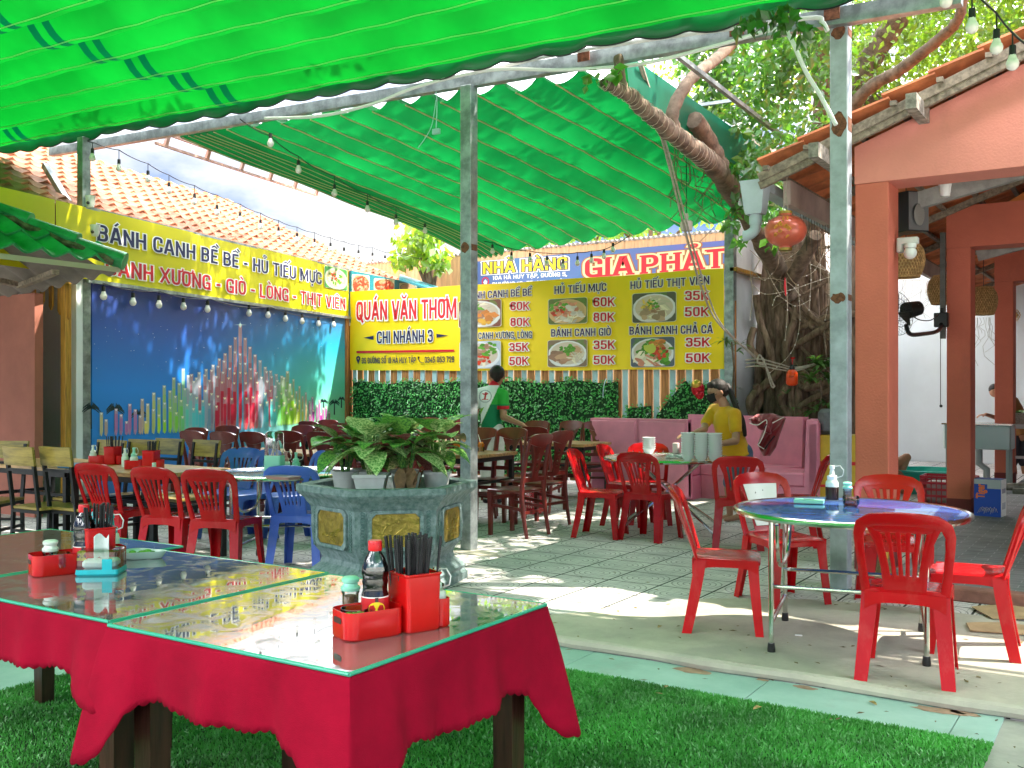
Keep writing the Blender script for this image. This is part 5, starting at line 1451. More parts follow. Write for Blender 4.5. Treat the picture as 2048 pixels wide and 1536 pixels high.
# wires of fairy lights wound on the limbs and trunk
fairy = mat('fairy_wire', (.46, .38, .29), .7)
fl = thing('fairy_light_string', 'pale fairy-light wire wound tightly round the long bare limb', 'string lights', at(1310, 238, 9.1))
m = M(); W_ = []
for i in range(len(limbL) * 9):
    t = i / 9; k = min(len(limbL) - 2, int(t)); p = limbL[k].lerp(limbL[k + 1], t - k); r = .15 + (.037 - .15) * t / len(limbL) + .006
    d = (limbL[k + 1] - limbL[k]).normalized(); a = d.orthogonal().normalized(); b = d.cross(a); g = i * .62
    if t > len(limbL) * .45: W_.append(p + a * (math.cos(g) * r) + b * (math.sin(g) * r))
m.tube(W_, .0028, 4); m.build('wire', fairy, fl, 0, world=True)
fl = thing('fairy_light_string', 'tangled fairy-light wires hanging over the twisted trunk', 'string lights', at(1560, 600, 13.2))
m = M(); ml = M(); rr = random.Random(4)
paths = [((1508, 555), (1570, 562), (1600, 590)), ((1506, 570), (1530, 588), (1580, 580), (1640, 560), (1680, 548)), ((1545, 610), (1556, 592), (1590, 612), (1620, 600)), ((1572, 560), (1575, 620), (1570, 680)), ((1596, 570), (1600, 640), (1590, 690), (1570, 720), (1540, 745)), ((1620, 520), (1622, 560), (1618, 620)), ((1640, 500), (1641, 560)), ((1655, 510), (1658, 590), (1650, 640)), ((1500, 540), (1505, 590), (1500, 640)), ((1560, 470), (1520, 520), (1500, 560)), ((1600, 500), (1560, 530), (1530, 560), (1510, 545)), ((1640, 460), (1610, 520), (1570, 560)), ((1660, 480), (1630, 540), (1600, 555)), ((1530, 480), (1535, 540), (1560, 590)), ((1500, 500), (1540, 530), (1590, 520), (1650, 540)), ((1480, 430), (1500, 470), (1520, 440), (1545, 465))]
for pth in paths:
    P = pipe([at(x, y, 13.15 - .12 * math.sin((x - 1490) / 60)) for x, y in pth], 0)
    m.tube(P, .0038, 4)
    for i in range(0, len(P), 4): ml.ball(P[i], .008, 6)
m.build('wire', fairy, fl, 0, world=True); ml.build('tiny_bulbs', bulb_m, fl, world=True)
# rope tied round the trunk
rp = thing('rope', 'pale rope tied round the trunk and stretched up to the far canopy', 'rope', at(1515, 720, 13.1))
m = M()
m.tube(pipe([at(1278, 128, 8.2), at(1330, 300, 9.3), at(1375, 480, 10.4), at(1408, 590, 11.4), at(1440, 650, 12.2), at(1510, 713, 13.25)], 0), .013, 6)
m.tube(pipe([at(1284, 128, 8.2), at(1336, 302, 9.3), at(1383, 482, 10.4), at(1416, 590, 11.4), at(1446, 652, 12.2), at(1512, 718, 13.25)], 0), .010, 6)
for dy in (0, 7, 14): m.tube(pipe([at(1492, 720 + dy, 13.45), at(1520, 718 + dy, 13.2), at(1560, 728 + dy * .8, 13.15), at(1590, 735 + dy * .5, 13.25), at(1640, 725, 13.2), at(1680, 712, 13.0)], 0), .011, 6)
m.tube(pipe([at(1525, 715, 13.1), at(1545, 765, 13.08), at(1549, 772, 13.08), at(1543, 772, 13.07), at(1532, 735, 13.08), at(1520, 710, 13.06), at(1515, 725, 13.05), at(1530, 730, 13.05)], 0), .012, 6)
m.build('cord', rope_m, rp, 60, world=True)
# sprayer bottle
sp_ = thing('sprayer', 'orange pressure sprayer bottle hung from the trunk rope', 'sprayer', at(1584, 772, 12.95))
c = at(1584, 772, 12.95)
m = M(); m.lathe([(.02, 0), (.055, .008), (.075, .03), (.078, .10), (.072, .17), (.05, .205), (.028, .215)], 14, c=c); m.build('tank', mat('orange_plastic', (.80, .07, .008), .35), sp_, world=True)
m = M(); m.lathe([(.034, .215), (.036, .245), (.022, .26), (.018, .28)], 12, c=c); m.tube([c + Vector((0, 0, .26)), c + Vector((.07, -.02, .265))], .012, 6); m.build('pump_head', black_pl, sp_, world=True)
m = M(); m.tube([c + Vector((0, 0, .27)), c + Vector((.012, 0, .36))], .007, 6); m.tube([c + Vector((-.015, 0, .362)), c + Vector((.04, 0, .366))], .012, 6); m.build('plunger', red_pl, sp_, world=True)
m = M(); m.tube([c + Vector((-.02, -.079, .13)), c + Vector((.045, -.076, .125))], .003, 4); m.tube([c + Vector((-.02, -.079, .115)), c + Vector((.03, -.078, .112))], .002, 4); m.build('printed_mark', black_pl, sp_, world=True)
# red tassel
m = M(); a = at(1570, 555, 12.9); m.tube([a, a + Vector((0, 0, -.12)), a + Vector((.01, 0, -.24))], [.012, .03, .012], 8, flat=.5)
obj('red_tassel', 'small red tassel hanging on the trunk among fairy lights', 'tassel', m, red_ink)
# ================================================================== furniture: prototypes
def place(proto, used, loc, rz, label, group=None):
    """first use moves the prototype itself, later uses copy it"""
    if not used:
        proto.location = loc; proto.rotation_euler = (0, 0, rz); proto['label'] = label
        if group: proto['group'] = group
        used.append(1); return proto
    return dup(proto, loc, rz, label, group)
def plastic_chair(name, mt, fan=True):
    t = thing(name, 'x', 'chair')
    def bp(u, v, o=0.):
        w = .188 * (1 + .15 * v)
        return Vector((u * w, -.165 - .115 * v - .045 * (1 - u * u) * (.35 + .65 * v) + o, .435 + .375 * v))
    def ribbon(m, pts, ws, t_=.014, k=4):
        P = []; Wd = []
        for i in range(len(pts) - 1):
            for j in range(k):
                f = j / k
                P.append((pts[i][0] + (pts[i + 1][0] - pts[i][0]) * f, pts[i][1] + (pts[i + 1][1] - pts[i][1]) * f)); Wd.append(ws[i] + (ws[i + 1] - ws[i]) * f)
        P.append(pts[-1]); Wd.append(ws[-1])
        rings = []
        for i, (u, v) in enumerate(P):
            a = P[max(0, i - 1)]; b = P[min(len(P) - 1, i + 1)]
            du, dv = (b[0] - a[0]) * .195, (b[1] - a[1]) * .375; l = math.hypot(du, dv) or 1
            nu, nv = -dv / l * Wd[i] / .195, du / l * Wd[i] / .375
            p, q = bp(u + nu, v + nv), bp(u - nu, v - nv)
            n = (bp(u + .05, v) - bp(u - .05, v)).cross(bp(u, v + .05) - bp(u, v - .05)).normalized() * t_ / 2
            rings.append([tuple(p + n * .6), tuple(p.lerp(q, .2) + n), tuple(p.lerp(q, .8) + n), tuple(q + n * .6), tuple(q - n * .6), tuple(p.lerp(q, .5) - n * .8), tuple(p - n * .6)])
        m.loft(rings)
    m = M()
    arch = [(-.93, -.12), (-.97, .12), (-.98, .35), (-.99, .60), (-.975, .78), (-.89, .905), (-.68, .970), (-.35, .992), (0, 1.0), (.35, .992), (.68, .970), (.89, .905), (.975, .78), (.99, .60), (.98, .35), (.97, .12), (.93, -.12)]
    ribbon(m, arch, [.026, .021, .019, .019, .021, .025, .03, .032, .033, .032, .03, .025, .021, .019, .019, .021, .026], .022, 3)
    ribbon(m, [(-.62, .90), (-.3, .915), (0, .92), (.3, .915), (.62, .90)], [.028, .034, .036, .034, .028], .016)
    nb = 6
    for i in range(nb):
        f = i / (nb - 1) * 2 - 1
        ribbon(m, [(f * .36, .10), (f * .40, .35), (f * .47, .62), (f * .58, .9)], [.0125, .0095, .0095, .012], .012)
    for f in (-1, 1): ribbon(m, [(f * .44, .02), (f * .47, .35), (f * .55, .65), (f * .70, .9)], [.015, .013, .013, .017], .014)
    ribbon(m, [(-.46, .10), (0, .10), (.46, .10)], [.05, .055, .05], .013)
    ribbon(m, [(-.95, -.02), (-.5, -.01), (0, 0), (.5, -.01), (.95, -.02)], [.025, .026, .026, .026, .025], .016)
    m.build('backrest', mt, t)
    m = M()
    def sf(f, g):
        x = (f - .5) * 2; y = -.185 + .385 * g; w = .205 - .02 * (1 - g)
        ex = abs(x) ** 6; ey = max(0, (g - .75) / .25) ** 2.2
        return Vector((x * w * (1 - .10 * max(0, g - .85) / .15 * abs(x) ** 3), y - .02 * x * x * max(0, g - .7), .440 - .010 * math.cos(x * 1.5) * math.sin(min(1, g * 1.1) * PI) - .012 * ex - .016 * ey + .006 * (1 - g) + (.0016 if int((x + 1) * 9) % 2 and .15 < g < .85 else 0)))
    m.slab(sf, 36, 14, .012)
    for sx in (-1, 1):   # side aprons
        m.slab(lambda f, g: Vector((sx * (.203 - .018 * (1 - f)), -.175 + .36 * f, .436 - g * (.045 + .035 * (2 * f - 1) ** 4))), 10, 1, .008)
    m.slab(lambda f, g: Vector(((f - .5) * .39, .196 - .02 * (2 * f - 1) ** 2, .428 - g * (.035 + .045 * (2 * f - 1) ** 4))), 12, 1, .008)
    m.slab(lambda f, g: Vector(((f - .5) * .37, -.188, .436 - g * (.05 + .04 * (2 * f - 1) ** 4))), 12, 1, .008)
    m.build('seat', mt, t)
    for sx in (-1, 1):
        for (y0, y1, sy, wt, wb) in ((.185, .215, 1, .070, .052), (-.18, -.25, -1, .078, .062)):
            m = M()
            x0, x1 = sx * .200, sx * .228
            rings = []
            for i in range(6):
                f = i / 5; z = .428 * (1 - f) + .001
                x = x0 + (x1 - x0) * f ** 1.1; y = y0 + (y1 - y0) * f ** 1.25; w = wt + (wb - wt) * f; th = .006
                # angle section: outer corner at (x, y), flanges inwards
                rings.append([(x, y, z), (x - sx * w, y, z), (x - sx * w, y - sy * th, z), (x - sx * th, y - sy * th, z), (x - sx * th, y - sy * w * .9, z), (x, y - sy * w * .9, z)] if sx * sy > 0 else
                             [(x, y, z), (x, y - sy * w * .9, z), (x - sx * th, y - sy * w * .9, z), (x - sx * th, y - sy * th, z), (x - sx * w, y - sy * th, z), (x - sx * w, y, z)])
            m.loft(rings); m.build('leg', mt, t, 30)
    return t
def wooden_chair():
    t = thing('wooden_chair', 'x', 'chair')
    def bk(x, y, z): return (x, y - .05 * max(0, (z - .45)) / .5 - .055 * max(0, (z - .45) / .55) ** 2 - .02 * (1 - (x / .2) ** 2) * max(0, (z - .45) / .55), z)
    m = M(); m.box((-.205, -.19, .425), (.205, .22, .455), bev=.014); m.build('seat', wood_red, t)
    for sx in (-1, 1):
        m = M(); P = [(sx * .185, -.255, 0), (sx * .185, -.215, .2), (sx * .185, -.19, .42)] + [bk(sx * (.185 - .012 * (z - .45)), -.19, z) for z in (.55, .7, .85, .95)]
        m.tube(P, [.019, .022, .026, .024, .021, .019, .017], 8, flat=.85); m.build('leg', wood_red, t)
        m = M(); m.loft([[(sx * .178 + a * w, .19 + b * w, z) for a, b in ((-1, -1), (1, -1), (1, 1), (-1, 1))] for z, w in ((0, .017), (.3, .021), (.424, .025))]); m.build('leg', wood_red, t)
        m = M(); m.bar((sx * .178, .19, .30), (sx * .185, -.205, .27), .018, .03); m.build('stretcher', wood_red, t)
    m = M(); m.bar((-.178, .17, .365), (.178, .17, .365), .02, .04); m.build('stretcher', wood_red, t)
    m = M(); m.bar((-.18, -.205, .24), (.18, -.205, .24), .018, .03); m.build('stretcher', wood_red, t)
    m = M()
    top = [(-.185 + .37 * i / 14, 1.0 - .03 * ((i / 7 - 1) ** 4)) for i in range(15)]
    low = [(.185, .91), (.13, .895), (.06, .875), (0, .868), (-.06, .875), (-.13, .895), (-.185, .91)]
    m.plate((low[::-1] + top[::-1])[::1], [], .026, f=lambda a, b, c: bk(a, -.19 + b, c)); m.build('top_rail', wood_red, t)
    m = M(); sp = [(-.115, .885), (-.072, .80), (-.052, .70), (-.05, .62), (-.058, .555), (.058, .555), (.05, .62), (.052, .70), (.072, .80), (.115, .885), (.06, .872), (0, .866), (-.06, .872)]
    hole = lambda z, r: [(r * math.cos(-k * PI / 6), z + r * 1.2 * math.sin(-k * PI / 6)) for k in range(12)]
    m.plate(sp, [hole(.775, .028), hole(.695, .018), hole(.64, .011)], .016, f=lambda a, b, c: bk(a, -.19 + b, c)); m.build('splat', wood_red, t)
    m = M(); m.box((-.18, -.212, .53), (.18, -.19, .575), bev=.004); m.build('lower_rail', wood_red, t)
    return t
green_wood = mat('varnished_plank', (.30, .21, .045), .35, var=.35, vs=4, streak=(1, 8, 8), coat=.3)
def plank_chair():
    t = thing('plank_chair', 'x', 'chair')
    m = M(); m.box((-.20, -.19, .43), (.20, .22, .455), bev=.006); m.build('seat', green_wood, t)
    m = M(); m.slab(lambda f, g: Vector(((f - .5) * .40, -.235 - .02 * g - .012 * (1 - (2 * f - 1) ** 2), .80 + .155 * g)), 8, 2, .022); m.build('back_plank', green_wood, t)
    m = M()
    for sx in (-1, 1):
        m.bar((sx * .175, -.18, .42), (sx * .175, -.245, .93), .028, mi=0); m.bar((sx * .175, -.18, .43), (sx * .175, -.20, 0), .028)
        m.bar((sx * .175, .195, .43), (sx * .175, .195, 0), .028); m.bar((sx * .175, -.19, .2), (sx * .175, .195, .2), .024); m.bar((sx * .175, -.18, .415), (sx * .175, .2, .415), .026)
    m.bar((-.175, -.18, .415), (.175, -.18, .415), .026); m.bar((-.175, .195, .415), (.175, .195, .415), .026); m.bar((-.175, -.225, .76), (.175, -.225, .76), .024); m.bar((-.175, -.195, .25), (.175, -.195, .25), .022)
    m.build('frame', black_metal, t)
    return t
def dining_table(name, label, x0, x1, y0, y1, h=.75, top=wood_light, fr=black_metal, wl=.045, group=None):
    t = thing(name, label, 'table', ((x0 + x1) / 2, (y0 + y1) / 2, 0), 0, group)
    a, b = (x1 - x0) / 2, (y1 - y0) / 2
    m = M(); m.box((-a, -b, h - .035), (a, b, h), bev=.006); m.build('tabletop', top, t)
    m = M(); q = a - .05; r = b - .05
    for s in (-1, 1): m.bar((-q, s * r, h - .06), (q, s * r, h - .06), .04, .045); m.bar((s * q, -r, h - .06), (s * q, r, h - .06), .04, .045); m.bar((s * q, -r, .45), (s * q, r, .45), .03)
    m.bar((-q, 0, .45), (q, 0, .45), .03)
    m.build('frame', fr, t)
    for sx in (-1, 1):
        for sy in (-1, 1):
            m = M(); m.box((sx * q - wl / 2, sy * r - wl / 2, 0), (sx * q + wl / 2, sy * r + wl / 2, h - .08)); m.build('leg', fr, t)
    return t
def look(dx, dy): return math.atan2(-dx, dy)        # rotation that makes a chair face (dx, dy)

# ---- red and blue plastic chairs
red = plastic_chair('plastic_chair', red_pl); ur = []
TA, TBc, TC = Vector((-1.42, 5.73, 0)), Vector((-4.05, 9.2, 0)), Vector((-5.95, 5.86, 0))
GA, GB, GL = 'red chairs around the blue round table', 'red chairs around the bowl table', 'red chairs along the long wooden table'
def pc(px, py, zt, face, label, grp, back=.22):
    """chair whose back top stands at that view point"""
    p = at_z(px, py, zt); f = Vector((math.cos(R_(face)), math.sin(R_(face)), 0))
    c = p + f * (back + .075)
    return place(red, ur, (c.x, c.y, 0), look(f.x, f.y), label, grp)
# facing angles in degrees, 0 = +x
pc(1806, 1042, .80, 97, 'red plastic chair nearest the camera, its back to us at the blue table', GA)
pc(1352, 985, .80, 20, 'red plastic chair left of the blue table, seen side-on facing right', GA)
stc = pc(1517, 957, .80, -38, 'red plastic chair with a white stickered back panel between the two round tables', GA)
pc(1776, 962, .80, -70, 'red plastic chair behind the blue table, facing the camera by the orange pillar', GA)
pc(2062, 1012, .80, 186, 'red plastic chair cut off by the right edge of the picture, facing left', GA)
pc(1146, 906, .80, 12, 'red plastic chair leftmost at the bowl table, seen from the side facing right', GB)
pc(1205, 896, .80, 8, 'red plastic chair tucked in behind the leftmost one at the bowl table', GB)
pc(1271, 913, .80, 85, 'red plastic chair with its slatted back to us in front of the bowl table', GB)
pc(1296, 893, .80, -62, 'red plastic chair on the far side of the bowl table against the pink benches', GB)
pc(1476, 921, .80, 110, 'red plastic chair with its back to us directly in front of the woman in yellow', GB)
pc(1655, 916, .80, 190, 'red plastic chair turned left in front of the pink side bench, beside the steel post', GB)
pc(184, 928, .83, 98, 'red plastic chair leftmost at the long table, its back angled to us', GL)
pc(302, 937, .825, 101, 'middle one of three red plastic chairs backing on to the long table', GL)
pc(412, 944, .815, 110, 'red plastic chair between the middle red one and the near blue chair', GL)
# white sticker panel on one chair
stick = M()
def bpp(u, v):
    w = .188 * (1 + .15 * v)
    return Vector((u * w, -.165 - .115 * v - .045 * (1 - u * u) * (.35 + .65 * v) + .012, .435 + .375 * v))
stick.slab(lambda f, g: bpp((f - .5) * (.9 + .35 * g), .14 + .74 * g), 8, 8, .004)
so = stick.build('sticker_panel', mat('white_sticker', (.78, .76, .76), .25), stc)
tag(so, 'white panel with small grey marks')
m = M()
for (u, v, r) in ((0, .55, .016), (-.27, .57, .008), (.27, .57, .008), (0, .30, .016), (-.25, .33, .008), (.2, .72, .006), (-.1, .76, .005), (-.28, .25, .006)):
    c = bpp(u, v) + Vector((0, .004, 0))
    m.ball((c.x, c.y, c.z), r, 8, sq=(.8, .12, 1)); m.ball((c.x + r * .45, c.y + .0005, c.z), r * .8, 8, sq=(.8, .12, 1)); m.ball((c.x + r * .3, c.y + .0008, c.z + r * 1.35), r * .4, 6, sq=(.5, .12, 1))
m.build('printed_mark', mat('grey_print', (.16, .15, .16), .3), so, 0)
blue = plastic_chair('plastic_chair', blue_pl); ub = []; GBl = 'blue chairs around the small round table'
def bc(px, py, face, label):
    p = at_z(px, py, .79); f = Vector((math.cos(R_(face)), math.sin(R_(face)), 0)); c = p + f * .295
    return place(blue, ub, (c.x, c.y, 0), look(f.x, f.y), label, GBl)
bc(579, 944, 114, 'blue plastic chair nearest the carved planter with its slatted back to us')
bc(487, 906, -70, 'pale blue plastic chair facing us on the far side, leftmost behind the table')
bc(540, 909, -100, 'blue plastic chair facing us, just right of the leftmost far blue one')
bc(640, 912, -125, 'blue plastic chair half hidden behind the leaves of the planter')

# ---- round tables
def round_table(label, c, r, top_m, h=.75, crossed=False, rot=0.):
    t = thing('round_table', label, 'table', c, rot)
    m = M(); m.lathe([(.001, h - .03), (r - .03, h - .03), (r - .012, h - .018), (r - .012, h - .004), (r - .03, h), (.001, h)], 56); m.build('tabletop', top_m, t, 30)
    m = M(); n = 64; m.tube([(r * math.cos(2 * PI * i / n), r * math.sin(2 * PI * i / n), h - .014) for i in range(n)], .017, 8, closed=True); m.build('metal_rim', chrome, t)
    q = r * .62
    for s in (-1, 1):
        m = M()
        if not crossed:
            m.tube(pipe([(s * q, -q, .02), (s * q, -q, h - .14), (s * q, -q, h - .04)], 0), .0145, 8); m.tube([(s * q, q, .02), (s * q, q, h - .04)], .0145, 8)
            m.tube([(s * q, -q, .16), (s * q, q, .16)], .0125, 8); m.tube([(s * q, -q, h - .06), (s * q, q, h - .06)], .0125, 8)
            m.tube(pipe([(s * (q - .03), -q, h - .06), (s * (q - .03), -q + .04, h - .22), (s * (q - .03), -q + .16, h - .30), (s * (q - .03), 0, h - .32), (s * (q - .03), q - .16, h - .30), (s * (q - .03), q - .04, h - .22), (s * (q - .03), q, h - .06)], 0), .011, 8)
        else:
            m.tube(pipe([(s * .46, -.42, .03), (s * .40, -.36, .10), (0, -.05, .42), (-s * .30, .12, h - .06)], 0), .0145, 8)
            m.tube(pipe([(s * .46, .42, .03), (s * .40, .36, .10), (0, .05, .42), (-s * .30, -.12, h - .06)], 0), .0145, 8)
            m.tube(pipe([(s * .46, -.42, .03), (s * .50, -.2, .02), (s * .50, .2, .02), (s * .46, .42, .03)], 0), .0145, 8)
        lg = m.build('leg_frame', chrome, t)
        for sy in (-1, 1): m = M(); m.lathe([(.020, 0), (.022, .02), (.018, .055)], 10, c=(s * (q if not crossed else .46), sy * (q if not crossed else .42), 0)); m.build('rubber_foot', black_pl, lg)
    if not crossed:
        m = M(); m.tube([(-q, -q + .1, .34), (q, -q + .1, .34)], .011, 8); m.tube([(-q, q - .1, .34), (q, q - .1, .34)], .011, 8); m.build('cross_bar', chrome, t)
    return t
blue_top = mat('blue_printed_top', (.015, .06, .50), .10, col2=(.10, .26, .70), vs=4.5, streak=(1, 5, 1), coat=.4)
steel_top = mat('steel_top', (.55, .57, .58), .22, .75, var=.15, vs=9)
pale_top = mat('pale_blue_top', (.10, .26, .42), .14, col2=(.42, .50, .52), vs=7, streak=(1, 4, 1), coat=.6)
tA = round_table('round folding table with a glossy blue printed top and chrome rim', TA, .625, blue_top, rot=R_(12))
tB = round_table('round steel table stacked with white bowls beside the woman in yellow', TBc, .63, steel_top, crossed=True, rot=R_(20))
tC = round_table('round table with a pale blue patterned top behind the carved planter', TC, .57, pale_top, rot=R_(30))

# ---- long table and its plank chairs
GT = 'wooden tables pushed together in a row'
dining_table('dining_table', 'wooden table at the left end of the row, carrying two red caddies', -9.2, -7.78, 5.06, 5.86, group=GT)
dining_table('dining_table', 'wooden table at the right end of the row, next to the pale blue round table', -7.76, -6.62, 5.06, 5.86, group=GT)
pk = plank_chair(); up_ = []; GK = 'black framed chairs with wooden plank backs'
for (px, py, fc, lb) in ((38, 893, 92, 'plank-back chair with black frame, left one of the near pair seen from behind'), (112, 894, 92, 'plank-back chair with black frame, right one of the near pair seen from behind'), (14, 882, -60, 'plank-back chair at the far left edge, half hidden behind the near pair'),
                        (222, 880, -88, 'plank-back chair facing us, leftmost in the far row below the mural'), (285, 879, -88, 'plank-back chair facing us, second from the left below the mural'), (338, 877, -90, 'plank-back chair facing us, third from the left below the mural'), (412, 880, -94, 'plank-back chair facing us, rightmost in the far row below the mural')):
    p = at_z(px, py, .955); f = Vector((math.cos(R_(fc)), math.sin(R_(fc)), 0)); c = p + f * .245
    place(pk, up_, (c.x, c.y, 0), look(f.x, f.y), lb, GK)

# ---- carved dark red wooden chairs, in rows
wc = wooden_chair(); uw = []
rows = {'near row with backs to us': [(383, 861, 88), (445, 863, 90), (504, 863, 88), (576, 861, 91), (641, 863, 90), (695, 864, 88), (761, 865, 90), (835, 866, 92)],
        'second row, facing us': [(393, 855, -90), (455, 851, -88), (607, 850, -92), (665, 850, -90), (728, 851, -88), (796, 852, -92), (864, 851, -90)],
        'third row, backs to us': [(617, 842, 88), (686, 846, 92), (741, 846, 90), (820, 845, 88), (900, 847, 92)],
        'rear row by the hedge': [(656, 839, -90), (785, 835, -88), (860, 835, -92), (904, 835, -90), (1075, 841, -86), (1144, 841, -94), (1194, 842, -60)]}
for rn, lst in rows.items():
    for k, (px, py, fc) in enumerate(lst):
        p = at_z(px, py, 1.0); f = Vector((math.cos(R_(fc)), math.sin(R_(fc)), 0)); c = p + f * .295
        place(wc, uw, (c.x, c.y, 0), look(f.x, f.y), 'dark red carved chair, %s from left in the %s' % (ORD[k], rn), 'carved wooden dining chairs')
for (px, py, fc, lb) in ((968, 855, -90, 'dark red carved chair behind the orange drinks, right beside the middle steel post'), (1026, 855, -88, 'dark red carved chair behind the orange drinks table, under the man\'s forearm'), (1066, 853, 95, 'dark red carved chair the man has his hand on'),
                        (1083, 867, 176, 'dark red carved chair nearest on the paving, turned left to the drinks table'), (1124, 861, 172, 'dark red carved chair just behind the nearest one, also turned left')):
    p = at_z(px, py, 1.0); f = Vector((math.cos(R_(fc)), math.sin(R_(fc)), 0)); c = p + f * .295
    place(wc, uw, (c.x, c.y, 0), look(f.x, f.y), lb, 'carved wooden dining chairs')
GD = 'wooden dining tables in the back yard'
dining_table('dining_table', 'wooden dining table with two mugs of orange drink beside the middle post', -6.85, -5.80, 8.30, 9.15, group=GD)
dining_table('dining_table', 'wooden dining table at the left of the near row below the mural', -9.0, -7.95, 7.35, 8.15, group=GD)
dining_table('dining_table', 'wooden dining table in the middle of the near row behind the planter', -7.9, -6.95, 7.65, 8.45, group=GD)
dining_table('dining_table', 'wooden dining table at the left of the rear row before the hedge', -10.0, -8.9, 10.1, 11.0, group=GD)
dining_table('dining_table', 'wooden dining table with a napkin box in the middle of the rear row', -8.85, -7.75, 10.2, 11.1, group=GD)
dining_table('dining_table', 'wooden dining table near the gap in the hedge behind the carved chairs', -7.0, -5.85, 10.75, 11.5, group=GD)

# ---- pink benches
def bench(label, loc, rz, w, hb=1.02, depth=.62):
    t = thing('pink_bench', label, 'bench', loc, rz, 'pink upholstered benches')
    n = max(1, round(w / .7)); sg_ = w / n
    m = M(); m.box((-w / 2, -depth + .12, .0), (w / 2, 0, .30)); m.build('base', pink_vinyl, t)
    for k in range(n):
        x0 = -w / 2 + k * sg_
        m = M(); m.box((x0 + .004, -depth + .10, .302), (x0 + sg_ - .004, -.005, .46), bev=.03); m.build('seat_cushion', pink_vinyl, t)
        m = M(); m.slab(lambda f, g: Vector((x0 + .004 + f * (sg_ - .008), .07 - .04 * (1 - g), .02 + g * hb)), 2, 3, .13); m.box((x0 + .004, -.0, .03), (x0 + sg_ - .004, .15, hb), bev=.035); m.build('backrest', pink_vinyl, t)
    return t
bench('pink bench with its flat back to us, left of the woman', (-5.68, 12.05, 0), PI, 1.42)
bench('pink bench facing us behind the woman, with a red jacket thrown over its back', (-4.55, 12.75, 0), R_(-17), 1.85, 1.06)
bench('narrow pink side bench turned left beside the steel post', (-3.40, 11.8, 0), R_(-78), .75, 1.05)
# jacket
jk = M()
def jf(f, g):
    a = at(1505 + 55 * f + 10 * g, 832 + 70 * g, 12.35)
    return a + Vector((0, .0, .0)) - FW * (.04 * math.sin(f * 9 + g * 5) + .03 * math.sin(g * 11 + f * 3) + .10 * g) + Vector((0, 0, .0))
P = [(1498, 838), (1515, 828), (1545, 826), (1572, 836), (1567, 850), (1560, 870), (1552, 895), (1540, 912), (1527, 912), (1520, 900), (1515, 888), (1522, 870), (1530, 850), (1532, 842), (1520, 848), (1505, 848)]
def jac(f, g):
    n = len(P)
    ce = (1540, 866)
    i = f * n; k = int(i) % n; t = i - int(i)
    x = P[k][0] + (P[(k + 1) % n][0] - P[k][0]) * t; y = P[k][1] + (P[(k + 1) % n][1] - P[k][1]) * t
    x, y = ce[0] + (x - ce[0]) * g, ce[1] + (y - ce[1]) * g
    return at(x, y, 12.12 - .09 * (1 - g ** 2) - .035 * math.sin(f * 31) * g - .03 * math.sin(x * .31 + y * .15) + (.0 if y > 835 else .12))
jk.grid(jac, 64, 8)
jt = thing('jacket', 'crimson tracksuit jacket with white piping draped over the pink bench', 'jacket', at(1540, 912, 12.1))
jm = mat('crimson_fabric', (.20, .003, .012), .55, var=.2, vs=9, sheen=.3)
jo = jk.build('cloth', jm, jt, 80, world=True)
md = jo.modifiers.new('thickness', 'SOLIDIFY'); md.thickness = .02; md.offset = -1
m = M(); m.tube(pipe([at(1499, 846, 12.0), at(1515, 850, 11.96), at(1533, 840, 11.95), at(1530, 862, 11.92), at(1520, 885, 11.92), at(1516, 890, 11.92), at(1528, 898, 11.92)], 0), .006, 5); m.tube(pipe([at(1545, 846, 11.93), at(1560, 838, 11.96), at(1568, 834, 11.98)], 0), .006, 5); m.build('white_piping', white_pl, jt, world=True)
m = M(); m.tube(pipe([at(1530, 898, 11.93), at(1538, 886, 11.90), at(1549, 872, 11.90)], 0), [.022] * 17, 8, flat=.3); m.tube(pipe([at(1528, 856, 11.92), at(1533, 848, 11.92)], 0), .018, 6, flat=.3); m.build('black_panel', mat('black_fabric', (.012, .012, .016), .8), jt, world=True)
# box and bag at the right end
m = M(); a = at(1664, 940, 11.6); yc = thing('yellow_cabinet', 'yellow painted low cabinet with a red stripe half hidden behind the steel post', 'cabinet', (a.x, a.y, 0), R_(10))
m.box((-.16, -.2, .0), (.35, .25, .90), bev=.01); m.build('body', mat('yellow_paint', (.60, .38, .03), .5, var=.1), yc)
m = M(); m.box((-.17, -.206, .56), (.36, -.2005, .60)); m.box((-.165, -.204, .30), (.355, -.2005, .33)); m.build('red_stripe', red_ink, yc)
m = M(); m.box((-.15, -.15, .903), (.1, .15, 1.2), bev=.07); obj_ = m.build('bag', mat('grey_fabric', (.13, .13, .15), .8, var=.3, vs=9)); obj_.location = (a.x, a.y, 0); obj_.rotation_euler = (0, 0, R_(10)); tag(obj_, 'grey bag sitting on the yellow cabinet beside the pink bench', 'bag')
# red and gold ornament at the hedge
m = M(); c = at(1396, 775, 12.6); hm = thing('red_gold_ornament', 'red and gold foil ornament hanging on the hedge by the woman\'s face', 'ornament', c)
m.ball(c + Vector((0, 0, -.02)), .085, 14, sq=(1, 1, 1.15)); m.ball(c + Vector((.03, -.02, -.09)), .06, 12); m.build('body', mat('red_foil', (.50, .01, .02), .25, .4), hm, world=True)
m = M(); m.ball(c + Vector((-.005, -.035, .035)), .066, 12, sq=(1, .9, 1)); m.build('gold_face', mat('gold_foil', (.62, .38, .06), .28, .6), hm, world=True)
# torn blue tape
m = M(); m.tube(pipe([at(1212, 757, 13.3), at(1207, 775, 13.28), at(1206, 795, 13.28)], 0), .012, 6, flat=.3); obj('blue_tape', 'strip of pale blue tape dangling at the torn edge of the hedge', 'tape', m, blue_slat)

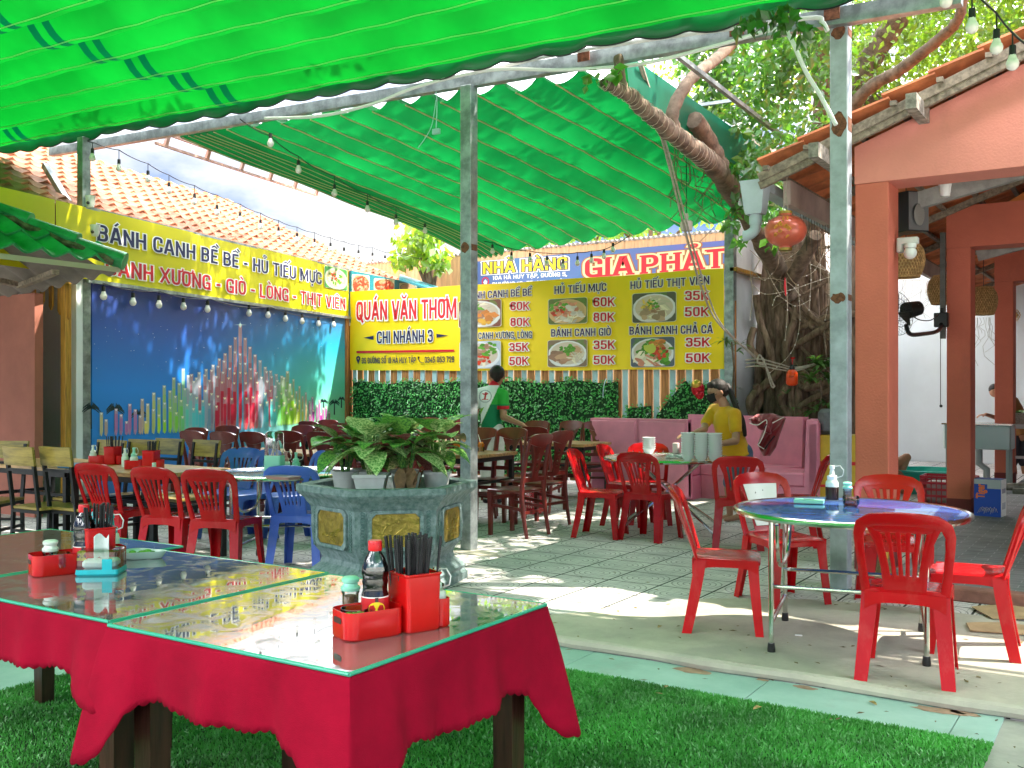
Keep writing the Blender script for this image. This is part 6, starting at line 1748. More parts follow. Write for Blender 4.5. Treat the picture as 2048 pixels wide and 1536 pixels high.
# ================================================================== carved planter
pc_ = at(777, 1000, 7.4); PCX, PCY = pc_.x, pc_.y
pl_ = thing('stone_planter', 'hexagonal carved green-grey stone planter with gilded relief panels', 'planter', (PCX, PCY, 0), YAW + R_(13))
stone = mat('green_stone', (.085, .15, .145), .6, col2=(.24, .30, .31), vs=22, bump=.5, bs=70)
prof = [(.60, .0), (.60, .05), (.575, .075), (.585, .10), (.56, .125), (.50, .165), (.488, .20), (.50, .235), (.535, .275), (.555, .33), (.565, .42), (.565, .52), (.57, .575), (.60, .61), (.615, .635), (.64, .655), (.665, .675), (.675, .69), (.675, .735), (.60, .737), (.56, .73), (.55, .62)]
m = M(); m.lathe(prof, 6, ph=0); m.build('body', stone, pl_, 25)
gold = mat('gilded_relief', (.34, .24, .045), .36, .55, var=.35, vs=14, bump=1.0, bs=26)
bld = mat('stone_fret', (.085, .16, .15), .6, var=.4, vs=50, bump=.9, bs=45)
for k in range(6):
    a = PI / 6 + k * PI / 3; n = Vector((math.cos(a), math.sin(a), 0)); s_ = Vector((-n.y, n.x, 0))
    def fp(x, z, o):
        r = .565 * math.cos(PI / 6) if z > .33 else (.555 * math.cos(PI / 6))
        return tuple(n * (.565 * math.cos(PI / 6) + o) + s_ * x + Vector((0, 0, z)))
    c_ = .03
    def oct_(w, z0, z1): return [(-w + c_, z0), (w - c_, z0), (w, z0 + c_), (w, z1 - c_), (w - c_, z1), (-w + c_, z1), (-w, z1 - c_), (-w, z0 + c_)]
    m = M(); m.prism(oct_(.165, .325, .555)[::1], .014, f=lambda x, y, z: fp(x, z, .006 + y))
    rr = random.Random(k)
    gp = m
    for q in range(5):   # relief branches
        x, z = rr.uniform(-.14, .0), rr.uniform(.34, .42); P = []
        for i in range(9):
            P.append(fp(max(-.15, min(.15, x)), max(.335, min(.545, z)), .013)); x += rr.uniform(-.005, .045); z += rr.uniform(-.022, .035)
        m.tube(P, .0045, 5)
        for i in range(5):
            p = P[rr.randrange(9)]; m.ball(p, rr.uniform(.006, .011), 6, sq=(1, 1, .8))
    m.build('gilded_panel', gold, pl_)
    m = M(); o_, i_ = oct_(.195, .298, .582), oct_(.168, .322, .558)
    m.plate(o_, [i_[::-1]], .022, f=lambda x, y, z: fp(x, z, .008 + y)); m.build('panel_moulding', stone, pl_, 25)
    m = M()
    for sx in (-1, 1):
        for j in range(14):
            z = .29 + j * .021
            m.bar(fp(sx * .215, z, .002), fp(sx * .245, z + .016, .002), .005, .006); m.bar(fp(sx * .245, z, .002), fp(sx * .215, z + .016, .002), .004, .005)
    m.build('fret_band', bld, pl_, 0)
m = M(); m.lathe([(.001, .64), (.555, .64)], 6, cap=False); m.build('soil', mat('soil', (.05, .035, .022), .95, bump=.5), pl_, 0)
# potted plants standing in it
def vleaf_mat(name, a, b):
    m = translucent(name, a, tuple(min(1, x * 1.8) for x in b), .3, .35, .3, 30, gloss=.07)
    t = m.node_tree
    # mottled pale centres
    for n in t.nodes:
        if n.type == 'VALTORGB':
            n.color_ramp.elements[0].color = (*a, 1); n.color_ramp.elements[1].color = (*b, 1)
            n.color_ramp.elements[0].position = .42; n.color_ramp.elements[1].position = .56
        if n.type == 'TEX_NOISE': n.inputs['Scale'].default_value = 60
    return m
vl = [vleaf_mat('variegated_leaf', (.12, .32, .06), (.66, .74, .36)), vleaf_mat('dark_variegated_leaf', (.04, .19, .04), (.24, .48, .09)), vleaf_mat('bronze_leaf', (.10, .10, .03), (.30, .18, .09)), vleaf_mat('pink_leaf', (.30, .05, .06), (.45, .16, .16)), mat('withered_leaf', (.16, .08, .04), .8, var=.4, vs=20)]
def big_leaf(m, base, d, L_, w, mi, rr, droop=.5):
    d = Vector(d).normalized(); s_ = d.cross(Vector((0, 0, 1)))
    s_ = s_.normalized() if s_.length > .05 else Vector((1, 0, 0))
    up = s_.cross(d).normalized()
    v = []; nu = 8
    for i in range(nu + 1):
        t = i / nu; p = Vector(base) + d * (L_ * t) - Vector((0, 0, droop * L_ * t * t))
        ww4 = L_ * w * (math.sin(PI * min(1, t * .92 + .06)) ** .8) * (1 - .35 * t) * 1.3 if i < nu else 0.0
        wv = .02 * L_ * math.sin(t * 9)
        v.append([tuple(p + s_ * ww4 + up * (ww4 * .16 + wv)), tuple(p + s_ * ww4 * .5 + up * ww4 * .06), tuple(p), tuple(p - s_ * ww4 * .5 + up * ww4 * .06), tuple(p - s_ * ww4 + up * (ww4 * .16 - wv))])
    m.loft(v, mi, False, closed=False)
rr = random.Random(31)
pots = [(-.33, .05, .20, 'round', 'potted plant with bronze leaves spilling over the left rim of the planter', (1, 2, 2, 1)), (-.10, -.20, .24, 'square', 'tall pale variegated plant in a white square pot at the front of the planter', (0, 0, 1, 0)), (.10, .16, .24, 'round', 'variegated plant at the back of the planter', (0, 1, 0, 2)), (.15, -.16, .20, 'round', 'plant in a round white pot with one pinkish leaf, centre right of the planter', (1, 2, 3, 1, 0)), (.36, .0, .24, 'round', 'pale variegated plant leaning over the right rim of the planter', (0, 0, 1, 4)), (-.2, .25, .2, 'round', 'dark leafy plant at the back left of the planter', (1, 1, 2))]
for k, (cx, cy, s_, kind, lb, mis) in enumerate(pots):
    c = pc_ + RT * cx + FW * cy; c.z = .645
    pt = thing('potted_plant', lb, 'plant', c, YAW, 'plants in the stone planter')
    m = M()
    if kind == 'square': m.loft([[(a * w, b * w, z) for a, b in ((-1, -1), (1, -1), (1, 1), (-1, 1))] for z, w in ((0, .085), (.145, .112), (.145, .122), (.17, .124), (.17, .108), (.15, .105))])
    else: m.lathe([(.075, 0), (.10, .15), (.11, .15), (.112, .17), (.098, .17), (.095, .15)], 18)
    m.build('pot', mat('white_pot', (.58, .60, .58), .5, var=.1), pt)
    m = M(); n = 24 if k in (1, 2, 4) else 20
    for q in range(n):
        a = rr.uniform(0, 2 * PI); f = q / n
        el = .15 + 1.5 * f; h0 = .16 + .16 * f * rr.uniform(.5, 1.1)
        if k == 1 or k == 2 or k == 4: h0 += .05 * f
        d = Vector((math.cos(a), math.sin(a), el))
        b0 = Vector((.02 * math.cos(a), .02 * math.sin(a), .14)); b1 = b0 + Vector((d.x * .05, d.y * .05, h0))
        m.tube([b0, b1], .004, 4, mis[0])
        L_ = rr.uniform(.20, .30) * (1.0 if f > .3 else .9)
        big_leaf(m, b1, (d.x, d.y, el * .75 - .15), L_, rr.uniform(.27, .36) * (1.2 if mis[0] == 1 else 1), mis[rr.randrange(len(mis))], rr, .75 - .5 * f)
    m.build('foliage', vl, pt, 60)
m = M()
for k in range(9):
    b0 = pc_ + RT * rr.uniform(.12, .34) - FW * rr.uniform(.24, .34) + Vector((0, 0, .88)); big_leaf(m, (b0.x, b0.y, .86), (rr.uniform(-.3, .3), rr.uniform(-.3, .1), -.8), .16, .25, 0, rr, .2)
pt = obj('withered_leaves', 'brown withered leaves hanging over the pots in the planter', 'leaves', m, vl[4], smooth=60)
# ================================================================== front tables on the turf
cloth_m = mat('crimson_cloth', (.25, .0015, .017), .9, var=.16, vs=4, spec=.12, bump=.25, bs=330)
glass_top = mat('dark_glass_top', (.10, .10, .11), .035, col2=(.18, .175, .175), vs=2.6, streak=(1, 3, 1), spec=.9, ior=1.75, coat=1.)
t_ = glass_top.node_tree; b_ = t_.nodes['Principled BSDF']       # wiped smears
q_ = t_.nodes.new('ShaderNodeTexNoise'); q_.inputs['Scale'].default_value = 9; q_.inputs['Detail'].default_value = 8; q_.inputs['Distortion'].default_value = 1.6
w_ = t_.nodes.new('ShaderNodeMapRange'); w_.inputs[1].default_value = .45; w_.inputs[2].default_value = .75; w_.inputs[3].default_value = .02; w_.inputs[4].default_value = .26
t_.links.new(t_.nodes.new('ShaderNodeTexCoord').outputs['Object'], q_.inputs['Vector']); t_.links.new(q_.outputs['Fac'], w_.inputs[0]); t_.links.new(w_.outputs[0], b_.inputs['Roughness']); t_.links.new(w_.outputs[0], b_.inputs['Coat Roughness'])
glass_edge = mat('green_glass_edge', (.04, .34, .22), .12, spec=.9)
def cloth_table(lbl, x0, x1, y0, y1, drops, seed, legs=True, corner=.20):
    h = .738; rr = random.Random(seed)
    t = thing('table', lbl[0], 'table', ((x0 + x1) / 2, (y0 + y1) / 2, -.046), 0, 'dark wooden tables on the turf')
    m = M(); m.box((x0 + .02, y0 + .02, h - .03), (x1 - .02, y1 - .02, h - .002)); m.build('tabletop', wood_dark, t, world=True)
    m = M(); i_ = .05
    for a, b in (((x0 + i_, y0 + i_), (x1 - i_, y0 + i_)), ((x1 - i_, y0 + i_), (x1 - i_, y1 - i_)), ((x1 - i_, y1 - i_), (x0 + i_, y1 - i_)), ((x0 + i_, y1 - i_), (x0 + i_, y0 + i_))):
        m.bar((*a, h - .08), (*b, h - .08), .022, .095)
    m.build('apron', wood_dark, t, world=True)
    for lx in (x0 + .085, x1 - .085):
        for ly in (y0 + .085, y1 - .085):
            m = M(); m.loft([[(lx + a * w, ly + b * w, z) for a, b in ((-1, -1), (1, -1), (1, 1), (-1, 1))] for z, w in ((-.045, .030), (.3, .035), (.60, .036), (.705, .036))])
            m.build('leg', wood_dark, t, world=True)
    # draped cloth
    m = M(); nu = 4 * 200; nv = 12; cor = [(x0, y0), (x1, y0), (x1, y1), (x0, y1)]
    nrm = [Vector((0, -1, 0)), Vector((1, 0, 0)), Vector((0, 1, 0)), Vector((-1, 0, 0))]
    rings = [[] for _ in range(nv + 1)]
    phs = [rr.uniform(0, 6) for _ in range(8)]
    L4 = [x1 - x0, y1 - y0, x1 - x0, y1 - y0]
    for e in range(4):
        a, b = Vector((*cor[e], 0)), Vector((*cor[(e + 1) % 4], 0)); Ln = L4[e]
        for i in range(200):
            f = i / 200
            # squeeze samples towards the corners
            f2 = f
            p = a.lerp(b, f2); d0, d1 = f2 * Ln, (1 - f2) * Ln; dc = min(d0, d1)
            n = nrm[e].copy()
            if d0 < .14: n = nrm[e].lerp(nrm[e - 1], .5 * (1 - d0 / .14)).normalized()
            if d1 < .14: n = nrm[e].lerp(nrm[(e + 1) % 4], .5 * (1 - d1 / .14)).normalized()
            dr = drops[e]
            if d0 < .3: dr = drops[e] + (drops[e - 1] - drops[e]) * .5 * (1 - d0 / .3)
            if d1 < .3: dr = drops[e] + (drops[(e + 1) % 4] - drops[e]) * .5 * (1 - d1 / .3)
            dr += corner * math.exp(-(dc / .105) ** 4) - .02 * math.exp(-((dc - .24) / .06) ** 2)
            sc = .008 * abs(math.sin(PI * (f2 * Ln) / .031))
            for g_ in range(nv + 1):
                g = g_ / nv
                fold = math.exp(-(dc / .10) ** 2)
                out_ = .004 + .012 * g + g * (.013 * math.sin(d0 * 17 + phs[e]) + .008 * math.sin(d0 * 41 + phs[e + 4])) + fold * (.075 * g ** .8)
                w_ = math.sin(dc / .10 * PI) * .05 * g * math.exp(-(dc / .13) ** 2)
                tng = (b - a).normalized() * (1 if d0 < d1 else -1)
                q = p + n * out_ - tng * w_ * .5
                z = h + .002 - (dr + sc * (g > .99)) * g
                if g_ == 0: z = h + .003
                if g_ == 1: q = p + n * .006; z = h - .006
                rings[g_].append((q.x, q.y, z))
    m.loft(rings, cap=False)
    n0 = len(rings[0]); m.add(rings[0], [tuple(range(n0))])
    o = obj('tablecloth', lbl[1], 'tablecloth', m, cloth_m, 'crimson tablecloths on the front tables', smooth=60)
    md = o.modifiers.new('thickness', 'SOLIDIFY'); md.thickness = .0018
    g = thing('glass_sheet', lbl[2], 'glass sheet', ((x0 + x1) / 2, (y0 + y1) / 2, h + .005), 0, 'glass sheets on the front tables')
    a, b = (x1 - x0) / 2 + .004, (y1 - y0) / 2 + .004
    m = M(); m.box((-a + .003, -b + .003, 0), (a - .003, b - .003, .0085), bev=.002); m.build('pane', glass_top, g, 30)
    m = M(); ring_o = [(-a, -b), (a, -b), (a, b), (-a, b)]; k_ = .012
    for (p, q) in zip(ring_o, ring_o[1:] + ring_o[:1]):
        m.tube([(p[0] * (1 - .0045 / a), p[1] * (1 - .0045 / b), .0045), (q[0] * (1 - .0045 / a), q[1] * (1 - .0045 / b), .0045)], .0056, 8)
    m.build('polished_edge', glass_edge, g)
    return h + .0138
TX = .005
ZT = cloth_table(('dark wooden table nearest the camera with the soy bottle and red caddy on it', 'crimson scalloped cloth hanging from the nearest table', 'glass sheet on the nearest table mirroring the bright sky'), -2.505, -1.590, 1.765, 2.675, (.185, .235, .20, .20), 1, corner=.18)
cloth_table(('dark wooden table left of the nearest one, with the cyan tissue box on it', 'crimson scalloped cloth on the table with the cyan tissue box', 'glass sheet under the cyan tissue box, mirroring the yellow banner'), -3.455, -2.535, 1.79, 2.70, (.17, .18, .2, .2), 2, corner=.05)
cloth_table(('dark wooden table at the left edge behind the tissue box table', 'crimson cloth on the far left front table', 'dull brown-grey glass sheet on the far left front table'), -4.45, -3.49, 1.90, 2.82, (.17, .18, .18, .2), 3, corner=.05)
# ---- small things for tables
def thin_clear(name, tint, refl=.10):
    m = mat(name, tint, .05); t = m.node_tree; o = t.nodes['Material Output']
    tr = t.nodes.new('ShaderNodeBsdfTransparent'); tr.inputs[0].default_value = (*tint, 1)
    gl = t.nodes.new('ShaderNodeBsdfGlossy'); gl.inputs['Roughness'].default_value = .04
    fr = t.nodes.new('ShaderNodeFresnel'); fr.inputs[0].default_value = 1.45
    ad = t.nodes.new('ShaderNodeMath'); ad.operation = 'ADD'; ad.inputs[1].default_value = refl * .4
    mx = t.nodes.new('ShaderNodeMixShader')
    t.links.new(fr.outputs[0], ad.inputs[0]); t.links.new(ad.outputs[0], mx.inputs[0]); t.links.new(tr.outputs[0], mx.inputs[1]); t.links.new(gl.outputs[0], mx.inputs[2]); t.links.new(mx.outputs[0], o.inputs[0])
    return m
clear = thin_clear('clear_plastic', (.86, .93, .90))
clear_glass = thin_clear('clear_glass', (.88, .94, .90))
mint_pl = mat('mint_plastic', (.26, .62, .48), .35)
cyan_pl = mat('cyan_plastic', (.01, .40, .45), .28, var=.1)
milk_pl = mat('milky_plastic', (.66, .72, .64), .3, var=.05)
soy_m = mat('soy_sauce', (.006, .003, .002), .08)
choco = mat('black_chopstick', (.014, .014, .015), .42, bump=.3, bs=300)
tissue = mat('tissue_paper', (.70, .74, .72), .9, bump=.3, bs=80)
lime = mat('lime_green', (.10, .34, .02), .45, var=.4, vs=30)
chili = mat('chilli_red', (.34, .03, .012), .45, var=.6, vs=60, bump=.6, bs=120)
yel_ink = mat('yellow_label', (.80, .62, .02), .4)
def rrect(x0, x1, y0, y1, r, z, k=4):
    P = []
    for cx, cy, a0 in ((x1 - r, y0 + r, -PI / 2), (x1 - r, y1 - r, 0), (x0 + r, y1 - r, PI / 2), (x0 + r, y0 + r, PI)):
        for i in range(k + 1):
            a = a0 + i * PI / 2 / k; P.append((cx + r * math.cos(a), cy + r * math.sin(a), z))
    return P
def open_box(m, x0, x1, y0, y1, r, z0, z1, t=.0025, flare=.0, mi=0):
    m.loft([rrect(x0 + .003, x1 - .003, y0 + .003, y1 - .003, r, z0), rrect(x0, x1, y0, y1, r, z0 + .004), rrect(x0 - flare, x1 + flare, y0 - flare, y1 + flare, r, z1), rrect(x0 + t - flare, x1 - t + flare, y0 + t - flare, y1 - t + flare, r * .8, z1), rrect(x0 + t, x1 - t, y0 + t, y1 - t, r * .8, z0 + .006)], mi)
def caddy(label, loc, rz, group='red condiment caddies'):
    t = thing('condiment_caddy', label, 'caddy', loc, rz, group)
    m = M(); open_box(m, -.155, .02, -.062, .062, .035, 0, .075); m.build('tray', red_pl2, t)
    m = M(); open_box(m, .0215, .125, -.066, .052, .012, 0, .160, flare=.003); m.loft([rrect(.0185, .128, -.069, .055, .012, .152), rrect(.0155, .131, -.072, .058, .012, .156), rrect(.0155, .131, -.072, .058, .012, .160), rrect(.024, .1225, -.0635, .0495, .01, .1605)], cap=False); m.build('chopstick_holder', red_pl2, t)
    m = M(); open_box(m, .127, .172, -.05, .045, .018, 0, .080); m.build('side_cup', red_pl2, t)
    m = M(); m.loft([rrect(-.024, .024, -.008, .008, .0078, 0), rrect(-.024, .024, -.008, .008, .0078, .0014)])
    v = [(-.1562 + .0, p[0], .048 + p[1]) for p in m.v]
    m2 = M(); m2.add([(-.1555 - p[2] * 1.0, p[0], .050 + p[1]) for p in m.v], m.f); m2.build('painted_handle_slot', mat('slot_shade_paint', (.05, .02, .012), .8), t, 0)  # no hole: a dark raised plate carries the opening's shade as colour
    return t
def chopsticks(base, rz, n, label, grp, hx=.04, hy=.045, L_=.235, seed=0):
    rr = random.Random(seed); u = Vector((math.cos(rz), math.sin(rz), 0)); v = Vector((-u.y, u.x, 0)); proto = None
    for k in range(n):
        a, b = rr.uniform(-1, 1), rr.uniform(-1, 1); p = Vector(base) + u * a * hx + v * b * hy
        tip = p + Vector((0, 0, L_ * rr.uniform(.92, 1.03))) + u * (a * .018 + rr.uniform(-.012, .012)) + v * (b * .018 + rr.uniform(-.012, .012))
        d = tip - p
        if proto is None:
            m = M(); m.tube([(0, 0, 0), (0, 0, d.length * .55), (0, 0, d.length)], [.0024, .0034, .0040], 6)
            for q in range(6): m.tube([(0, 0, d.length * .80 + q * .006), (0, 0, d.length * .80 + q * .006 + .003)], .0046, 6)
            proto = tag(m.build('chopstick', choco), label, 'chopstick', grp); o = proto
        else: o = proto.copy(); C.objects.link(o)
        o.location = p; o.rotation_euler = d.to_track_quat('Z', 'Y').to_euler()
def squeeze(label, loc, body, cap, s=1., rz=0., level=None):
    t = thing('squeeze_bottle', label, 'bottle', loc, rz)
    m = M(); m.lathe([(.001, 0), (.026 * s, 0), (.028 * s, .006), (.028 * s, .075 * s), (.026 * s, .085 * s), (.018 * s, .092 * s), (.001, .092 * s)], 14); m.build('bottle_body', body, t)
    m = M(); m.lathe([(.021 * s, .090 * s), (.022 * s, .108 * s), (.012 * s, .114 * s), (.008 * s, .140 * s), (.012 * s, .141 * s), (.011 * s, .155 * s), (.001, .156 * s)], 12); m.build('spout_cap', cap, t)
    m = M(); m.tube([(.020 * s, 0, .10 * s), (.045 * s, 0, .11 * s), (.050 * s, 0, .135 * s), (.035 * s, 0, .155 * s), (.010 * s, 0, .152 * s)], .0022, 6); m.build('cap_strap', white_pl, t)
    if level:
        m = M(); m.lathe([(.0285 * s, .003), (.0287 * s, level[1] * s)], 14, cap=False); m.build('sauce_level', level[0], t)
    return t
def soy_bottle(label, loc, rz, full):
    t = thing('sauce_bottle', label, 'bottle', loc, rz)
    b = [(.001, 0), (.036, 0), (.0375, .005), (.0375, .098), (.0345, .106), (.0338, .12), (.0362, .132), (.0345, .140), (.0355, .148), (.0375, .155), (.036, .172), (.028, .196), (.0175, .214), (.0155, .222)]
    m = M(); m.lathe(b, 24, cap=False); m.build('bottle_body', clear, t)
    lim = .205 if full else .165
    m = M(); bb = [(max(.001, r - .0012), z + .001) for r, z in b if z < lim]; bb += [(bb[-1][0] - .001, lim), (.001, lim)]; m.lathe(bb, 24, cap=False); m.build('dark_sauce', soy_m, t)
    m = M(); m.lathe([(.0385, .016), (.0386, .092)], 28, cap=False); m.lathe([(.0386, .092), (.0388, .095)], 28, 1, cap=False)
    lab = m
    for (a0, w, z0, z1, mi) in ((0, .62, .044, .082, 2),):
        pts = []
        for k in range(24):
            q = 2 * PI * k / 24; a = a0 - PI / 2 + w * math.cos(q); z = (z0 + z1) / 2 + (z1 - z0) / 2 * math.sin(q); pts.append((.0390 * math.cos(a), .0390 * math.sin(a), z))
        ce = (.0391 * math.cos(a0 - PI / 2), .0391 * math.sin(a0 - PI / 2), (z0 + z1) / 2)
        m.add(pts + [ce], [(k, (k + 1) % 24, 24) for k in range(24)], mi)
    v, f = text_mesh('Tam Thái', .03); xs = [p[0] for p in v]; w = .036 / (max(xs) - min(xs)); x0 = (max(xs) + min(xs)) / 2
    P = []
    for p in v:
        a = -PI / 2 + (p[0] - x0) * w / .0395; P.append((.0396 * math.cos(a), .0396 * math.sin(a), (.054 + p[1] * .011)))
    m.add(P, f, 3)
    for (zz, hw) in ((.088, .12),):
        P = [(.0394 * math.cos(-PI / 2 + q * hw), .0394 * math.sin(-PI / 2 + q * hw), zz + dz) for q, dz in ((-1, -.006), (1, -.006), (1, .006), (-1, .006))]; m.add(P, [(0, 1, 2, 3)], 3)
    m.build('label', [mat('red_label', (.50, .015, .02), .35), white_ink, yel_ink, mat('dark_label', (.06, .02, .02), .4)], t)
    m = M(); m.lathe([(.0185, .218), (.0195, .220), (.0195, .243), (.0175, .246), (.001, .246)], 20); m.build('cap', mat('red_cap', (.62, .012, .015), .3), t)
    return t
def shaker(label, loc, s=1.):
    t = thing('shaker', label, 'shaker', loc)
    m = M(); m.lathe([(.001, 0), (.024, 0), (.026, .006), (.024, .012), (.024, .06), (.027, .066), (.027, .07), (.024, .072)], 16, cap=False); m.build('jar', clear_glass, t)
    m = M(); m.lathe([(.001, .003), (.0215, .003), (.0215, .055), (.001, .056)], 12); m.build('pepper', mat('pepper_grain', (.30, .17, .08), .9, var=.5, vs=150), t)
    m = M(); m.lathe([(.027, .071), (.029, .074), (.029, .082), (.022, .088), (.021, .094), (.026, .098), (.027, .106), (.020, .112), (.001, .113)], 16); m.build('lid', mint_pl if s == 1 else milk_pl, t)
    return t
def open_jar(label, loc, fill, r=.045, h=.04):
    t = thing('jar', label, 'jar', loc)
    m = M(); m.lathe([(.001, 0), (r * .8, 0), (r, h * .3), (r, h * .85), (r * .96, h), (r * .92, h), (r * .95, h * .8), (r * .92, h * .3), (.001, .004)], 20); m.build('glass_body', clear_glass, t)
    m = M(); rr = random.Random(3)
    m.lathe([(.001, .006), (r * .8, .006), (r * .88, h * .6), (.001, h * .75)], 14)
    for k in range(26):
        a, d = rr.uniform(0, 6.28), r * .75 * math.sqrt(rr.random()); m.ball((d * math.cos(a), d * math.sin(a), h * .72), rr.uniform(.004, .008), 6, sq=(1, 1, .7))
    m.build('contents', fill, t)
    return t
# nearest table
d_ = Vector((.11, .26, 0)).normalized(); rzc = math.atan2(d_.y, d_.x)
c1 = Vector((-1.775, 2.135, ZT))
caddy('red plastic condiment caddy on the nearest table', c1, rzc)
hx_ = c1 + d_ * .073 + Vector((0, 0, .012))
chopsticks(hx_, rzc, 34, 'black chopstick standing in the red holder on the nearest table', 'chopsticks in the holder on the nearest table', .040, .046, .245, 1)
sd_v = Vector((-d_.y, d_.x, 0))
pb_ = at_z(775, 1262, ZT + .006)
soy_bottle('half empty soy sauce bottle with a red cap in the caddy on the nearest table', (c1 - d_ * .035 + sd_v * .018 + Vector((0, 0, .006))), YAW + .25, False)
open_jar('small glass jar of herbs in the caddy tray on the nearest table', c1 - d_ * .105 + Vector((0, 0, .007)), lime, .040, .07)
shaker('glass pepper shaker with a mint lid beside the caddy on the nearest table', at_z(701, 1228, ZT))
squeeze('milky squeeze bottle with red sauce behind the chopsticks on the nearest table', c1 + d_ * .150 + Vector((0, 0, .006)) + sd_v * -.002, milk_pl, clear, 1.0, 0, (chili, .06))
# table with the tissue box
c2 = at_z(126, 1146, ZT)
rz2 = math.atan2(.8, .6)
caddy('red plastic condiment caddy left of the cyan tissue box', c2 + Vector((.0, .05, 0)), R_(70))
u2 = Vector((math.cos(R_(70)), math.sin(R_(70)), 0)); c2 = c2 + Vector((0, .05, 0))
chopsticks(c2 + u2 * .073 + Vector((0, 0, .012)), R_(70), 34, 'black chopstick standing in the red holder left of the cyan tissue box', 'chopsticks in the holder left of the tissue box', .040, .046, .245, 2)
shaker('pepper shaker with a pale lid in the caddy left of the tissue box', c2 - u2 * .085 + Vector((-.025, .015, .006)), 2)
open_jar('jar of cut limes in the caddy left of the tissue box', c2 - u2 * .07 + Vector((.03, .0, .007)), lime, .036, .07)
soy_bottle('full dark soy sauce bottle with a red cap behind the cyan tissue box', at_z(168, 1142, ZT), YAW + .3, True)
squeeze('squeeze bottle with a cyan spout, left one behind the tissue box', at_z(190, 1112, ZT), milk_pl, cyan_pl, 1.15, .6)
squeeze('squeeze bottle with a cyan spout, right one behind the tissue box', at_z(222, 1118, ZT), milk_pl, cyan_pl, 1.15, .3)
squeeze('pinkish squeeze bottle between the soy bottle and the cyan spouts', at_z(196, 1122, ZT), mat('pink_sauce', (.62, .34, .30), .3), cyan_pl, 1.0, 1.2)
tb_ = thing('tissue_box', 'clear topped cyan tissue box on the second front table', 'tissue box', at_z(203, 1146, ZT), R_(38))
m = M(); m.loft([rrect(-.072, .072, -.058, .058, .012, 0), rrect(-.076, .076, -.062, .062, .012, .006), rrect(-.074, .074, -.060, .060, .012, .022)]); m.box((.02, -.0605, .022), (.055, -.0585, .06)); m.build('base', cyan_pl, tb_)
m = M(); m.loft([rrect(-.073, .073, -.059, .059, .012, .0225), rrect(-.071, .071, -.057, .057, .012, .085), rrect(-.066, .066, -.052, .052, .012, .089)]); m.build('clear_cover', clear, tb_)
m = M(); m.box((-.058, -.044, .024), (.058, .044, .052), bev=.012); m.slab(lambda f, g: Vector((-.02 + .05 * f, -.02 + .03 * math.sin(f * 3), .05 + g * .085 + .01 * math.sin(f * 7))), 8, 5, .002); m.build('tissue', tissue, tb_)
# lobed plate of limes
pt_ = thing('lobed_plate', 'mint lobed plate of cut limes on the second front table', 'plate', at_z(284, 1116, ZT), R_(30))
m = M()
def lob(s_, z): return [((.085 + .012 * math.cos(3 * a)) * s_ * math.cos(a), (.055 + .012 * math.cos(3 * a)) * s_ * math.sin(a), z) for a in [2 * PI * k / 36 for k in range(36)]]
m.loft([lob(.75, 0), lob(.85, .004), lob(1.02, .030), lob(.98, .030), lob(.82, .007)])
m.build('plate', mat('mint_melamine', (.50, .64, .58), .2, coat=.4), pt_)
m = M(); rr = random.Random(2)
for k in range(9): m.ball((rr.uniform(-.035, .035), rr.uniform(-.02, .02), .018 + .006 * (k % 2)), .014, 8, sq=(1.2, .8, .7))
m.build('limes', lime, pt_)
# blue table
zA_ = .752
squeeze('tall soy squeeze bottle with a white spout on the blue table', at_z(1664, 1000, zA_), milk_pl, white_pl, 1.35, .2, (mat('brown_sauce', (.03, .012, .006), .2), .06))
open_jar('glass jar of chilli paste on the blue table', at_z(1702, 1012, zA_), chili, .046, .058)
shaker('mint lidded pepper shaker behind the chilli jar on the blue table', at_z(1695, 1001, zA_))
m = M(); p = at_z(1618, 1006, zA_); tt = thing('tissue_pack', 'flat mint paper tissue pack lying on the blue table', 'tissue pack', p, R_(12))
m.box((-.085, -.04, 0), (.085, .04, .022), bev=.004); m.build('wrapper', mint_pl, tt); m = M(); m.box((-.03, -.008, .0222), (.03, .008, .0235)); m.build('slot', black_pl, tt)
# long table
zL = .752
u_ = R_(5)
for (px, py, lb, rz) in ((212, 928, 'red caddy at the left of the long wooden table', R_(20)), (287, 938, 'red caddy at the right of the long wooden table', R_(25))):
    p = at_z(px, py, zL); caddy(lb, p, rz)
    q = p + Vector((math.cos(rz), math.sin(rz), 0)) * .073 + Vector((0, 0, .012))
    chopsticks(q, rz, 16, 'black chopstick in the ' + lb, 'chopsticks in the ' + lb, .04, .045, .24, px)
squeeze('squeeze bottle left of the left caddy on the long table', at_z(186, 928, zL), milk_pl, white_pl, 1.1); squeeze('squeeze bottle beside the right caddy on the long table, left one', at_z(250, 934, zL), milk_pl, white_pl, 1.05, 2.); squeeze('squeeze bottle beside the right caddy on the long table, right one', at_z(268, 937, zL), milk_pl, mint_pl, 1.15)
m = M(); p = at_z(303, 938, zL); m.box((p.x - .09, p.y - .05, zL), (p.x + .09, p.y + .05, zL + .06), bev=.006); obj('napkin_box', 'white paper napkin box at the right end of the long table', 'box', m, mat('pale_box', (.50, .66, .58), .6))
m = M(); p = at_z(150, 935, zL); m.loft([rrect(p.x - .13, p.x + .13, p.y - .09, p.y + .09, .03, zL), rrect(p.x - .15, p.x + .15, p.y - .11, p.y + .11, .03, zL + .03)]); obj('blue_tray', 'blue plastic tray on the left part of the long table', 'tray', m, mat('blue_tray', (.03, .22, .55), .3))
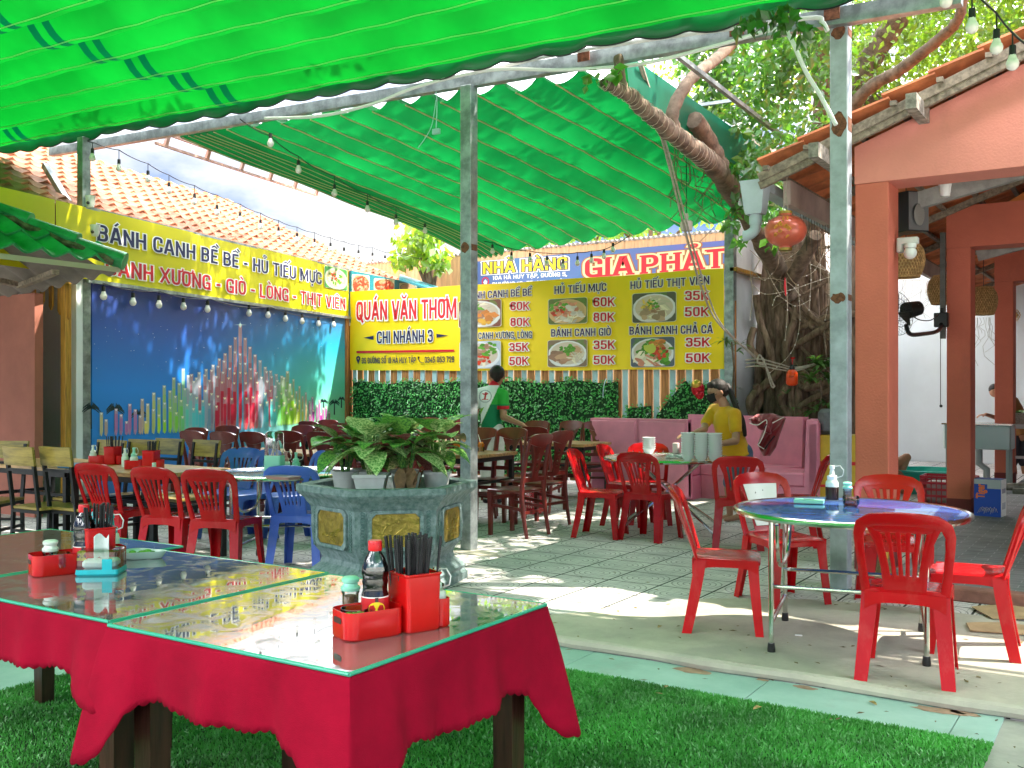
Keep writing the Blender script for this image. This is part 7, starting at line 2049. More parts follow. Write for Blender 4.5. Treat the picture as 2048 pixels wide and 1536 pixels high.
# pale round table
p = at_z(549, 952, .752); th_ = thing('tall_holder', 'tall mint plastic cutlery holder on the pale round table', 'cutlery holder', p, R_(20))
m = M(); open_box(m, -.07, .07, -.05, .05, .02, 0, .16); m.build('base', mint_pl, th_); m = M(); m.loft([rrect(-.068, .068, -.048, .048, .02, .161), rrect(-.066, .066, -.046, .046, .02, .33), rrect(-.05, .05, -.035, .035, .02, .345)]); m.build('clear_cover', clear, th_)
m = M(); rr = random.Random(6)
for k in range(9): m.tube([(rr.uniform(-.04, .04), rr.uniform(-.02, .02), .12), (rr.uniform(-.045, .045), rr.uniform(-.02, .02), .27)], .004, 5)
m.build('spoons', mat('spoon_steel', (.45, .38, .30), .3, .6), th_)
squeeze('squeeze bottle with a pinkish lid right of the mint holder', at_z(572, 950, .752), milk_pl, mat('pink_lid', (.6, .25, .25), .4), 1.2); squeeze('squeeze bottle with a mint lid at the right of the pale round table', at_z(592, 950, .752), mint_pl, mint_pl, 1.15, .5)
m = M(); p = at_z(566, 958, .752); m.loft([rrect(p.x - .12, p.x + .12, p.y - .07, p.y + .07, .03, .752), rrect(p.x - .13, p.x + .13, p.y - .08, p.y + .08, .03, .775)]); obj('pink_tray', 'pinkish tray under the squeeze bottles on the pale round table', 'tray', m, mat('pinkish_tray', (.42, .22, .20), .4))
# orange drinks
for (px, py, lb) in ((913, 903, 'mug of orange iced drink with a straw, left of the middle post'), (962, 903, 'mug of orange iced drink with a straw, right of the middle post')):
    t = thing('drink_mug', lb, 'drink', at_z(px, py, .752), R_(40)); m = M(); m.lathe([(.001, 0), (.036, 0), (.042, .09), (.040, .09), (.035, .006)], 16); m.tube([(-.038, 0, .07), (-.065, 0, .065), (-.066, 0, .03), (-.037, 0, .02)], .006, 6); m.build('mug', clear_glass, t)
    m = M(); m.lathe([(.001, .004), (.0345, .004), (.040, .085), (.001, .087)], 16); m.ball((.012, .01, .09), .016, 8); m.ball((-.014, -.006, .09), .014, 8); m.build('orange_drink', mat('orange_drink', (.80, .22, .01), .2), t)
    m = M(); m.tube([(.01, 0, .05), (-.03, .01, .185)], .004, 6); m.build('straw', white_pl, t)
p = at_z(797, 848, .752); nb_ = thing('napkin_dispenser', 'steel napkin dispenser on a rear dining table before the hedge', 'napkin dispenser', at_y(796, 850, 10.6), 0)
q = at_y(796, 850, 10.6); m = M(); m.box((-.07, -.05, -.02), (.07, .05, .13), bev=.02); m.build('case', mat('pale_case', (.42, .50, .52), .3, .4), nb_); m = M(); m.box((-.045, -.052, .02), (-.0, -.0505, .11)); m.build('opening', cyan_pl, nb_); nb_.location.z = .775
m = M(); p = at_z(541, 872, .752); p = at_y(541, 880, 7.75); m.lathe([(.001, 0), (.03, 0), (.03, .13), (.012, .17), (.012, .20)], 12, c=(p.x, p.y, .752)); o = obj('green_bottle', 'dark green bottle with a red cap among the carved chairs', 'bottle', m, mat('green_bottle', (.01, .05, .03), .1)); m = M(); m.lathe([(.0135, .20), (.0135, .215), (.001, .216)], 10, c=(p.x, p.y, .752)); c_ = m.build('cap', red_pl, o, world=True)
# bowls of the stacks
def bowl_mesh():
    m = M(); m.lathe([(.001, .004), (.030, .004), (.032, 0), (.034, 0), (.036, .008), (.052, .025), (.058, .042), (.0700, .060), (.0705, .063), (.068, .063), (.056, .044), (.053, .028), (.03, .012), (.001, .011)], 22); return m
bm0 = tag(bowl_mesh().build('bowl', mat('white_china', (.74, .76, .76), .22, coat=.4)), 'x', 'bowl', 'white bowls stacked on the steel table'); ubw = []
for (px, py, n, nm) in ((1298, 908, 6, 'separate stack left on the steel table'), (1376, 921, 10, 'left tall stack by the woman'), (1403, 922, 10, 'middle tall stack by the woman'), (1430, 923, 10, 'right tall stack by the woman')):
    p = at_z(px, py, .752)
    for k in range(n):
        o = bm0 if not ubw else bm0.copy()
        if ubw: C.objects.link(o)
        ubw.append(1); o.location = (p.x + random.uniform(-.002, .002), p.y, .752 + k * .0225); o.rotation_euler = (0, 0, k)
        o['label'] = 'white bowl, %s from the bottom in the %s' % (ORD[k], nm) if k < n - 1 else 'white bowl, topmost in the %s' % nm
p = at_z(1352, 906, .752); m = M(); m.box((p.x - .03, p.y - .03, .752), (p.x + .03, p.y + .03, .86), bev=.008); obj('paper_cup_box', 'small pale box standing on the steel table behind the bowls', 'box', m, mat('pale_pink_box', (.62, .50, .50), .7))
m = M(); p = at_z(1345, 916, .752)
for k in range(5): m.slab(lambda f, g: Vector((p.x - .05 + .17 * f, p.y - .08 + .1 * g + k * .012, .756 + k * .004 + .012 * abs(math.sin(f * 7 + k)))), 8, 4, .002)
obj('tissue_heap', 'crumpled white tissues lying on the steel table', 'tissues', m, tissue)
# baskets and bins under the tables
def basket(label, loc, r0, r1, h, mt):
    t = thing('waste_basket', label, 'basket', loc)
    m = M(); nh, nv = 28, 8
    for i in range(nh):
        a0 = 2 * PI * i / nh
        for s in (-1, 1): m.tube([((r0 + (r1 - r0) * f) * math.cos(a0 + s * f * .8), (r0 + (r1 - r0) * f) * math.sin(a0 + s * f * .8), .01 + (h - .02) * f) for f in [k / 8 for k in range(9)]], .0042, 4)
    m.build('lattice', mt, t)
    m = M(); m.tube([(r1 * math.cos(2 * PI * i / 32), r1 * math.sin(2 * PI * i / 32), h) for i in range(32)], .010, 6, closed=True); m.build('rim', mt, t)
    m = M(); m.lathe([(.001, 0), (r0, 0), (r0 + .008, .04)], 28, cap=False); m.build('bottom', mt, t, 0)
p = at_z(1062, 1026, 0); basket('red lattice waste basket under the carved chairs', (p.x, p.y, 0), .12, .15, .27, mat('red_basket', (.72, .02, .05), .4))
p = at_z(395, 1105, 0); basket('pale lattice waste basket under the long table between the red chairs', (p.x, p.y + .3, 0), .12, .15, .27, mat('grey_basket', (.5, .58, .6), .5))
# ================================================================== festoon lights
def festoon(label, wire, bulbs, s=.036, drop=.16, grp='festoon light strings', r=.006):
    """wire: list of points; bulbs: list of bulb centre points"""
    t = thing('festoon_lights', label, 'string lights', wire[0], 0, grp)
    m = M(); W_ = []
    for i in range(len(wire) - 1):
        a, b = Vector(wire[i]), Vector(wire[i + 1]); n = 10
        for k in range(n):
            f = k / n; p = a.lerp(b, f); p.z -= (a - b).length * .035 * (1 - (2 * f - 1) ** 2); W_.append(p)
    W_.append(Vector(wire[-1])); m.tube(W_, r, 5)
    m.build('wire', wire_m, t, world=True)
    for c in bulbs:
        c = Vector(c)
        # hanging point: nearest wire sample in plan
        q = min(W_, key=lambda p: (p.x - c.x) ** 2 + (p.y - c.y) ** 2)
        m = M(); m.ball(c, s, 12, sq=(1, 1, 1.08)); m.tube([c + Vector((0, 0, s * .7)), c + Vector((0, 0, s * 1.5))], [s * .75, s * .5], 10); b = m.build('bulb', bulb_m, t, 60, world=True)
        m = M(); m.tube([c + Vector((0, 0, s * 1.3)), c + Vector((0, 0, s * 2.9))], [s * .55, s * .5], 8); m.tube([c + Vector((0, 0, s * 2.8)), Vector((c.x, c.y, max(q.z, c.z + s * 3)))], r * .8, 5); m.build('socket', wire_m, b, world=True)
def Ds(px, a, b): return a[1] + (b[1] - a[1]) * (px - a[0]) / (b[0] - a[0])
A_, B_ = (185, 11.0), (930, 19.0)
def d1(px): return 1 / (1 / 11.0 + (1 / 16.4 - 1 / 11.0) * (px - 185) / (700 - 185))
festoon('festoon of small bulbs strung above the yellow street food banner', [at(px, py, d1(px)) for px, py in ((175, 282), (190, 286), (238, 300), (296, 327), (338, 350), (389, 371), (434, 390), (480, 408), (521, 426), (557, 441), (594, 454), (629, 465), (661, 475), (688, 483), (717, 490), (745, 495), (800, 506), (915, 515))],
        [at(px, py, d1(px)) for px, py in ((185, 316), (238, 337), (296, 359), (338, 382), (389, 404), (434, 426), (480, 440), (521, 454), (557, 469), (594, 480), (629, 491), (661, 499), (688, 508), (717, 513), (745, 518), (770, 523))])
def d2(px): return 1 / (1 / 10.0 + (1 / 15.6 - 1 / 10.0) * (px - 510) / (920 - 510))
festoon('festoon of bulbs along the open left edge of the far canopy', [at(px, py, d2(px)) for px, py in ((480, 238), (540, 272), (597, 313), (669, 352), (735, 388), (792, 415), (850, 436), (920, 460))],
        [at(px, py, d2(px)) for px, py in ((541, 287), (597, 340), (669, 387), (735, 419), (792, 445), (850, 462))])
def d3(px): return 15.3 - (px - 940) * .0035
festoon('festoon of bulbs hanging in front of the restaurant sign', [at(px, py, d3(px)) for px, py in ((940, 474), (985, 485), (1023, 497), (1060, 502), (1094, 506), (1126, 507), (1155, 505), (1183, 502), (1208, 499), (1228, 490), (1260, 470))],
        [at(px, py, d3(px)) for px, py in ((985, 503), (1023, 518), (1060, 520), (1094, 527), (1126, 534), (1155, 527), (1183, 522), (1208, 513), (1226, 500))])
festoon('row of white bulbs hanging under the yellow banner against the night mural', [on_left(px, py, .07) for px, py in ((205, 566), (320, 583), (420, 598), (540, 614), (670, 634))],
        [on_left(px, py, .06) for px, py in ((207, 593), (266, 605), (318, 610), (367, 614), (415, 619), (498, 627), (536, 631), (571, 638), (604, 643), (637, 648), (667, 650))], .042)
def d5(px): return 5.6
festoon('festoon of large bulbs crossing in front of the tiled roof at the upper right', [at(px, py, 5.6) for px, py in ((1880, -40), (1945, -20), (1992, 25), (2024, 65), (2060, 95))], [at(px, py, 5.6) for px, py in ((1892, 3), (1944, 54), (1993, 96), (2025, 128))], .036)
m = M(); m.tube([at(1970, 0, 5.7), at(2010, 50, 5.7), at(2050, 88, 5.7)], .006, 5); obj('white_cable', 'white cable slanting past the upper right corner bulbs', 'cable', m, fairy)
# hanging bulb on a pulley cord, loose wire at the beam
hl = thing('pendant_lamp', 'pale pendant bulb lamp hanging on a cord under the far canopy', 'lamp', at(1373, 450, 10.3)); c = at(1373, 450, 10.3)
m = M(); m.tube([c + Vector((0, 0, .12)), at(1373, 262, 10.6)], .004, 5); m.build('cord', wire_m, hl, world=True)
m = M(); m.lathe([(.001, -.065), (.055, -.06), (.063, -.02), (.063, .03), (.05, .045), (.02, .06), (.016, .12), (.001, .121)], 16, c=c); m.build('lamp_body', mat('lamp_white', (.72, .60, .58), .4), hl, world=True)
m = M(); m.tube(pipe([at(872, 183, 8.4), at(874, 210, 8.4), at(872, 262, 8.4)], 0), .005, 5); m.tube(pipe([at(872, 200, 8.4), at(862, 255, 8.4), at(836, 296, 8.4)], 0), .004, 5); m.box(at(868, 270, 8.42), at(877, 256, 8.36))
obj('loose_wire', 'loose blue and white wire with a plug dangling left of the middle post', 'wire', m, mat('plug_wire', (.30, .50, .48), .6))
# cctv cameras on the left post
for (px, py, lb) in ((181, 400, 'white dome camera on the left post above the yellow banner'), (190, 458, 'white small camera on the left post beside the banner lettering')):
    c = at(px, py, 11.2); t = thing('security_camera', lb, 'camera', c)
    m = M(); m.lathe([(.001, -.085), (.035, -.08), (.05, -.04), (.05, .02), (.056, .03), (.056, .045), (.001, .046)], 16, c=c); m.build('dome', white_pl, t, world=True)
    m = M(); m.box(c + Vector((-.10, .02, .0)), c + Vector((-.03, .08, .06)), bev=.008); m.build('bracket', white_pl, t, world=True)
    m = M(); m.ball(c + Vector((.02, -.045, -.04)), .02, 10); m.build('lens', black_pl, t, world=True)
# ================================================================== pavilion fittings
c = at(1571, 462, 8.0)
ln = thing('paper_lantern', 'shiny red round lantern with gold pattern hanging under the pavilion eave', 'lantern', c)
m = M(); r0 = .165
prof = [(.05, -.145), (.05, -.125)] + [(r0 * math.cos(a) ** .85 + .001, .125 * math.sin(a)) for a in [-1.25 + 2.5 * k / 14 for k in range(15)]] + [(.05, .125), (.05, .145)]
m.lathe(prof, 30, c=c); m.build('shade', mat('red_silk', (.62, .12, .07), .28, .15, var=.15, vs=6, coat=.4), ln, 60, world=True)
m = M(); m.lathe([(.052, -.158), (.054, -.138)], 16, c=c); m.build('gold_rim', gold, ln, world=True); m = M(); m.lathe([(.052, .138), (.054, .158)], 16, c=c); m.build('gold_rim', gold, ln, world=True)
m = M(); rr = random.Random(12)
def onl(az, z, o=.003):
    a = math.asin(max(-1, min(1, z / .125))); r = r0 * math.cos(a) ** .85 + o
    v = -FW * math.cos(az) + RT * math.sin(az); return c + v * r + Vector((0, 0, z))
for q in range(9):
    az, z = rr.uniform(-.7, .15), rr.uniform(-.085, .05); P = []
    for k in range(8): P.append(onl(az, z)); az += .07 * math.cos(k * .9 + q); z += .013 * math.sin(k * 1.1 + q * 2)
    m.tube(P, .005, 5)
for (az, z) in ((-.45, .085), (-.2, .09)):
    m.tube([onl(az, z), onl(az + .12, z)], .006, 5); m.tube([onl(az + .06, z + .015), onl(az + .05, z - .022)], .005, 5); m.tube([onl(az, z - .015), onl(az + .11, z - .018)], .004, 5)
m.build('gold_pattern', mat('gold_print', (.62, .26, .03), .35, .3), ln, world=True)
m = M(); m.tube([c + Vector((-.02, 0, .15)), c + Vector((0, 0, .32)), c + Vector((0, .1, .62))], .004, 5); m.tube([c + Vector((.02, 0, .15)), c + Vector((0, 0, .32))], .004, 5); m.build('cord', rope_m, ln, world=True)
sk = thing('loudspeaker', 'black loudspeaker hung in the corner of the pavilion opening', 'loudspeaker', at(1820, 425, 8.5), YAW + R_(30)); 
m = M(); m.loft([[(x, y, z) for x, y in ((-.09, -.05), (.11, -.10), (.11, .12), (-.09, .12))] for z in (-.17, .17)]); m.build('cabinet', black_pl, sk)
m = M(); m.loft([[(-.085 + k * .0, -.052 - .004, -.16), (.105, -.101 - .004, -.16), (.105, -.101 - .004, .16), (-.085, -.052 - .004, .16)], [(-.085, -.054, -.16), (.105, -.103, -.16), (.105, -.103, .16), (-.085, -.054, .16)]]); m.build('front_panel', mat('grey_plastic', (.13, .13, .13), .5), sk)
m = M(); m.lathe([(.001, .004), (.04, .012), (.065, .004), (.072, 0)], 20, c=(0, 0, 0)); X = Matrix.Translation((.01, -.088, -.03)) @ Matrix.Rotation(R_(90), 4, 'X') @ Matrix.Scale(1.3, 4, (0, 1, 0)); m.v = [tuple(X @ Vector(p)) for p in m.v]; m.build('cone', mat('cone_grey', (.22, .21, .19), .6), sk)
c = at(1815, 492, 7.75); cb_ = thing('wall_camera', 'white round headed camera on the pavilion pillar', 'camera', c)
m = M(); m.box(c + Vector((-.07, .03, .02)), c + Vector((.07, .10, .075)), bev=.012); m.box(c + Vector((-.09, .03, -.04)), c + Vector((-.045, .1, .075)), bev=.01); m.build('bracket', white_pl, cb_, world=True)
m = M(); m.lathe([(.001, -.0), (.045, .005), (.048, .035), (.02, .04)], 16, c=c + Vector((.02, 0, -.02))); m.ball(c + Vector((.02, 0, -.055)), .05, 16); m.build('globe', white_pl, cb_, world=True)
m = M(); cc = at(1890, 383, 7.9); m.lathe([(.001, -.045), (.038, -.042), (.045, .02), (.05, .05), (.05, .07)], 16, c=cc); obj('ceiling_camera', 'white cup shaped camera under the front beam of the pavilion', 'camera', m, white_pl)
bam = mat('woven_bamboo', (.50, .30, .12), .7, var=.4, vs=30)
def basket_lamp(label, c, r, h):
    t = thing('basket_lamp', label, 'lamp shade', c, 0, 'woven basket lamp shades in the pavilion'); m = M(); n = 34
    def pr(f): return r * (.62 + .5 * math.sin(PI * (f * .75 + .12))) * (1 if f < .85 else 1 - (f - .85) * 1.2)
    for i in range(n):
        for s in (-1, 1): m.tube([(pr(k / 12) * math.cos(2 * PI * i / n + s * k / 12 * 1.1), pr(k / 12) * math.sin(2 * PI * i / n + s * k / 12 * 1.1), -h / 2 + h * k / 12) for k in range(13)], .0058, 4, flat=.5)
    m.build('weave', bam, t)
    m = M()
    for f in (0, 1): m.tube([(pr(f) * math.cos(2 * PI * i / 28), pr(f) * math.sin(2 * PI * i / 28), -h / 2 + h * f) for i in range(28)], .008, 5, closed=True)
    m.build('rim', bam, t); m = M(); m.lathe([(pr(k / 10) * .93, -h / 2 + h * k / 10) for k in range(11)], 24, cap=False); m.build('liner', mat('bamboo_liner', (.30, .16, .06), .9), t)
    m = M(); m.tube([(0, 0, h / 2), (0, 0, h / 2 + .6)], .004, 5); m.build('cord', wire_m, t)
basket_lamp('woven bamboo lamp shade partly behind the white wall camera', at(1812, 520, 9.0), .145, .31)
basket_lamp('woven bamboo lamp shade half hidden by the second orange pillar', at(1885, 580, 12.8), .165, .36)
basket_lamp('woven bamboo lamp shade seen between the second and third pillars', at(1967, 602, 13.2), .155, .36)
basket_lamp('woven bamboo lamp shade far back behind the third pillar', at(2032, 632, 19), .2, .4)
# wall fan
c = at(1812, 622, 9.6); fn_ = thing('wall_fan', 'black wall fan on a bent arm facing away inside the pavilion', 'fan', at(1885, 640, 11.2))
ax = (-RT * .8 - FW * .3 + Vector((0, 0, -.18))).normalized()
m = M(); m.tube([c, c + ax * -.16], [.085, .07], 16); m.tube([c + ax * -.16, c + ax * -.175], [.07, .045], 16); m.build('motor_housing', black_pl, fn_, 30, world=True)
m = M(); q = c + ax * -.155; m.box(q + Vector((-.02, -.085, -.01)), q + Vector((.02, -.06, .03)), bev=.004); m.build('badge', mat('silver_badge', (.5, .5, .5), .3, .6), fn_, world=True)
m = M(); e1 = ax.orthogonal().normalized(); e2 = ax.cross(e1); g0 = c + ax * .12
for k in range(30):
    a = 2 * PI * k / 30; d = e1 * math.cos(a) + e2 * math.sin(a); m.tube([g0 - ax * .05 + d * .04, g0 - ax * .03 + d * .14, g0 + d * .215, g0 + ax * .07 + d * .12, g0 + ax * .09 + d * .03], .0018, 3)
for r_, o_ in ((.215, 0), (.14, -.03), (.08, -.04), (.12, .07)): m.tube([g0 + ax * o_ + (e1 * math.cos(2 * PI * k / 32) + e2 * math.sin(2 * PI * k / 32)) * r_ for k in range(32)], .003, 4, closed=True)
m.build('wire_guard', black_metal, fn_, 0, world=True)
m = M()
for k in range(3):
    a = 2 * PI * k / 3; d = e1 * math.cos(a) + e2 * math.sin(a); w_ = ax.cross(d)
    m.slab(lambda f, g: g0 + d * (.03 + .15 * f) + w_ * ((g - .5) * (.05 + .10 * f)) + ax * ((g - .5) * .04), 6, 4, .003)
m.build('blades', black_pl, fn_, world=True)
m = M(); P = pipe([at(1812, 650, 9.7), at(1820, 668, 9.8), at(1845, 668, 10.2), at(1875, 662, 10.8), at(1883, 645, 11.2), at(1884, 615, 11.2)], 0); m.tube(P, .022, 8); m.box(at(1878, 640, 11.2) + Vector((-.05, -.04, -.08)), at(1890, 640, 11.2) + Vector((.04, .04, .08)), bev=.01); m.build('arm', black_pl, fn_, world=True)
m = M(); m.tube(pipe([at(1822, 630, 9.7), at(1840, 640, 10), at(1862, 640, 10.6), at(1878, 628, 11.1)], 0), .006, 5); m.tube([at(1881, 660, 11.1), at(1881, 810, 11.1)], .004, 4); m.ball(at(1882, 812, 11.1), .018, 8); m.build('cord', wire_m, fn_, world=True)
# icicle fairy lights inside
m = M(); rr = random.Random(8)
for k in range(26):
    px = rr.uniform(1805, 1890) if k < 17 else rr.uniform(1952, 1985); a = at(px, 560 if k < 17 else 635, 17); l = rr.uniform(.2, .85); m.tube([a + Vector((rr.uniform(-.03, .03) * i, 0, -l * i / 5)) for i in range(6)], .005, 3)
m.tube([at(1800, 560, 17), at(1990, 562, 17)], .006, 4)
obj('icicle_lights', 'unlit icicle fairy lights along the pale wall inside the pavilion', 'string lights', m, mat('dull_wire', (.36, .36, .35), .7))
m = M(); 
for k in range(16):
    a = at(1600 + k * 5.5, 395 + k * 2.2, 9.2); m.tube([a, a + Vector((.01, 0, -rr.uniform(.15, .55)))], .003, 3)
obj('icicle_lights', 'thin dark icicle wires hanging from the pavilion eave behind the lantern', 'string lights', m, wire_m)
# crate, tub, carton, sink, plant rack
def crate(label, loc, rz, w, d, h, mt):
    t = thing('crate', label, 'crate', loc, rz); m = M()
    for z in (0, h * .28, h * .5, h * .72, h - .03):
        m.box((-w / 2, -d / 2, z), (w / 2, -d / 2 + .012, z + .03)); m.box((-w / 2, d / 2 - .012, z), (w / 2, d / 2, z + .03)); m.box((-w / 2, -d / 2 + .0125, z), (-w / 2 + .012, d / 2 - .0125, z + .03)); m.box((w / 2 - .012, -d / 2 + .0125, z), (w / 2, d / 2 - .0125, z + .03))
    for k in range(11):
        x = -w / 2 + .015 + (w - .03) * k / 10; y = -d / 2 + .015 + (d - .03) * k / 10
        m.box((x - .006, -d / 2 + .001, .03), (x + .006, -d / 2 + .011, h - .03)); m.box((x - .006, d / 2 - .011, .03), (x + .006, d / 2 - .001, h - .03)); m.box((-w / 2 + .001, y - .006, .03), (-w / 2 + .011, y + .006, h - .03)); m.box((w / 2 - .011, y - .006, .03), (w / 2 - .001, y + .006, h - .03))
    m.build('lattice', mt, t, 0); m = M(); m.box((-w / 2 + .01, -d / 2 + .01, .005), (w / 2 - .01, d / 2 - .01, .02)); m.build('floor', mt, t)
    m = M(); m.box((-w / 2 + .05, -d / 2 + .05, .03), (w / 2 - .05, d / 2 - .05, h * .8), bev=.05); m.build('contents', mat('pale_cloth', (.55, .5, .5), .8), t)
p = at_z(1892, 1013, 0); crate('red lattice crate standing left of the second orange pillar', (p.x, p.y + .25, 0), R_(0), .62, .42, .36, mat('crate_red', (.40, .012, .03), .45))
p = at_z(1858, 985, .0); t = thing('wash_tub', 'big turquoise plastic wash tub beside the squatting person', 'tub', (p.x, p.y, 0)); m = M(); m.lathe([(.001, 0), (.38, 0), (.50, .30), (.53, .31), (.53, .325), (.48, .325), (.37, .02), (.001, .02)], 30); m.build('tub', mat('turquoise_plastic', (.01, .42, .34), .35), t)
p = at_z(1966, 1033, .06); bx_ = thing('beer_carton', 'blue and white beer carton standing on the floor by the second pillar', 'carton', (p.x + .05, p.y + .12, .06), YAW + R_(-40))
m = M(); m.box((-.135, -.09, 0), (.135, .12, .40)); m.build('box', mat('carton_blue', (.012, .055, .34), .5), bx_)
m = M(); m.box((.1355, -.088, .002), (.138, .118, .398)); m.build('white_side', white_pl, bx_)
m = M(); v_, f_ = text_mesh('Tiger', .035); k_ = .16 / max(p[0] for p in v_); m.add([(-.03 - p[1] * .12, -.0915, .19 + p[0] * k_) for p in v_], f_); m.build('lettering', mat('orange_ink', (.75, .16, .02), .5), bx_, 0)
m = M(); m.box((-.134, -.0925, .345), (.134, -.0905, .398)); m.box((.0, -.0925, .30), (.134, -.0905, .346)); m.build('top_band', mat('silver_ink', (.34, .36, .38), .4), bx_, 0)
m = M(); rr = random.Random(3)
for k in range(9): m.tube([(-.10 + k * .022, -.092, .03 + .01 * (k % 3)), (-.07 + k * .02, -.092, .09 + .012 * (k % 2)), (-.02 + k * .015, -.092, .05 + .01 * (k % 4))], .005, 4, flat=.3)
m.build('striped_artwork', mat('cream_ink', (.72, .62, .42), .5), bx_, 0)
m = M()
for k in range(4): m.tube([(.1385, -.05 + k * .035, .08), (.1385, -.04 + k * .035, .15)], .004, 4)
m.box((.138, -.06, .25), (.139, .08, .30)); m.build('side_print', mat('grey_ink', (.3, .3, .36), .5), bx_, 0)
p = at_z(1958, 965, .06); sn = thing('sink', 'steel wash sink on legs between the second and third pillars', 'sink', (p.x, p.y, 0.06)); m = M(); m.box((-.45, -.25, .50), (.45, .25, .85), bev=.02); m.build('basin', mat('steel_sink', (.36, .44, .44), .35, .6), sn)
m = M(); m.box((-.47, -.27, .852), (.47, .27, .875)); m.build('rim', chrome, sn); gp_ = mat('grey_pipe', (.30, .33, .33), .5, .3)
for a, b in ((-.4, -.2), (.4, -.2), (.4, .2), (-.4, .2)): m = M(); m.bar((a, b, 0), (a, b, .5), .04); m.build('leg', gp_, sn)
m = M(); m.tube([(0, 0, .5), (0, 0, .28), (.1, 0, .2), (.1, 0, .0)], .05, 8); m.build('drain_pipe', gp_, sn)
m = M(); m.tube([(-.3, .2, .88), (-.3, .2, 1.1), (-.15, .1, 1.12)], .014, 6); m.build('tap', chrome, sn)
c = at(1975, 853, 16.2); m = M(); m.ball(c + Vector((0, 0, .0)), .10, 12, sq=(1, 1, .6)); obj('red_bowl', 'red plastic bowl on the rim of the steel sink', 'bowl', m, red_pl)
rk = thing('plant_rack', 'white metal rack at the right edge carrying a basket of green plants', 'rack', at_z(2045, 960, .06)); p = at_z(2045, 960, .06); z0 = .06
m = M()
for a, b in ((-.22, -.15), (.35, -.15), (-.22, .2), (.35, .2)): m.bar(p + Vector((a, b, 0)), p + Vector((a, b, .82)), .045)
for z in (.35, .80): m.bar(p + Vector((-.22, -.15, z)), p + Vector((.35, -.15, z)), .04); m.bar(p + Vector((-.22, -.15, z)), p + Vector((-.22, .2, z)), .04)
m.build('frame', white_pl, rk, world=True); m = M(); m.box(p + Vector((-.26, -.2, .822)), p + Vector((.4, .25, .845))); m.build('shelf', white_pl, rk, world=True)
pk_ = thing('plant_basket', 'woven planter box of small green plants on the white rack', 'planter', p + Vector((.05, 0, .846))); m = M(); open_box(m, -.25, .3, -.15, .18, .02, 0, .17, .01, .03); m.build('box', mat('beige_weave', (.44, .38, .32), .8, var=.3, vs=40), pk_); m = M(); rr = random.Random(4)
for k in range(8): frond(m, (rr.uniform(-.2, .25), rr.uniform(-.1, .12), .14), 14, .17, rr, .7, .10)
m.build('foliage', leafC, pk_, 0)
# floor clutter
m = M(); p = at_z(1930, 990, .06); m.tube([p + Vector((.3, .6, .08)), p + Vector((.9, .75, .08))], .05, 10); m.tube([p + Vector((.2, .9, .05)), p + Vector((1.0, 1.0, .05))], .03, 8); m.box(p + Vector((.5, .5, .0)), p + Vector((.9, .7, .07))); obj('gas_stove', 'low steel gas burner on the floor behind the beer carton', 'stove', m, mat('dirty_steel', (.20, .19, .16), .5, .5, var=.4, vs=10))
m = M(); p = at_z(1948, 1005, .06); m.ball(p + Vector((.0, .5, .12)), .13, 14, sq=(1, 1, .9)); obj('yellow_container', 'yellow plastic container beside the beer carton', 'container', m, mat('yellow_plastic', (.70, .38, .01), .4))
# broom and cardboard
br_ = thing('broom', 'straw broom standing behind the front red chair near the step', 'broom', at_z(1768, 1172, .01)); p = at_z(1768, 1172, .01); m = M(); rr = random.Random(9)
for k in range(70):
    a = rr.uniform(-1, 1); m.tube([p + RT * (a * .075) + FW * rr.uniform(-.02, .02), p + RT * (a * .04) + Vector((0, 0, .22))], .0022, 3)
m.build('bristles', mat('straw', (.34, .25, .13), .9, var=.4, vs=60), br_, 0, world=True); m = M(); m.tube([p + Vector((0, 0, .2)), p + Vector((.02, .05, .32)), p + FW * .1 + Vector((0, 0, .36))], [.03, .014, .012], 8); m.build('handle', wood_plank, br_, world=True)
cb1 = mat('cardboard', (.40, .27, .15), .85, var=.2, vs=5, bump=.2)
for k, (px, py, w_, d_, rz, lb) in enumerate(((2035, 1228, .22, .16, .5, 'flattened cardboard sheet farther from us, against the red kerb'), (2030, 1262, .25, .10, .25, 'flattened cardboard sheet nearer to us, on the concrete at the right edge'))):
    p = at_z(px, py, .01); m = M(); m.slab(lambda f, g: Vector(((f - .5) * w_ * 2, (g - .5) * d_ * 2, .008 + .015 * math.sin(f * 4) * g)), 8, 4, .006); o = m.build('cardboard', cb1); o.location = (p.x, p.y, .008); o.rotation_euler = (0, 0, rz); tag(o, lb, 'cardboard')
# ================================================================== people
def skin(name, m, mats, vox, parent, it=4, colf=None):
    o = m.build('tmp', mats if not isinstance(mats, (list, tuple)) else mats[0], None, 0)
    r = o.modifiers.new('r', 'REMESH'); r.mode = 'VOXEL'; r.voxel_size = vox; r.use_smooth_shade = True
    s = o.modifiers.new('s', 'SMOOTH'); s.iterations = it; s.factor = .5
    dg = bpy.context.evaluated_depsgraph_get(); me = bpy.data.meshes.new_from_object(o.evaluated_get(dg)); me.name = name
    bpy.data.objects.remove(o)
    if colf:
        a = me.color_attributes.new('Col', 'FLOAT_COLOR', 'POINT'); d = []
        for v in me.vertices: d += [*colf(v.co), 1.]
        a.data.foreach_set('color', d)
    Xi = wmat(parent).inverted()
    me.transform(Xi); me.shade_smooth()
    ob = bpy.data.objects.new(name, me); C.objects.link(ob); ob.parent = parent
    me.materials.clear(); me.materials.append(mats if not isinstance(mats, (list, tuple)) else mats[0])
    return ob
skin_m = mat('skin', (.42, .22, .135), .5, var=.08, vs=9)
skin_d = mat('tanned_skin', (.36, .17, .095), .5, var=.08, vs=9)
hair_m = mat('black_hair', (.014, .009, .007), .62, var=.5, vs=30, streak=(1, 1, .2), bump=.4, bs=120)
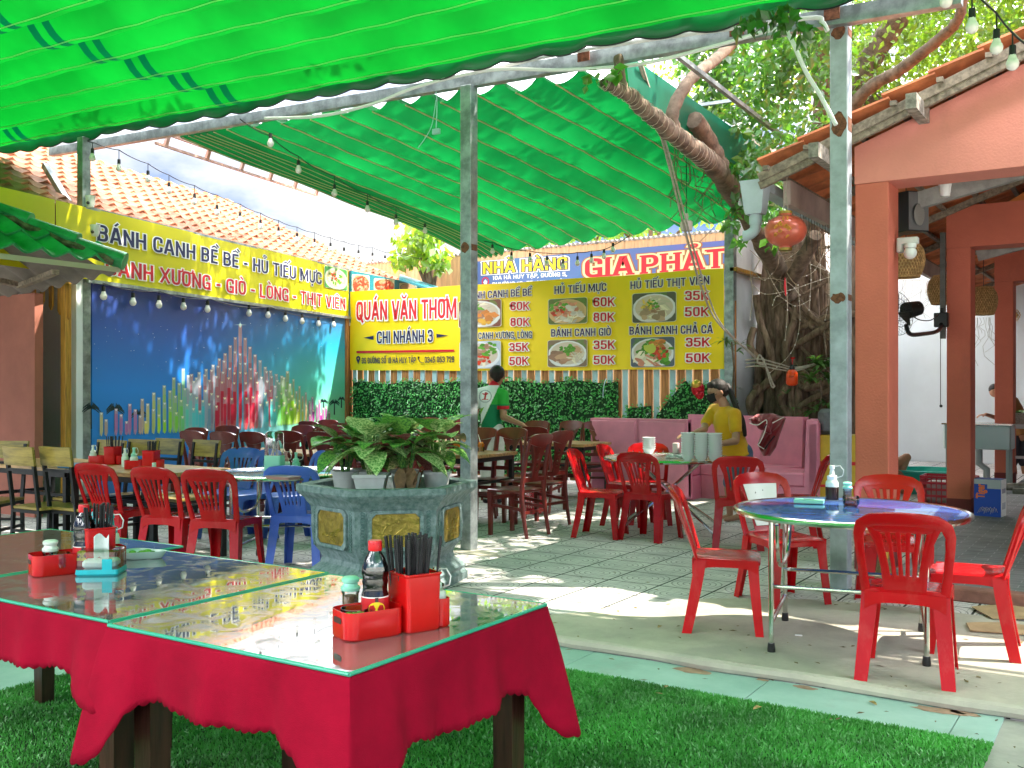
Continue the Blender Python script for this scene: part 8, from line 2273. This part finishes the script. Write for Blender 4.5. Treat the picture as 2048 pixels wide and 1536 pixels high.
def cap(m, a, b, ra, rb, flat=1.):
    a, b = Vector(a), Vector(b); d = (b - a)
    P = [a, a.lerp(b, .33), a.lerp(b, .67), b]; m.tube(P, [ra, ra + (rb - ra) * .33, ra + (rb - ra) * .67, rb], 14, flat=flat); m.ball(a, ra, 14); m.ball(b, rb, 14)
def hand(m, wrist, d, palm_n, curl, thumb_side, s=1.):
    """palm and five unequal bent fingers"""
    d = Vector(d).normalized(); n = Vector(palm_n).normalized(); w = d.cross(n).normalized() * thumb_side
    wr = Vector(wrist); k1 = wr + d * .085 * s
    for q in (-.5, -.17, .17, .5): cap(m, wr + w * q * .05 * s, k1 + w * q * .068 * s, .015 * s, .0125 * s)
    for q, l in ((.5, .070), (.17, .080), (-.17, .074), (-.5, .058)):
        p0 = k1 + w * q * .07 * s; dd = d; p = p0; r = .0092 * s
        for j in range(3):
            ang = curl * (.6 + .5 * j); dd = (d * math.cos(ang) + n * math.sin(ang)).normalized(); p2 = p + dd * l * s * (.45 - .07 * j); cap(m, p, p2, r, r * .92); p = p2; r *= .93
    t0 = wr + d * .03 * s + w * .033 * s; t1 = t0 + (d * .6 + w * .75 + n * .35).normalized() * .042 * s; t2 = t1 + (d * .85 + w * .2 + n * .45).normalized() * .034 * s
    cap(m, t0, t1, .0135 * s, .0115 * s); cap(m, t1, t2, .0115 * s, .009 * s)
# ---- woman in yellow
wo = thing('person', 'woman in a yellow T-shirt and black face mask sorting white bowls at the steel table', 'person', at_z(1474, 1043, 0))
def Wp(px, py, D=10.75): return at(px, py, D)
hd = Wp(1434, 784); fd = (-RT * .90 - FW * .22 + Vector((0, 0, -.34))).normalized(); hup = (Vector((0, 0, 1)) + RT * -.36).normalized(); hs = fd.cross(hup).normalized(); hup = hs.cross(fd).normalized()
def Hd(f, u, s=0.): return hd + fd * f + hup * u + hs * s
m = M()
m.ball(Hd(-.005, .02), .098, 16, sq=(1, 1, 1)); cap(m, Hd(.045, -.03), Hd(.05, -.075), .055, .040); cap(m, Hd(.088, .005), Hd(.104, -.022), .010, .013); cap(m, Hd(.07, .03, -.03), Hd(.07, .03, .03), .025, .025)
for s in (-1, 1): cap(m, Hd(-.005, -.005, s * .088), Hd(-.012, -.035, s * .086), .018, .012)
ns = Wp(1449, 812); cap(m, Hd(-.02, -.06), ns, .050, .054)
cap(m, ns, Wp(1452, 835), .06, .09)
sn_, sf_ = Wp(1470, 829, 10.60), Wp(1428, 819, 10.92)
cap(m, sn_, Wp(1472, 866, 10.52), .050, .042); cap(m, Wp(1472, 866, 10.52), Wp(1471, 882, 10.48), .042, .042); cap(m, Wp(1471, 882, 10.48), Wp(1440, 888, 10.35), .041, .030); cap(m, Wp(1440, 888, 10.35), Wp(1412, 882, 10.25), .030, .023)
hand(m, Wp(1410, 881, 10.25), -RT * .9 + Vector((0, 0, .1)) - FW * .2, Vector((0, 0, -1)), .5, -1)
cap(m, sf_, Wp(1410, 850, 10.78), .048, .040); cap(m, Wp(1410, 850, 10.78), Wp(1409, 858, 10.7), .040, .040); cap(m, Wp(1409, 858, 10.7), Wp(1384, 868, 10.42), .038, .025)
hand(m, Wp(1382, 868, 10.4), -RT * .95 + Vector((0, 0, -.08)) - FW * .2, Vector((0, 0, -1)) - RT * .2, .55, 1)
cap(m, Wp(1452, 840), Wp(1478, 912), .10, .12)
for s in (-1, 1):
    kn = Wp(1466 + s * 8, 978, 10.8 - s * .12); an = Wp(1470 + s * 10, 1033, 10.85 - s * .12); cap(m, Wp(1480, 918, 10.8 - s * .09), kn, .085, .055); cap(m, kn, an, .052, .034); cap(m, an, an - RT * .15 + Vector((0, 0, -.035)), .036, .026)
skin('body', m, skin_m, .0065, wo, 4)
m = M()   # shirt
m.tube([Wp(1451, 818), Wp(1452, 828), Wp(1454, 845), Wp(1460, 870), Wp(1468, 895), Wp(1476, 915)], [.085, .125, .150, .148, .152, .160], 20, flat=1.0); m.ball(Wp(1458, 858), .135, 14); m.ball(Wp(1470, 893), .140, 14); m.ball(Wp(1480, 908), .125, 14)
cap(m, Wp(1452, 826), sn_, .08, .072); cap(m, Wp(1450, 822), sf_, .08, .068); cap(m, sn_, Wp(1471, 858, 10.54), .072, .068); cap(m, sf_, Wp(1412, 845, 10.80), .066, .060)
skin('t_shirt', m, mat('yellow_shirt', (.68, .36, .004), .8, var=.10, vs=5, sheen=.2, bump=.5, bs=11), .010, wo, 5)
m = M()   # hair
m.ball(Hd(-.026, .036), .106, 16); cap(m, Hd(.03, .085, -.03), Hd(.03, .085, .03), .045, .045); cap(m, Hd(-.06, -.02, -.03), Hd(-.06, -.02, .03), .06, .06)
skin('hair', m, hair_m, .008, wo, 3)
m = M(); P = pipe([Hd(-.115, .03), Hd(-.145, .0), Wp(1474, 818, 10.62), Wp(1485, 842, 10.6), Wp(1489, 862, 10.62), Wp(1490, 874, 10.64)], 0); m.tube(P, [.030 + .016 * math.sin(PI * min(1, .15 + i / len(P))) * (1 - .3 * i / len(P)) for i in range(len(P) - 3)] + [.02, .012, .004], 10, flat=.7); m.build('ponytail', hair_m, wo, 60, world=True)
m = M()
def mk(f, g):
    a = (f - .5) * 2.3; r = .072; u = .022 - .085 * g - .012 * math.cos(a) * g
    return Hd(.035 + (r + .014 * math.sin(g * PI) + .026 * math.exp(-(a / .5) ** 2) * (1 - g * .35)) * math.cos(a) * .92, u - .035 * 0 - .012, math.sin(a) * .078 * (1 - .18 * g))
m.slab(mk, 16, 8, .003); m.tube([mk(0, .3), Hd(-.0, .0, -.094)], .002, 4); m.tube([mk(1, .3), Hd(-.0, .0, .094)], .002, 4); m.build('face_mask', mat('black_mask', (.012, .012, .014), .8), wo, world=True)
m = M()
for s in (-1, 1): m.ball(Hd(.083, .025, s * .034), .011, 8, sq=(1, 1, .45)); m.tube([Hd(.083, .046, s * .018), Hd(.076, .050, s * .05)], .004, 5)
m.build('eyes_and_brows', hair_m, wo, world=True)
m = M()
for s in (-1, 1): cap(m, Wp(1480, 912, 10.8 - s * .07), Wp(1468 + s * 8, 965, 10.8 - s * .12), .110, .080)
m.ball(Wp(1481, 908), .14, 14); skin('shorts', m, mat('denim', (.08, .13, .22), .85, var=.2, vs=12), .012, wo, 4)
m = M(); h0 = Wp(1374, 868, 10.36); m.slab(lambda f, g: h0 + (-RT * .02 + Vector((0, 0, -.01))) + RT * (.09 * f) + Vector((0, 0, -.10 * f + .03 * g)) + FW * (.02 * math.sin(f * 7)), 8, 3, .004); obj('napkin', 'crumpled white napkin held in the woman\'s raised hand', 'napkin', m, tissue)
# ---- man from behind
mn = thing('person', 'man seen from behind in a white and green polo shirt and pale trousers', 'person', at_z(985, 1003, 0))
MD = 12.35
def Mp(px, py, D=MD): return at(px, py, D)
hm_ = Mp(994, 750, MD + .02)
m = M(); m.ball(hm_ + Vector((0, 0, .012)), .094, 16, sq=(1, 1, 1.1)); cap(m, hm_ + FW * .04 + RT * .015 + Vector((0, 0, -.03)), hm_ + FW * .055 + RT * .02 + Vector((0, 0, -.085)), .062, .045); cap(m, hm_ + RT * .085 + Vector((0, 0, -.01)), hm_ + RT * .088 + Vector((0, 0, -.045)), .018, .013); cap(m, hm_ - RT * .088 + Vector((0, 0, -.01)), hm_ - RT * .09 + Vector((0, 0, -.045)), .018, .013); cap(m, hm_ + FW * .1 + RT * .035, hm_ + FW * .115 + RT * .04 + Vector((0, 0, -.02)), .014, .015)
cap(m, hm_ + Vector((0, 0, -.06)), Mp(988, 778), .055, .062)
sr, sl = Mp(1006, 790, MD - .03), Mp(957, 788, MD + .03)
er, hr = Mp(1007, 834, MD - .12), Mp(1046, 850, MD - .25)
cap(m, sr, er, .052, .044); cap(m, er, hr, .043, .028); hand(m, hr, RT * .8 + Vector((0, 0, -.45)), Vector((0, 0, -1)), .45, 1)
el_, hl_ = Mp(949, 832, MD + .05), Mp(951, 868, MD - .15); cap(m, sl, el_, .052, .044); cap(m, el_, hl_, .043, .028); hand(m, hl_, Vector((.05, 0, -1)), -RT, .4, -1)
cap(m, Mp(982, 790), Mp(983, 850), .11, .11)
for s in (-1, 1):
    kn = Mp(984 + s * 12, 925); an = Mp(985 + s * 13, 988, MD + .08); cap(m, Mp(983 + s * 11, 862), kn, .085, .058); cap(m, kn, an, .055, .042)
skin('body', m, skin_d, .0075, mn, 4)
def shirt_col(co):
    q = co - Vector((0, 0, CAMZ)); D = q.dot(FW); px = 1024 + FPX * q.dot(RT) / D; py = HZ - FPX * q.z / D
    x, y = (px - 930) * 4.52, (py - 720) * 4.52
    if y < 229: return (.50, .02, .03)
    if (x > 290 and 414 < y < 445) or (x < 115 and 378 < y < 408): return (.50, .02, .03)
    d = x - (300 - (y - 250) * .46)     # distance right of the white diagonal
    cx, cy = 183, 328; r = math.hypot(x - cx, (y - cy))
    if r < 62 and d < -14:
        if 50 < r < 58: return (.30, .33, .36)
        if abs(x - cx - (y - cy) * -.15) < 9 and -38 < y - cy < 22: return (.50, .02, .03)
        if abs(y - cy + 18 + abs(x - cx) * .25) < 6 and abs(x - cx) < 26: return (.50, .02, .03)
        if abs(y - cy - 29) < 5 and abs(x - cx) < 30: return (.50, .02, .03)
    if abs(d + 25) < 22 and y < 620 and x < 330: return (.74, .76, .74)
    if d > 0: return (.035, .34, .05) if y < 400 else (.01, .17, .07)
    if y > 452 - (x - 110) * .42 : return (.20, .40, .02)
    return (.74, .76, .76)
m = M(); m.tube([Mp(987, 774), Mp(984, 783), Mp(982, 800), Mp(982, 825), Mp(983, 853), Mp(983, 860)], [.07, .13, .158, .150, .152, .15], 20, flat=.78); m.ball(Mp(982, 810), .13, 14); cap(m, Mp(988, 773), Mp(989, 770), .072, .064)
cap(m, Mp(988, 784), sr, .075, .074); cap(m, Mp(978, 783), sl, .075, .074); cap(m, sr, Mp(1008, 814, MD - .08), .074, .068); cap(m, sl, Mp(950, 812, MD + .04), .074, .066)
skin('polo_shirt', m, vcol_mat('printed_shirt', .8, .2), .0085, mn, 4, shirt_col)
m = M(); m.ball(hm_ + Vector((0, 0, .028)) - FW * .022, .098, 16, sq=(1, 1, 1.02)); cap(m, hm_ - FW * .055 + Vector((0, 0, -.01)), hm_ - FW * .05 + Vector((0, 0, -.05)), .058, .045); skin('hair', m, hair_m, .008, mn, 3)
m = M()
for s in (-1, 1): cap(m, Mp(983 + s * 10, 862), Mp(984 + s * 12, 925), .105, .082); cap(m, Mp(984 + s * 12, 925), Mp(985 + s * 13, 988, MD + .05), .080, .066)
m.ball(Mp(983, 862), .15, 14, sq=(1, .9, 1)); skin('trousers', m, mat('pale_trousers', (.55, .55, .52), .85, var=.12, vs=7, bump=.4, bs=12), .012, mn, 4)
for s in (-1, 1):
    m = M(); a = Mp(985 + s * 13, 992, MD + .08); m.loft([[(a.x + FW.x * f + RT.x * w * q, a.y + FW.y * f + RT.y * w * q, z) for f, w in ((-.08, .035), (.0, .042), (.12, .045), (.18, .02))for q in (-1, 1)][::1] for z in (.002, .03)], cap=False) if False else None
    m.ball((a.x, a.y, .035), .045, 12, sq=(1, 1, .75)); m.ball((a.x + FW.x * .1, a.y + FW.y * .1, .03), .045, 12, sq=(1, 1, .6)); skin('shoe', m, mat('dark_shoe', (.02, .02, .03), .5), .008, mn, 2)
# ---- person at the sink, mostly behind the third pillar
w3 = thing('person', 'person in a brown shirt bending over the sink behind the third pillar', 'person', at_z(2035, 965, .06))
def Sp(px, py, D=16.8): return at(px, py, D)
m = M(); h3 = Sp(1990, 782); m.ball(h3, .095, 14, sq=(1, 1, 1.15)); cap(m, h3, Sp(2005, 800), .055, .06); cap(m, Sp(2010, 802, 16.6), Sp(2000, 838, 16.5), .05, .042); cap(m, Sp(2000, 838, 16.5), Sp(1972, 829, 16.3), .042, .03); hand(m, Sp(1971, 829, 16.3), -RT + Vector((0, 0, -.1)), Vector((0, 0, -1)), .6, 1)
cap(m, Sp(2012, 812), Sp(2040, 870), .12, .12)
for s in (-1, 1): cap(m, Sp(2040 + s * 10, 872), Sp(2036 + s * 10, 920), .09, .06); cap(m, Sp(2036 + s * 10, 920), Sp(2040 + s * 10, 955), .055, .04); cap(m, Sp(2040 + s * 10, 955), Sp(2025 + s * 10, 960), .04, .03)
skin('body', m, skin_d, .010, w3, 3)
m = M(); m.tube([Sp(2006, 798), Sp(2018, 806), Sp(2030, 830), Sp(2040, 868)], [.10, .16, .17, .16], 16); m.ball(Sp(2025, 818), .15, 14); cap(m, Sp(2010, 802, 16.6), Sp(2004, 824, 16.5), .075, .07); skin('shirt', m, mat('brown_shirt', (.24, .105, .03), .85, var=.15, vs=8), .014, w3, 3)
m = M(); m.ball(h3 + Vector((0, 0, .03)) + FW * .01, .10, 14); skin('hair', m, hair_m, .01, w3, 2)
m = M()
for s in (-1, 1): cap(m, Sp(2040 + s * 10, 872), Sp(2036 + s * 10, 925), .10, .075)
skin('shorts', m, mat('dark_cloth', (.03, .03, .04), .9), .014, w3, 2)
# ---- person squatting behind the first pillar
w4 = thing('person', 'squatting person behind the first pillar, only a bare bent knee showing by the tub', 'person', at_z(1760, 985, .06))
def Qp(px, py, D=13.6): return at(px, py, D)
m = M(); kn = Qp(1813, 915); cap(m, Qp(1762, 950), kn, .10, .062); cap(m, kn, Qp(1792, 975), .058, .042); cap(m, Qp(1792, 975), Qp(1806, 984), .04, .03); k2 = Qp(1775, 912, 13.2); cap(m, Qp(1750, 950, 13.4), k2, .10, .062); cap(m, k2, Qp(1760, 975, 13.3), .058, .042); cap(m, Qp(1760, 975, 13.3), Qp(1772, 986, 13.2), .04, .03)
cap(m, Qp(1750, 945), Qp(1758, 868), .13, .13); cap(m, Qp(1758, 868), Qp(1764, 838), .06, .055); m.ball(Qp(1766, 822), .098, 14, sq=(1, 1, 1.15)); cap(m, Qp(1762, 872, 13.35), Qp(1772, 912, 13.1), .05, .042); cap(m, Qp(1772, 912, 13.1), Qp(1788, 938, 13.2), .04, .028); hand(m, Qp(1788, 938, 13.2), RT + Vector((0, 0, -.5)), Vector((0, 0, -1)), .5, 1)
skin('body', m, skin_d, .010, w4, 3)
m = M(); m.tube([Qp(1757, 860), Qp(1755, 880), Qp(1750, 945)], [.13, .17, .17], 16); m.ball(Qp(1754, 890), .15, 12); skin('shirt', m, mat('grey_shirt', (.2, .2, .22), .85), .014, w4, 3)
m = M(); m.ball(Qp(1765, 818), .104, 14); skin('hair', m, hair_m, .01, w4, 2)
m = M(); cap(m, Qp(1752, 950), Qp(1780, 936), .125, .10); cap(m, Qp(1745, 950, 13.4), Qp(1762, 930, 13.25), .125, .10); skin('shorts', m, mat('dark_cloth', (.03, .03, .04), .9), .014, w4, 2)
bpy.context.view_layer.update()
